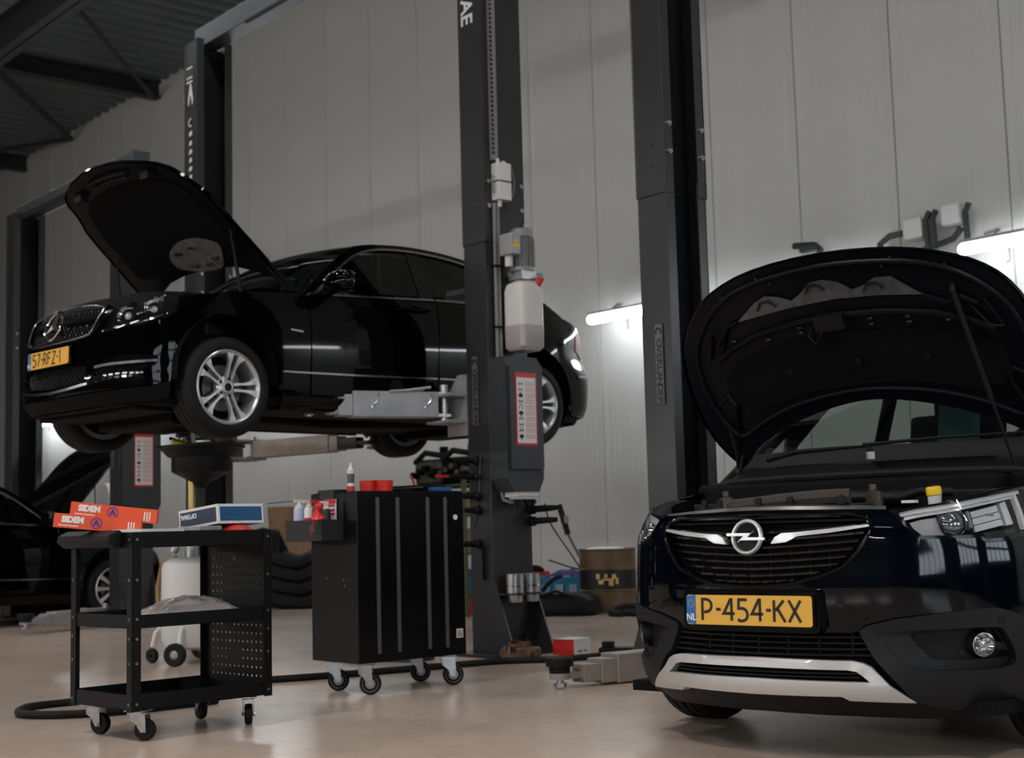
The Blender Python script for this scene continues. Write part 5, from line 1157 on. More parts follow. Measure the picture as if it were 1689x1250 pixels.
        patch(GS, q([(2.57, 1.09), (2.56, 1.295), (2.78, 1.20), (2.90, 1.12), (2.90, 1.095)]), 'quarter_glass', glass, root, g=.2, d=-.012, t=.003)
        patch(GS, q([(1.66, 1.045), (1.79, 1.052), (1.79, 1.412), (1.66, 1.413)]), 'door_pillar', 'gloss_black', root, g=.2, d=-.006, t=.02)
    L_ = lambda P, s: [(s * G(y, z), y, z) for y, z in P]
    Ac, Rc, Cc = catmull(A_, 4), catmull(rail, 4), catmull(C_, 4)
    mb = MB(); loft(mb, L_(Rc, -1), L_(Rc, 1), 14, .035); mb.build('roof', paint, root, smooth=60)
    mb = MB(); loft(mb, L_(Ac, -1), L_(Ac, 1), 14, .012, -.10); mb.build('windshield', glass, root, smooth=60)
    mb = MB(); loft(mb, L_(Cc, -1), L_(Cc, 1), 14, .012, .08); mb.build('rear_window', glass, root, smooth=60)
    dk = [(3.22, 1.055), (3.4, 1.052), (3.55, 1.03), (3.62, .985)]; mb = MB(); loft(mb, [(-.74 + .45 * (y - 3.2), y, z - .03 * (y - 3.2)) for y, z in dk], [(.74 - .45 * (y - 3.2), y, z - .03 * (y - 3.2)) for y, z in dk], 12, .04, .07); mb.build('boot_lid', paint, root, smooth=60)
    cw_ = [(.30, .985), (.58, .985)]; mb = MB(); loft(mb, [(-.80, y, z) for y, z in cw_], [(.80, y, z) for y, z in cw_], 8, .0, -.12); mb.build('cowl', 'plastic_black', root)
    sm_ = MB()
    for x in (-.36, .36):
        sm_.box((x, 1.75, .62), (.48, .5, .14)); sm_.box((x, 2.02, .95), (.46, .14, .58), 0, Matrix.Rotation(-.22, 3, 'X')); sm_.box((x, 2.10, 1.24), (.25, .09, .16))
    sm_.box((0, 2.85, .62), (1.2, .5, .14)); sm_.box((0, 3.05, .90), (1.2, .14, .45)); sm_.build('seats', 'seat_cloth', root, smooth=0, bevel=.03)
    mb = MB(); mb.box((0, .95, .87), (1.35, .4, .16)); mb.build('dashboard', 'seat_cloth', root, smooth=0, bevel=.04)
    mb = MB(); mb.tube([(.36 + .19 * math.cos(a * PI / 10), 1.25 + .05 * math.sin(a * PI / 10), .92 + .18 * math.sin(a * PI / 10)) for a in range(20)], .016, 6, closed=True); mb.build('steering_wheel', 'plastic_black', root)
    # rear end
    for sd in (1, -1):
        f = (lambda P: list(P)) if sd > 0 else mir
        patch(B, f([(sy(3.36), .80), (sy(3.47), .74), (B.L - .62, .75), (B.L - .60, .93), (B.L - .75, .95), (sy(3.40), .93)]), 'tail_lamp', 'lamp_red', root, d=.006)
    sb = sy(3.23)
    bp_ = [(sb, .27), (sb, .42), (sb + .06, .55), (sb + .2, .70), (B.L, .70), (B.L, .27)]
    for q in (bp_, mir(bp_)): rb__ = patch(B, q, 'rear_bumper', paint, root)
    q = [(sy(3.30), .58), (B.L - .5, .60), (B.L - .2, .60)]
    patch(B, strip_poly(q, .014), 'bumper_trim', 'dull_chrome', root, d=.008); patch(B, mir(strip_poly(q, .014)), 'bumper_trim', 'dull_chrome', root, d=.008)
    for sd in (1, -1):
        for yy, zz_, st_ in ((0., .317, .0), (2.79, .337, 0)):
            wheel(root, sd * .755, yy, zz_, .317, .232, .225, sd, style, a0=.03 if sd > 0 else .0, steer=st_)
    # bonnet, open on its rear hinges
    hinge = Vector((0, .50, 1.03)); th = math.radians(hood_deg)
    e1 = Vector((0, -math.cos(th), math.sin(th))); nn = Vector((0, math.sin(th), math.cos(th)))   # nn: outer (upper) side
    half = [(0, 1.235), (.18, 1.225), (.35, 1.19), (.50, 1.14), (.585, 1.10), (.66, 1.03), (.70, .91), (.755, .79), (.77, .64), (.775, .46), (.785, .27), (.79, .02)]
    rear = [(.79, .02), (.59, .13), (.40, .20), (.2, .225), (0, .23)]
    if hoodless: rear = [(.79, .02), (.5, 0), (0, 0)]
    outl = half + rear[1:] ; full = outl + [(-a, b) for a, b in outl[::-1]][1:-1]
    def Hs(a, b, d=0.):
        k = .05 * (1 - (a / .8) ** 2) - .10 * max(0, (b - .80) / .43) ** 2 + .02
        return tuple(hinge + Vector((a, 0, 0)) + e1 * b + nn * (k + d))
    class HS: P = staticmethod(Hs)
    hd_ = patch(HS, full[::-1], 'bonnet', paint, root, g=.07, t=.022)
    patch(HS, [(a * .965, .012 + b * .985) for a, b in full], 'bonnet_frame', 'bonnet_inner', hd_, g=.07, d=-.023, t=-.004)
    ins = smoothloop([(0, 1.03), (.45, .98), (.60, .80), (.62, .5), (.60, .30), (.2, .30), (-.2, .30), (-.60, .30), (-.62, .5), (-.60, .80), (-.45, .98)], 3)
    patch(HS, ins, 'bonnet_insulation', 'felt_black', hd_, g=.07, d=-.036, t=-.012)
    if front:
        pl_ = smoothloop([(.46, .42), (.40, .31), (.30, .235), (.12, .235), (-.02, .26), (-.15, .32), (-.12, .43), (.06, .50), (.28, .50)], 3)
        patch(HS, pl_, 'bare_panel', 'satin_dark', hd_, g=.05, d=-.052, t=-.010)
        mb = MB()
        for a, b in ((-.02, .42), (.17, .44), (.05, .30), (.33, .33), (.22, .29)): mb.tube([Hs(a - .03, b, -.062), Hs(a, b + .012, -.072), Hs(a + .035, b, -.062)], .010, 6)
        mb.build('panel_ribs', 'dull_chrome', hd_)
        mb = MB(); mb.tube([Hs(-.25, 1.12, -.04), Hs(-.1, 1.14, -.05), Hs(.1, 1.14, -.05), Hs(.25, 1.12, -.04)], .012, 6); mb.tube([Hs(-.22, 1.08, -.04), Hs(0, 1.10, -.05), Hs(.2, 1.08, -.04)], .010, 6); mb.box(Hs(.42, 1.05, -.05), (.09, .06, .05)); mb.box(Hs(-.42, 1.05, -.05), (.09, .06, .05)); mb.build('bonnet_catch', 'plastic_black', hd_)
    for sd in (1, -1):
        p0, p1 = Vector((sd * .73, .18, .955)), Vector(Hs(sd * .70, .50, -.03)); mid = p0.lerp(p1, .45)
        mb = MB(); mb.cyl(p0, mid, .012, n=8); mb.cyl(mid, p1, .007, n=8); mb.build('gas_strut', 'plastic_black', hd_)
        mb = MB(); mb.tube([(sd * .74, .42, .94), (sd * .76, .50, 1.0), Hs(sd * .76, .04, -.02), Hs(sd * .74, .16, -.02)], .014, 6); mb.build('bonnet_hinge', 'plastic_black', hd_)
    mb = MB(); mb.bx(-.62, .62, -.55, -.46, .80, .835); mb.bx(-.80, -.70, -.30, .40, .84, .90); mb.bx(.70, .80, -.30, .40, .84, .90); mb.build('slam_panel', 'under_black', root, smooth=0, bevel=.01)
    mb = MB(); mb.box((.05, -.05, .78), (.62, .62, .22)); mb.box((-.45, .0, .76), (.26, .3, .2)); mb.box((.45, .15, .76), (.25, .3, .2)); mb.build('engine_cover', 'plastic_black', root, smooth=0, bevel=.04)
    return hd_
mat('satin_dark', (.15, .14, .135), .32, metal=.15, var=.35, vscale=18)

MERC_PLAN = [(0,-.745),(.25,-.732),(.45,-.69),(.60,-.622),(.73,-.505),(.815,-.35),(.862,-.1),(.88,.3),(.885,.8),(.885,1.5),(.885,2.2),(.88,2.8),(.86,3.15),(.80,3.42),(.66,3.6),(.4,3.70),(0,3.73)]
MERC = Body(MERC_PLAN, [(.12,.2),(.18,.10),(.23,.04),(.28,.01),(.34,.0),(.45,.0),(.55,.005),(.62,.014),(.70,.032),(.78,.06),(.84,.10),(.90,.17),(1.0,.3)],
  [(.15,.10),(.22,.04),(.3,.012),(.42,.006),(.55,.0),(.70,.0),(.80,.008),(.90,.025),(1.0,.055),(1.1,.1)],
  [(.15,.14),(.22,.08),(.32,.02),(.45,.0),(.6,.0),(.75,.05),(.9,.06),(1.05,.09),(1.1,.12)],(.45,1.0),(3.0,3.45))
mc = thing('car', 'black saloon car raised on the lift with its bonnet open and silver alloy wheels', 'car', (-8.656, 4.244, 1.442), math.radians(5.42))
saloon(mc, MERC, 41)
B = MERC
# front end of the raised car
GR = [(0, .620), (.25, .628), (.375, .642), (.405, .66), (.44, .74), (.462, .797), (.442, .822), (.25, .845), (0, .856)]
GRf = GR + [(-a, b) for a, b in GR[::-1]][1:-1]
bump_h = [(0, .275), (.5, .29), (.85, .32), (.94, .34), (.955, .50), (.985, .66), (.985, .775), (.904, .718), (.788, .683), (.636, .662), (.485, .645), (.46, .69), (.455, .69), (.41, .650), (.38, .632), (.25, .615), (0, .606)]
IN = [(.43, .455), (.497, .484), (.636, .510), (.776, .512), (.862, .492), (.866, .455), (.822, .42), (.648, .401), (.455, .378), (.42, .415)]
CI = [(0, .335), (.30, .352), (.369, .371), (.38, .44), (.369, .465), (0, .460)]
CIf = CI + [(-a, b) for a, b in CI[::-1]][1:-1]
full = bump_h + [(-a, b) for a, b in bump_h[::-1]][1:-1]
fb = patch(B, full, 'front_bumper', 'black_paint', mc, [IN, mir(IN), CIf], g=.045)
side_t = [(.46, .655), (.485, .652), (.515, .74), (.555, .80), (.475, .835), (.468, .80)]
for q in (IN, mir(IN)):
    p_ = patch(B, q, 'air_intake', 'under_black', fb, d=-.05, t=.01, g=.1)
mb = MB()
def mesh_grid(mb, poly, B, d, step, r):
    xs = [p[0] for p in poly]; zs = [p[1] for p in poly]
    for sl in (1, -1):
        k = min(xs) - .3
        while k < max(xs) + .3:
            pts = []
            for i in range(25):
                z = min(zs) + (max(zs) - min(zs)) * i / 24; s = k + sl * (z - min(zs)) * 1.1
                if inside((s, z), [poly]): pts.append(B.P(s, z, d))
                else:
                    if len(pts) > 1: mb.tube(pts, r, 4, caps=False)
                    pts = []
            if len(pts) > 1: mb.tube(pts, r, 4, caps=False)
            k += step
mesh_grid(mb, IN, B, -.03, .035, .004); mesh_grid(mb, CIf, B, -.02, .04, .004); mesh_grid(mb, mir(IN), B, -.03, .035, .004)
gm = mb.build('intake_mesh', 'plastic_black', fb, smooth=0); gm['kind'] = 'stuff'
patch(B, CIf, 'air_intake', 'under_black', fb, d=-.06, t=.01, g=.1)
for q in ([(.435, .440), (.55, .450), (.75, .460), (.862, .466)],):
    for k in (1, -1):
        pq = strip_poly(q, .016); patch(B, pq if k > 0 else mir(pq), 'running_light', 'lens_bar', fb, d=-.012, t=.02)
for k in (1, -1):
    pq = strip_poly([(.40, .345), (.56, .360), (.76, .378), (.88, .398), (.945, .41)], .014); patch(B, pq if k > 0 else mir(pq), 'bumper_blade', 'black_paint', fb, d=.012, t=.016)
pq = strip_poly([(-.40, .340), (-.2, .318), (0, .310), (.2, .318), (.40, .340)], .016); patch(B, pq, 'bumper_blade', 'dull_chrome', fb, d=.012, t=.016)
lipq = [(-.94, .34), (-.85, .31), (-.5, .28), (0, .268), (.5, .28), (.85, .31), (.94, .34), (.935, .24), (.85, .22), (.5, .205), (0, .20), (-.5, .205), (-.85, .22), (-.935, .24)]
patch(B, lipq[::-1], 'front_lip', 'under_black', mc, d=.006)
# grille with mesh, bars and star
gb = patch(B, GRf, 'grille', 'under_black', mc, d=-.05, t=.01, g=.1)
mb = MB(); mesh_grid(mb, [(-.38, .645), (.38, .645), (.45, .82), (-.45, .82)], B, -.03, .035, .0035); gg = mb.build('grille_mesh', 'plastic_black', gb, smooth=0); gg['kind'] = 'stuff'
dt = MB()
for i in range(14):
    for j in range(4):
        s = -.42 + .065 * i + (.03 if j % 2 else 0); z = .665 + .045 * j
        if abs(s) > .1 and abs(s) < .44: dt.cyl(B.P(s, z, -.03), B.P(s, z, -.018), .0055, n=6)
o_ = dt.build('grille_studs', 'dull_chrome', gb, smooth=0); o_['kind'] = 'stuff'
MB().tube([B.P(s, z, .006) for s, z in smoothloop(GRf, 3)], .006, 8, closed=True).build('grille_surround', 'dull_chrome', gb)
for z in (.742,):
    for k in (1, -1): patch(B, strip_poly([(.09, z), (.27, z + .004), (.438, z + .010)], .020) if k > 0 else mir(strip_poly([(.09, z), (.27, z + .004), (.438, z + .010)], .020)), 'grille_bar', 'gloss_black', gb, d=-.006, t=.02)
o, u, v = sframe(B, -.02, .742, .012); n_ = u.cross(v)
st = MB(); R = .098
st.tube([o + (u * math.cos(a * PI / 18) + v * math.sin(a * PI / 18)) * R for a in range(36)], .0085, 8, closed=True)
for k in range(3):
    a = PI / 2 + k * 2 * PI / 3; dd = u * math.cos(a) + v * math.sin(a); pp = n_.cross(dd); st.add([o + n_ * .016, o + pp * .020, o + dd * R, o - pp * .020, o - n_ * .006], [(0, 1, 2), (0, 2, 3), (4, 2, 1), (4, 3, 2)])
for k in range(3):
    a = -PI / 2 + k * 2 * PI / 3
st.build('star_emblem', 'chrome', gb, smooth=30)
# headlamps
LM = [(.49, .655), (.52, .741), (.555, .795), (.671, .834), (.822, .857), (.974, .864), (1.0, .855), (.975, .79), (.895, .728), (.788, .693), (.636, .672)]
for k in (1, -1):
    q = LM if k > 0 else mir(LM)
    hl = patch(B, q, 'headlamp', 'under_black', mc, d=-.07, t=.01, g=.12)
    patch(B, q, 'lamp_lens', 'lens_glass', hl, d=.0, t=.004, g=.06)
    for s, z, r in ((.84, .780, .046), (.66, .745, .052)):
        o, u, v = sframe(B, s * k, z, -.045); n_ = u.cross(v); mb = MB(); mb.lathe([(r * 1.25, .028), (r, .005), (r * .6, -.012), (.004, -.02)], o, n_, 20); mb.build('lamp_reflector', 'reflector', hl); mb = MB(); mb.lathe([(r * .5, -.01), (r * .45, .012), (r * .2, .022), (0, .024)], o, n_, 16); mb.build('lamp_bulb', 'lamp_core', hl)
    patch(B, strip_poly([(.56, .675), (.76, .70), (.90, .748)], .012) if k > 0 else mir(strip_poly([(.56, .675), (.76, .70), (.90, .748)], .012)), 'lamp_trim', 'chrome', hl, d=-.012, t=.01)
    mb = MB(); rn = random.Random(4)
    for q_ in range(9):
        s = .74 + .022 * q_; z = .745 + .05 * rn.random() + .01 * q_; o, u, v = sframe(B, s * k, z, -.03); mb.box(o, (.02, .02, .03 * rn.random() + .01), rn.random())
    mb.build('lamp_insert', 'reflector', hl, smooth=0)
    patch(B, side_t if k > 0 else mir(side_t), 'grille_corner', 'black_paint', mc, t=.02, g=.1)
number_plate(mc, (0, -.762, .53), (1, .0, 0), (0, .03, 1), '57-RFZ-1', .026, .045, .0105, .075, True)
# low black hatchback at far left, nose to the wall
hc = thing('car', 'black car parked low at far left with its bonnet raised', 'car', (-14.87, 6.45, .02), math.radians(180))
HATCH = Body(MERC_PLAN, [(.12,.2),(.23,.04),(.34,.0),(.55,.01),(.70,.07),(.85,.2),(1.0,.3)], [(.15,.10),(.22,.04),(.3,.012),(.55,.0),(.70,.0),(.80,.008),(.90,.025),(1.0,.055),(1.1,.1)], [(.15,.14),(.32,.02),(.6,.0),(.75,.05),(1.05,.09),(1.1,.12)], (.5, 1.05), (3.0, 3.45))
saloon(hc, HATCH, 50, False, style=('alloy', 'single', 10), hoodless=True)
hb_ = bump_h; patch(HATCH, [(a, b) for a, b in full], 'front_bumper', 'black_paint', hc, g=.08)
# ------------------------------------------------------------------ navy crossover in the foreground
OP = Body([(0,-.845),(.22,-.822),(.42,-.755),(.58,-.672),(.705,-.57),(.79,-.43),(.85,-.24),(.875,-.05),(.885,.3),(.885,1.2),(.885,2.2),(.87,2.7),(.80,3.1),(.6,3.3),(0,3.38)],
  [(.12,.16),(.17,.07),(.21,.02),(.27,.0),(.34,.0),(.36,.012),(.45,.02),(.52,.0),(.60,-.005),(.70,.0),(.78,.0),(.84,.02),(.88,.05),(.93,.11),(1.0,.2),(1.1,.35)],
  [(.12,.14),(.18,.08),(.24,.04),(.32,.02),(.42,.0),(.6,.0),(.75,.01),(.85,.045),(.93,.085),(1.0,.12),(1.1,.16)],None,(.45,.95),(2.7,3.1))
oc = thing('car', 'dark navy crossover on the floor with open bonnet and yellow plate', 'car', (-3.45812194, 4.76901982, 0), math.radians(8.0))
B = OP; sy = B.s_of_y
RW = .318
def sym(h): return h + [(-a, b) for a, b in h[::-1] if abs(a) > 1e-6]
core(B, oc, ((0, .33, .38), (2.604, .33, .38)), .20, .86, -.05)
MB().bx(-.76, .76, -.55, 3.2, .17, .21).build('underbody', 'under_black', oc, smooth=0)
GRI = [(0, .600), (.15, .609), (.26, .634), (.345, .667), (.40, .72), (.433, .77), (.449, .805), (.430, .836), (.375, .851), (0, .857)]
top_bump = [(0, .870), (.30, .867), (.44, .864), (.50, .862), (.523, .849), (.555, .809), (.587, .775), (.612, .757), (.811, .757), (.843, .739), (.933, .743), (1.016, .758), (1.10, .77), (1.13, .70), (1.10, .60), (1.05, .47)]
bot_bump = [(.978, .479), (.914, .506), (.856, .521), (.766, .519), (.516, .490), (.414, .466), (.388, .450), (.36, .442), (0, .447)]
hb = top_bump + bot_bump
loop = hb[::-1]                      # from bottom centre round to top centre on the +s side
P_ = loop + [(-a, b) for a, b in loop[::-1]][1:-1]
fbm = patch(B, P_, 'front_bumper', 'navy_paint', oc, [sym(GRI)], g=.04, t=.02)
# grey cladding with lamp pockets
CLO = [(.388, .450), (.414, .466), (.516, .490), (.766, .519), (.856, .521), (.914, .506), (.978, .479), (1.055, .468), (1.085, .33), (1.085, .176), (1.04, .171), (.786, .170), (.683, .179), (.561, .212), (.497, .287), (.433, .361), (.401, .42)]
PK = smoothloop([(.452, .438), (.516, .446), (.70, .455), (.85, .456), (.885, .435), (.935, .345), (.90, .322), (.80, .314), (.67, .316), (.568, .322), (.51, .356), (.47, .41)], 3)
PI_ = smoothloop([(.560, .438), (.66, .446), (.78, .452), (.85, .450), (.876, .43), (.925, .362), (.90, .350), (.75, .348), (.64, .352), (.606, .376)], 3)
for k in (1, -1):
    q = (lambda P: list(P)) if k > 0 else mir
    cl_ = patch(B, q(CLO[::-1]), 'bumper_cladding', 'cladding', oc, [q(PK)], g=.04, d=.010, t=.03)
    class RB:   # tilted inner panel of the pocket: sinks towards the lamp side
        @staticmethod
        def P(s, z, d=0.):
            a = max(0, min(1, (abs(s) - .46) / .16)); return B.P(s, z, d + .006 - .030 * a)
    patch(RB, q(PK), 'lamp_surround', 'cladding', cl_, [q(PI_)], g=.03, t=.03)
    patch(B, q(PI_), 'lamp_recess', 'plastic_black', cl_, g=.05, d=-.045, t=.01)
    o, u, v = sframe(B, .811 * k, .398, -.012); n_ = u.cross(v)
    mb = MB(); mb.lathe([(.050, -.035), (.046, -.010), (.042, .002), (.038, -.002)], o, n_, 30); fl = mb.build('fog_lamp', 'plastic_black', cl_)
    mb = MB(); mb.lathe([(.038, .0), (.030, -.012), (.018, -.022), (.006, -.026), (0, -.026)], o, n_, 26); mb.build('lamp_reflector', 'reflector', fl)
    mb = MB(); mb.lathe([(.012, -.024), (.012, -.004), (.0, .0)], o, n_, 14); mb.box(o + u * .018 + v * .012 - n_ * .010, (.008, .008, .014)); mb.box(o - u * .014 - v * .014 - n_ * .010, (.008, .012, .008)); mb.build('lamp_bulb', 'lamp_core', fl)
    mb = MB(); mb.lathe([(.039, .0), (.03, .007), (.015, .011), (0, .012)], o, n_, 26); mb.build('lamp_lens', 'lens_glass', fl)
    mb = MB(); mb.lathe([(.0405, -.002), (.0405, .004), (.0375, .005), (.0375, .0)], o, n_, 30); mb.build('lamp_ring', 'dull_chrome', fl)
    patch(B, q([(.86, .405), (.91, .40), (.925, .372), (.87, .38)]), 'lamp_wing', 'cladding', cl_, d=-.02, t=.02, g=.1)
    o, u, v = sframe(B, .74 * k, .372, -.044); MB().cyl(o, o + u.cross(v) * .004, .008, n=12).build('tow_cap', 'ink_black', cl_)
    for s_, z_, m_, par_, d_ in ((.330, .535, 'gloss_black', fbm, .0), (.868, .478, 'plastic_black', cl_, .0105)):
        o, u, v = sframe(B, s_ * k, z_, d_); n_ = u.cross(v); mb = MB(); mb.lathe([(.012, .0), (.012, .002), (.0095, .002), (.0095, .0006), (0, .0012)], o, n_, 18); mb.build('parking_sensor', m_, par_)
    # headlamp: dark bowl, light strip, projector, reflector, clear lens
    LP = [(.523, .849), (.542, .860), (.60, .868), (.728, .883), (.952, .912), (1.12, .931), (1.235, .935), (1.25, .90), (1.18, .82), (1.09, .772), (1.016, .759), (.933, .744), (.843, .740), (.811, .758), (.612, .757), (.587, .775), (.555, .809)]
    hl = patch(B, q(LP[::-1]), 'headlamp', 'lamp_bowl', oc, g=.06, d=-.085, t=.0)
    patch(B, q(LP[::-1]), 'lamp_side', 'gloss_black', hl, [q([(a, b) for a, b in [(.54, .848), (.60, .860), (.728, .876), (.952, .904), (1.12, .922), (1.22, .926), (1.17, .83), (1.08, .782), (1.0, .77), (.93, .756), (.85, .752), (.815, .767), (.62, .767), (.57, .808)]])], g=.08, d=-.004, t=.075)
    patch(B, q(LP[::-1]), 'lamp_lens', 'lens_glass', hl, g=.05, d=.004, t=.004)
    patch(B, q(strip_poly([(.545, .842), (.60, .852), (.73, .868), (.95, .897), (1.10, .915)], .017)), 'light_strip', 'lamp_white', hl, d=-.012, t=.02)
    patch(B, q(strip_poly([(.56, .828), (.62, .839), (.73, .853), (.93, .880), (1.06, .897)], .013)), 'light_strip', 'lamp_white', hl, d=-.020, t=.02)
    patch(B, q([(1.045, .780), (1.062, .785), (1.078, .905), (1.06, .905)]), 'light_strip', 'lamp_white', hl, d=-.014, t=.02)
    patch(B, q([(.60, .778), (.62, .768), (.72, .768), (.735, .835), (.62, .822), (.58, .812)]), 'inner_trim', 'lamp_gray', hl, d=-.035, t=.02, g=.04)
    o, u, v = sframe(B, .735 * k, .806, -.055); n_ = u.cross(v)
    pj = MB(); pj.lathe([(.056, -.03), (.056, .018), (.050, .028), (.046, .022), (.046, .008)], o, n_, 30); pj.build('projector', 'reflector', hl)
    pj = MB(); pj.lathe([(.046, .008), (.040, .022), (.026, .032), (.010, .037), (0, .038)], o, n_, 26); pj.build('projector_lens', 'lens_ball', hl)
    patch(B, q([(.80, .775), (1.03, .790), (1.04, .875), (.81, .852)]), 'lamp_reflector', 'reflector', hl, d=-.065, t=.02, g=.04)
    mb = MB()
    for j in range(3): patch(B, q(strip_poly([(.83, .786 + .024 * j), (.90, .797 + .024 * j), (.975, .808 + .024 * j)], .021)), 'window_reflection', 'lamp_white', hl, d=-.04, t=.02)  # reflection of a window, put in as three white strips
    patch(B, q([(.985, .795), (1.02, .800), (1.025, .880), (.99, .872)]), 'window_reflection', 'lamp_white', hl, d=-.035, t=.02)  # outer part of that window reflection, as an upright white block
    mb = MB(); o, u, v = sframe(B, .92 * k, .83, -.05); mb.cyl(o - u * .015, o + u * .02, .011, n=10); o, u, v = sframe(B, .80 * k, .81, -.045); mb.prism([(-.003, -.03), (.003, -.03), (.003, .03), (-.003, .03)], o, u, v, .03); mb.build('lamp_bulb', 'lamp_core', hl)
    patch(B, q([(.86, .746), (1.01, .764), (1.0, .786), (.85, .772)]), 'side_marker', 'lamp_dark', hl, d=-.02, t=.02)
    # front wing, doors, rear body
    f = (lambda P: [(sy(y), z) for y, z in P]) if k > 0 else (lambda P: [(-sy(y), z) for y, z in P][::-1])
    wing = [(-.275, .46), (-.36, .46)][:1] + arch(0, .33, .37, 158, 8, 12) + [(.38, .27), (.62, .25), (.62, 1.0), (.30, .985), (0, .965), (-.155, .94), (-.16, .90), (-.215, .82), (-.255, .775), (-.245, .70), (-.265, .60)]
    patch(B, f(wing), 'front_fender', 'navy_paint', oc)
    patch(B, f([(-.345, .33), (-.345, .46)] + arch(0, .33, .372, 156, 0, 12) + [(.42, .33)] + arch(0, .33, .42, 0, 158, 12)), 'arch_cladding', 'cladding', oc, d=.008)
    d1 = patch(B, f([(.63, .30), (1.55, .30), (1.60, 1.02), (.63, 1.01)]), 'front_door', 'navy_paint', oc); d2 = patch(B, f([(1.56, .30), (2.15, .30)] + arch(2.604, .33, .38, 175, 120, 5) + [(2.5, 1.03), (1.61, 1.02)]), 'rear_door', 'navy_paint', oc)
    for yh, pr_ in ((1.42, d1), (2.32, d2)):
        o, u, v = sframe(B, sy(yh) * k, .90, 0.); n_ = u.cross(v); MB().tube([o - u * .09, o - u * .07 + n_ * .035, o + u * .07 + n_ * .035, o + u * .09], .012, 8).build('door_handle', 'navy_paint', pr_)
    patch(B, f(arch(2.604, .33, .38, 118, -8, 10) + [(3.0, .30), (3.05, 1.02), (2.52, 1.03)]), 'quarter_panel', 'navy_paint', oc)
    patch(B, f([(.40, .19), (2.2, .19), (2.2, .29), (.40, .29)]), 'side_sill', 'cladding', oc, d=.012)
    rbq = [(sy(2.98), .27), (sy(3.04), 1.0), (B.L, 1.0), (B.L, .27)]; patch(B, rbq if k > 0 else mir(rbq), 'rear_bumper', 'navy_paint', oc)
    liner(oc, k * .80, k * .52, 0, .33, .375); liner(oc, k * .87, k * .52, 2.604, .33, .385)
    for yy in (0., 2.604): wheel(oc, k * .752, yy, RW, RW, .222, .205, k, ('alloy', 'single', 5), a0=.2)
# grille: slats, wings and ring emblem
gr = patch(B, sym(GRI), 'grille', 'under_black', oc, g=.1, d=-.06, t=.0)
MB().tube([B.P(s, z, .001) for s, z in sym(GRI)], .007, 8, closed=True).build('grille_surround', 'gloss_black', gr)
def gw(z):
    best = 0
    for (a, b), (c, d) in zip(GRI, GRI[1:]):
        if (b - z) * (d - z) <= 0 and b != d: best = max(best, a + (c - a) * (z - b) / (d - b))
    return best
for i, z in enumerate((.846, .829, .790, .764, .738, .713, .688, .664, .640, .618)):
    w = gw(z) - .008; n = 28; low = i >= 2
    pts = []
    for j in range(n + 1):
        s = -w + 2 * w * j / n; zz_ = z + (.022 if low else 0) * (abs(s) / .44) ** 1.5; wv = (.004 if (j // 2) % 2 else -.004) if low else 0
        if zz_ > GRI[6][1] + .03 and abs(s) > .40: zz_ = z
        pts.append((s, zz_, wv))
    vs = []; fs = []
    for s, z_, wv in pts:
        for dz, dd in ((-.0065, -.05), (-.0045, -.012), (.0035, -.010), (.0065, -.05)): vs.append(B.P(s, z_ + dz, dd + wv))
    for j in range(n):
        for q in range(3): fs.append((j * 4 + q, (j + 1) * 4 + q, (j + 1) * 4 + q + 1, j * 4 + q + 1))
    MB().add(vs, fs).build('slat', 'slat_black', gr, smooth=20)
mb = MB()
for s in (-.30, -.23, -.16, -.08, 0, .08, .16, .23, .30):
    for z0, z1 in ((.612 + .35 * abs(s) ** 2.2, .735),): mb.add([B.P(s - .003, z0, -.02), B.P(s + .003, z0, -.02), B.P(s + .003, z1, -.02), B.P(s - .003, z1, -.02)], [(0, 1, 2, 3)])
mb.build('grille_ribs', 'gloss_black', gr, smooth=0)
for k in (1, -1):
    q = (lambda P: list(P)) if k > 0 else mir
    patch(B, q([(.092, .752), (.15, .757), (.19, .777), (.30, .786), (.43, .803), (.446, .806), (.443, .813), (.30, .800), (.183, .791), (.135, .789), (.108, .775)]), 'chrome_wing', 'emblem_chrome', gr, d=.004, t=.03, g=.02)
o, u, v = sframe(B, .005, .778, .016); n_ = u.cross(v)
mb = MB(); mb.lathe([(.0, -.004), (.052, -.004), (.058, -.018), (.058, -.05), (0, -.05)], o, n_, 36); eb = mb.build('emblem_base', 'gloss_black', gr)
mb = MB(); R = .058
mb.lathe([(R - .0075, .0), (R - .004, .006), (R + .002, .007), (R + .006, .002), (R + .006, -.008), (R - .0075, -.008), (R - .0075, 0)], o, n_, 48)
mb.build('emblem_ring', 'emblem_chrome', eb, smooth=50)
ZB = [(-.079, .0035), (-.079, .0135), (.026, .0125), (.034, .0215), (.0075, -.0025), (.079, -.0035), (.079, -.0135), (-.026, -.0125), (-.034, -.0215), (-.0075, .0025)]
MBF().prism(ZB, o + n_ * .004, u, v, .007).build('emblem_bolt', 'emblem_chrome', eb, smooth=0, bevel=.0012)
# plate
o, u, v = sframe(B, 0, .519, .0); number_plate(oc, (0, -.868, .519), (1, 0, 0), (0, .02, 1), 'P-454-KX', .029, .0465, .0125, .075, True)
MBF().prism(rrect(.56, .150, .02), (0, -.858, .519), (1, 0, 0), (0, .02, 1), -.05).build('plate_holder', 'gloss_black', oc, smooth=0)
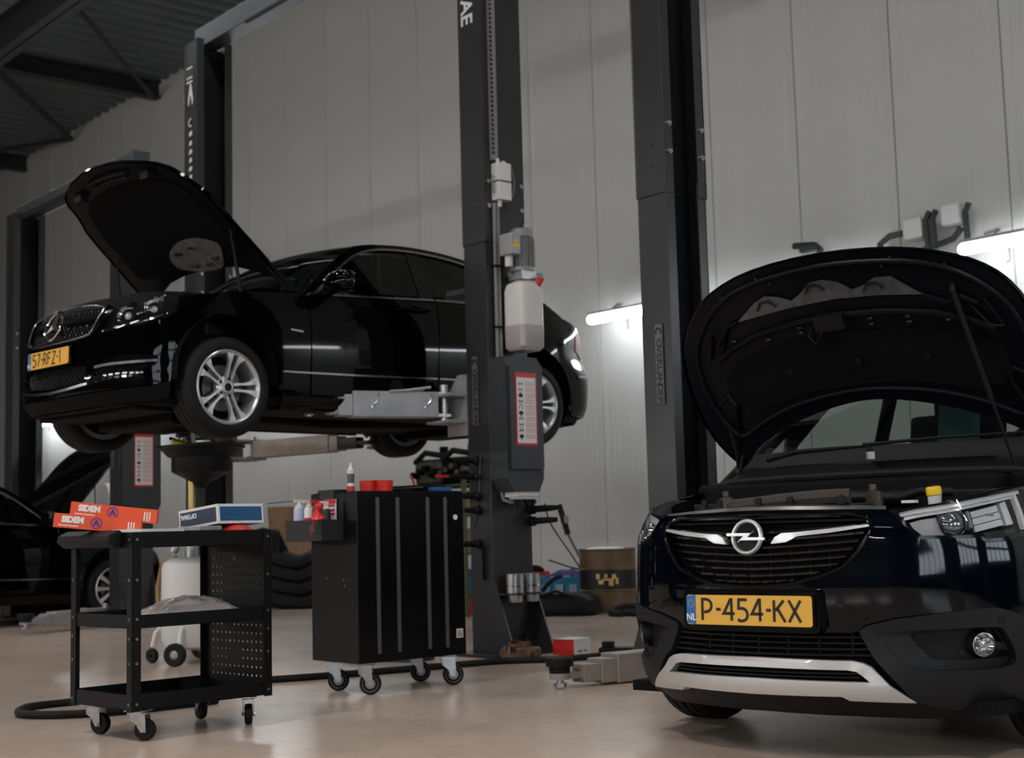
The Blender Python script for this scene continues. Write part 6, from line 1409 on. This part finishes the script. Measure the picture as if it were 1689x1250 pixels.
# lower intake slats, skid plate, lip
li = patch(B, sym([(0, .355), (.42, .345), (.445, .365), (.40, .44), (.385, .452), (0, .450)]), 'lower_intake', 'under_black', oc, g=.1, d=-.07, t=0)
for z in (.427, .407, .387, .367):
    vs = []; fs = []
    for j in range(25):
        s = -.43 + .86 * j / 24
        for dz, dd in ((-.005, -.06), (-.004, -.006), (.003, -.004), (.005, -.06)): vs.append(B.P(s, z + dz, dd))
    for j in range(24):
        for q in range(3): fs.append((j * 4 + q, (j + 1) * 4 + q, (j + 1) * 4 + q + 1, j * 4 + q + 1))
    MB().add(vs, fs).build('intake_slat', 'plastic_black', li, smooth=20)
mb = MB()
for s in (-.36, -.24, -.12, 0, .12, .24, .36): mb.add([B.P(s - .004, .36, -.03), B.P(s + .004, .36, -.03), B.P(s + .004, .445, -.03), B.P(s - .004, .445, -.03)], [(0, 1, 2, 3)])
mb.build('intake_ribs', 'plastic_black', li, smooth=0)
SKO = [(0, .354), (.36, .349), (.395, .343), (.425, .330), (.484, .268), (.568, .210), (.349, .216), (.324, .230), (0, .228)]
SKI = [(0, .322), (.345, .319), (.375, .314), (.395, .300), (.42, .279), (.3, .280), (0, .283)]
class SK:
    @staticmethod
    def P(s, z, d=0.): return B.P(s, z, d + .012 + (.014 if z < .272 else .014 * max(0, 1 - (z - .272) / .02)))
sk = patch(SK, sym(SKO)[::-1], 'skid_plate', 'satin_silver', oc, [sym(SKI)], g=.022, t=.035)
patch(B, sym(SKI)[::-1], 'skid_opening', 'under_black', sk, g=.1, d=-.05, t=0)
for z in (.306, .293):
    pq = strip_poly([(-.39 + .78 * j / 20, z) for j in range(21)], .006); patch(B, pq, 'skid_slat', 'plastic_black', sk, d=-.004, t=.03)
patch(B, [(-1.08, .177), (-1.03, .172), (-.786, .171), (-.683, .18), (-.56, .213), (-.34, .219), (-.32, .232), (0, .231), (.32, .232), (.34, .219), (.56, .213), (.683, .18), (.786, .171), (1.03, .172), (1.08, .177), (1.08, .145), (.98, .142), (.7, .14), (.35, .15), (0, .155), (-.35, .15), (-.7, .14), (-.98, .142), (-1.08, .145)][::-1], 'front_lip', 'plastic_black', oc, d=-.004, t=.06)
# cabin
def GO(y, z): return .80 - .30 * (max(z, .98) - 1.02) - .03 * ((y - 1.6) / 1.4) ** 2 - .15 * max(0, z - 1.45) ** 1.5
OO = [(.22, 1.03), (.42, 1.155), (.64, 1.30), (.85, 1.42), (1.05, 1.51), (1.35, 1.565), (1.8, 1.585), (2.3, 1.57), (2.8, 1.50), (3.05, 1.42), (3.22, 1.05), (2.4, 1.02), (1.4, 1.0)]
DO = [(.72, 1.05), (.78, 1.19), (.96, 1.34), (1.10, 1.44), (1.35, 1.505), (1.8, 1.52), (2.3, 1.50), (2.7, 1.43), (2.85, 1.33), (2.75, 1.14), (2.2, 1.07), (1.5, 1.04)]
for sd in (1, -1):
    class GS:
        @staticmethod
        def P(y, z, d=0.): return (sd * (GO(abs(y), z) + d), abs(y), z)
    q = (lambda P: list(P)) if sd > 0 else (lambda P: [(-y, z) for y, z in P][::-1])
    patch(GS, q(OO), 'cabin_side', 'navy_paint', oc, [q(DO), q([(.50, 1.06), (.54, 1.15), (.66, 1.235), (.69, 1.06)])], g=.09)
    patch(GS, q([(.49, 1.05), (.53, 1.15), (.67, 1.25), (.70, 1.05)]), 'corner_glass', 'auto_glass', oc, g=.3, d=-.012, t=.003)
    patch(GS, q([(.71, 1.04), (.78, 1.20), (.96, 1.35), (1.10, 1.45), (1.35, 1.51), (1.56, 1.52), (1.60, 1.04)]), 'front_door_glass', 'auto_glass', oc, g=.3, d=-.012, t=.003)
    patch(GS, q([(1.68, 1.05), (1.66, 1.52), (1.8, 1.525), (2.3, 1.505), (2.7, 1.435), (2.86, 1.33), (2.75, 1.13), (2.2, 1.06)]), 'rear_door_glass', 'auto_glass', oc, g=.3, d=-.012, t=.003)
    patch(GS, q([(1.58, 1.03), (1.69, 1.04), (1.67, 1.525), (1.55, 1.525)]), 'door_pillar', 'gloss_black', oc, g=.3, d=-.006, t=.02)
    tr = [Vector(GS.P(y, z, .004)) for y, z in catmull(OO[:6], 4)]; MB().tube(tr, .006, 6).build('pillar_trim', 'dull_chrome', oc)
    # mirror
    n = 14; vs = []; fs = []; secs = [(.80, .03, .04), (.86, .11, .13), (.95, .14, .17), (1.0, .10, .13), (1.02, .03, .05)]
    for xx, a, hgt in secs:
        for j in range(n):
            t = 2 * PI * j / n; vs.append((sd * xx, .72 + a * .55 * math.cos(t), 1.10 + hgt * .5 * math.sin(t)))
    for i in range(len(secs) - 1):
        for j in range(n): fs.append((i * n + j, i * n + (j + 1) % n, (i + 1) * n + (j + 1) % n, (i + 1) * n + j))
    fs += [tuple(range(n)), tuple(range((len(secs) - 1) * n, len(secs) * n))]
    MB().add(vs, fs if sd < 0 else [w_[::-1] for w_ in fs]).build('door_mirror', 'gloss_black', oc, smooth=60)
LO = lambda P, s: [(s * GO(y, z), y, z) for y, z in P]
mb = MB(); loft(mb, LO(catmull(OO[4:10], 4), -1), LO(catmull(OO[4:10], 4), 1), 14, .035); mb.build('roof', 'navy_paint', oc, smooth=60)
A5 = catmull([(.395, 1.135)] + OO[2:5], 5)
mb = MB(); loft(mb, LO(A5, -.955), LO(A5, .955), 16, .015, -.15); ws = mb.build('windshield', 'auto_glass', oc, smooth=60)
for sd in (1, -1):
    mb = MB(); Ax = catmull(OO[:5], 5); loft(mb, LO(Ax, sd * .935), LO(Ax, sd * 1.0), 3, .0, -.012); mb.build('windshield_pillar', 'gloss_black', oc, smooth=60)
mb = MB(); Cx = OO[9:11]; loft(mb, LO(Cx, -1), LO(Cx, 1), 12, .02, .10); mb.build('rear_window', 'auto_glass', oc, smooth=60)
mb = MB(); Kx = [(.16, 1.0), (.24, 1.045), (.32, 1.09), (.395, 1.14)]; loft(mb, [(-.80, y + .02, z) for y, z in Kx], [(.80, y + .02, z) for y, z in Kx], 16, .0, -.16); cw = mb.build('cowl', 'plastic_black', oc)
mb = MB()
for k in range(40):
    x = .02 + .012 * k; mb.box((x, .11 + .16 * (x / .8) ** 2, 1.062), (.004, .06, .006))
o_ = mb.build('cowl_slots', 'under_black', cw, smooth=0); o_['kind'] = 'stuff'
for pts in ([(-.52, .16, 1.10), (-.35, .12, 1.125), (-.1, .10, 1.13), (.0, .10, 1.13)], [(.06, .02, 1.085), (.02, .06, 1.12), (-.02, .09, 1.135), (.3, .10, 1.145), (.62, .20, 1.15)]):
    MB().tube(pts, [.012, .012, .009, .007, .006][:len(pts)], 6).build('wiper', 'plastic_black', cw)
mb = MB(); mb.cyl((.06, .0, 1.07), (.06, .0, 1.10), .02, n=10); mb.build('wiper_nut', 'bolt', cw)
mb = MB(); mb.tube([(-.84, .17, .985), (-.6, .02, 1.005), (-.3, -.04, 1.01), (0, -.06, 1.01), (.3, -.04, 1.01), (.6, .02, 1.005), (.84, .17, .985)], .016, 8); mb.build('bay_seal', 'rubber', oc)
sm_ = MB()
for x in (-.36, .36):
    sm_.box((x, 1.45, .72), (.50, .5, .14)); sm_.box((x, 1.72, 1.05), (.48, .14, .62), 0, Matrix.Rotation(-.2, 3, 'X')); sm_.box((x, 1.80, 1.40), (.26, .09, .17))
sm_.box((0, 2.5, .75), (1.2, .5, .14)); sm_.box((0, 2.72, 1.05), (1.2, .14, .5)); sm_.build('seats', 'seat_cloth', oc, smooth=0, bevel=.03)
MB().box((0, .80, .99), (1.35, .45, .18)).build('dashboard', 'seat_cloth', oc, smooth=0, bevel=.04)
MB().tube([(.36 + .19 * math.cos(a * PI / 10), 1.02 + .06 * math.sin(a * PI / 10), 1.07 + .17 * math.sin(a * PI / 10)) for a in range(20)], .016, 6, closed=True).build('steering_wheel', 'plastic_black', oc)
MB().box((.02, 1.02, 1.475), (.24, .03, .075)).build('rear_view_mirror', 'plastic_black', oc, smooth=0, bevel=.01)
mb = MB(); mb.box((-.28, 1.60, 1.28), (.22, .06, .34), 0, Matrix.Rotation(-.2, 3, 'X')); tc_ = mb.build('teal_panel', 'teal_matte', oc, smooth=0, bevel=.03); tc_['label'] = 'teal panel seen through the windshield'  # plain teal block standing at the seat back
mb = MB(); mb.bx(-.78, -.74, .6, 2.9, .98, 1.02); mb.build('door_sill_trim', 'beige_trim', oc, smooth=0)
# engine bay
mb = MB(); mb.bx(-.62, .62, -.20, .10, .62, .99); mb.bx(-.80, .80, .02, .10, .5, 1.0); mb.build('bulkhead', 'under_black', oc, smooth=0, bevel=.02)
sp = []
for s in [-.50 + .05 * k for k in range(21)]: sp.append(s)
vs = []; fs = []
for s in sp:
    zt = .884 - .06 * s * s
    for d_, dz in ((-.005, -.012), (-.012, .0), (-.10, .006), (-.13, -.01), (-.13, -.06)): vs.append(B.P(s, zt, d_)[:2] + (zt + dz,))
for i in range(20):
    for q in range(4): fs.append((i * 5 + q, (i + 1) * 5 + q, (i + 1) * 5 + q + 1, i * 5 + q + 1))
slam = MB().add(vs, fs).build('slam_panel', 'slam_gray', oc, smooth=30)
for s, d_ in ((-.36, -.06), (-.27, -.07), (-.03, -.05), (.33, -.06), (.10, -.08)):
    o = Vector(B.P(s, .90, d_)); MB().lathe([(0, .028), (.010, .026), (.013, .018), (.013, .0), (.018, -.006)], (o.x, o.y, .892), (0, 0, 1), 12).build('slam_bolt', 'plastic_black', slam)
MB().tube([B.P(s, .88, -.15)[:2] + (.90 + .012 * math.sin(5 * s),) for s in [-.25 + .055 * k for k in range(12)]], .03, 8).build('foam_strip', 'engine_brown', oc)
for x, y in ((-.33, -.45), (.33, -.50)):
    mb = MBF(); mb.prism([(-.03, 0), (.03, 0), (.026, .05), (.0, .062), (-.03, .05)], (x, y, .875), (1, 0, 0), (0, 0, 1), .02); mb.cyl((x, y - .02, .935), (x, y - .02, .955), .014, n=10); mb.build('latch_bracket', 'engine_metal', oc, smooth=30)
mb = MB(); mb.box((.02, -.36, .83), (.62, .34, .12)); mb.box((-.45, -.22, .84), (.24, .26, .14)); mb.box((.52, -.12, .86), (.26, .30, .14)); mb.tube([(-.3, -.5, .88), (-.1, -.46, .91), (.2, -.44, .91), (.42, -.40, .90)], .03, 8); mb.tube([(.38, -.46, .90), (.46, -.42, .925), (.56, -.36, .92)], .018, 8); mb.build('engine_cover', 'plastic_black', oc, smooth=30, bevel=.03)
mb = MB(); mb.lathe([(.022, .86), (.024, .905), (.026, .912)], (.545, -.48, 0), (0, 0, 1), 20); rs = mb.build('washer_neck', 'white_plastic', oc)
mb = MB(); mb.lathe([(.023, 0), (.027, .004), (.027, .026), (.024, .031), (.02, .033), (0, .033)], (.545, -.48, .906), (-.05, -.12, 1), 24); mb.build('filler_cap', 'cap_yellow', rs)
mb = MB()
for a in (-.010, 0, .010): mb.box((.545 + a - .002, -.4845, .9448), (.004, .022, .002))
mb.build('cap_symbol', 'ink_black', rs, smooth=0)
mb = MB(); mb.box((.47, -.52, .888), (.05, .03, .010)); mb.build('bay_label', 'box_white', oc, smooth=0)
# bonnet, hinged at the windshield
hinge = Vector((0, .28, 1.08)); th = math.radians(58); e1 = Vector((0, -math.cos(th), math.sin(th))); nn = Vector((0, math.sin(th), math.cos(th)))
HO = [(0, .968), (.22, .955), (.40, .922), (.55, .865), (.64, .81), (.72, .73), (.77, .64), (.798, .50), (.802, .34), (.785, .20), (.755, .10), (.715, .025), (.69, .02), (.64, .07), (.57, .12), (.42, .19), (.26, .24), (.12, .27), (0, .28)]
full = HO + [(-a, b) for a, b in HO[::-1]][1:-1]
full = smoothloop(full, 2)
class HP:
    @staticmethod
    def P(a, b, d=0.):
        k = .03 * (1 - (a / .8) ** 2) - .05 * max(0, (b - .70) / .26) ** 2 - .04 * max(0, (abs(a) - .65) / .15) ** 2
        return tuple(hinge + Vector((a, 0, 0)) + e1 * b + nn * (k + d))
bn = patch(HP, full[::-1], 'bonnet', 'navy_paint', oc, g=.05, t=.020)
patch(HP, [(a * .985, .004 + b * .99) for a, b in full], 'bonnet_frame', 'bonnet_inner', bn, g=.05, d=-.021, t=-.006)
inner_rim = smoothloop([(0, .915), (.22, .90), (.40, .865), (.54, .80), (.66, .69), (.72, .58), (.735, .40), (.70, .24), (.64, .17), (.50, .235), (.30, .30), (0, .335)], 3)
ir = [(a, b) for a, b in inner_rim]; irf = smoothloop([(0, .915), (.22, .90), (.40, .865), (.54, .80), (.66, .69), (.72, .58), (.735, .40), (.70, .24), (.64, .17), (.50, .235), (.30, .30), (0, .335), (-.30, .30), (-.50, .235), (-.64, .17), (-.70, .24), (-.735, .40), (-.72, .58), (-.66, .69), (-.54, .80), (-.40, .865), (-.22, .90)], 3)
MB().tube([HP.P(a, b, -.030) for a, b in irf], .012, 8, closed=True).build('frame_bead', 'bonnet_inner', bn)
padl = smoothloop([(0, .60), (.30, .585), (.52, .53), (.62, .46), (.62, .34), (.50, .30), (.25, .345), (0, .36), (-.25, .345), (-.50, .30), (-.62, .34), (-.62, .46), (-.52, .53), (-.30, .585)], 3)
patch(HP, padl, 'bonnet_pad', 'felt_black', bn, g=.05, d=-.030, t=-.016)
mb = MB()
for a, b in ((-.30, .46), (.02, .475), (.32, .47)): o = Vector(HP.P(a, b, -.048)); mb.cyl(o, o - nn * .006, .014, n=12)
mb.build('pad_clip', 'plastic_black', bn)
wv = [(-.47, .715), (-.36, .79), (-.30, .815), (-.24, .80), (-.19, .775), (-.14, .80), (-.08, .845), (-.02, .85), (.04, .83), (.09, .785), (.15, .80), (.20, .825), (.27, .82), (.33, .76), (.37, .725), (.2, .745), (0, .755), (-.2, .745)]
patch(HP, wv, 'stamped_panel', 'satin_dark2', bn, g=.03, d=-.036, t=-.008)
mb = MB()
for c in (-.305, -.065, .185):
    w = .045; z0 = .763 if c < -.2 else (.80 if c < 0 else .775); z0 = {-.305: .758, -.065: .800, .185: .772}[c]
    pts = [(c - w, z0), (c - w * .45, z0 + .034), (c + w * .45, z0 + .034), (c + w, z0 + .004)]
    for a, b in zip(pts, pts[1:]):
        p, q = Vector(HP.P(*a, -.046)), Vector(HP.P(*b, -.046)); mb.tube([p, q], .0055, 4)
mb.build('stamped_slot', 'ink_black', bn, smooth=0)
mb = MB(); mb.tube([HP.P(a, b, -.040) for a, b in [(-.62, .55), (-.53, .60), (-.40, .645), (-.2, .675), (0, .685), (.2, .675), (.40, .645), (.53, .60), (.62, .55)]], .013, 6)
mb.tube([HP.P(a, b, -.036) for a, b in [(-.60, .62), (-.52, .70), (-.47, .715)]], .010, 6); mb.tube([HP.P(a, b, -.036) for a, b in [(.37, .725), (.46, .68), (.52, .70), (.58, .66)]], .010, 6)
for sd in (1, -1):
    mb.tube([HP.P(sd * .66, .56, -.036), HP.P(sd * .61, .68, -.036), HP.P(sd * .55, .66, -.036), HP.P(sd * .60, .57, -.036)], .008, 6, closed=True)
    mb.tube([HP.P(sd * .70, .34, -.03), HP.P(sd * .64, .38, -.035), HP.P(sd * .62, .33, -.035), HP.P(sd * .67, .14, -.03)], .010, 6)
mb.build('frame_ribs', 'bonnet_inner', bn)
mb = MB(); o = Vector(HP.P(-.04, .665, -.05)); mb.box(o, (.13, .05, .06), 0, Matrix.Rotation(.5, 3, 'X')); lt = [HP.P(-.13, .655, -.06), HP.P(-.145, .62, -.075), HP.P(-.12, .59, -.085), HP.P(-.085, .625, -.075), HP.P(-.10, .655, -.06)]; mb.tube(lt, .0045, 6); mb.build('striker', 'plastic_black', bn)
hm = MB()
for sd in (1, -1):
    for a, b in ((.50, .84), (.70, .62), (.735, .44), (.71, .30), (.30, .905), (.62, .735), (.25, .87)): o = Vector(HP.P(sd * a, b, -.0285)); hm.cyl(o, o - nn * .002, .007, n=8)
for i in range(7):
    for q in (-1, 1): o = Vector(HP.P(-.52 + .16 * i, .645 - .03 * abs(i - 3) / 3 + q * .012, -.0285)); hm.box(o, (.02, .006, .008))
hm.build('frame_holes', 'ink_black', bn, smooth=0)
for sd in (1, -1):
    mb = MB(); mb.tube([(sd * .74, .20, .98), (sd * .745, .25, 1.02), (sd * .735, .27, 1.08), HP.P(sd * .70, .10, -.03), HP.P(sd * .69, .24, -.03)], .013, 6); mb.tube([(sd * .71, .19, .98), (sd * .715, .235, 1.03), HP.P(sd * .68, .08, -.03)], .008, 6); mb.build('bonnet_hinge', 'plastic_black', bn)
p0, p1 = Vector((.60, .155, .965)), Vector(HP.P(.50, .73, -.04)); mid = p0.lerp(p1, .43)
mb = MB(); mb.cyl(mid, p1, .0115, n=10); mb.cyl(p0, mid, .0065, n=8); mb.cyl(p1 - Vector((0, 0, .01)), p1 + Vector((0, .01, .03)), .014, n=8); mb.build('gas_strut', 'plastic_black', bn)
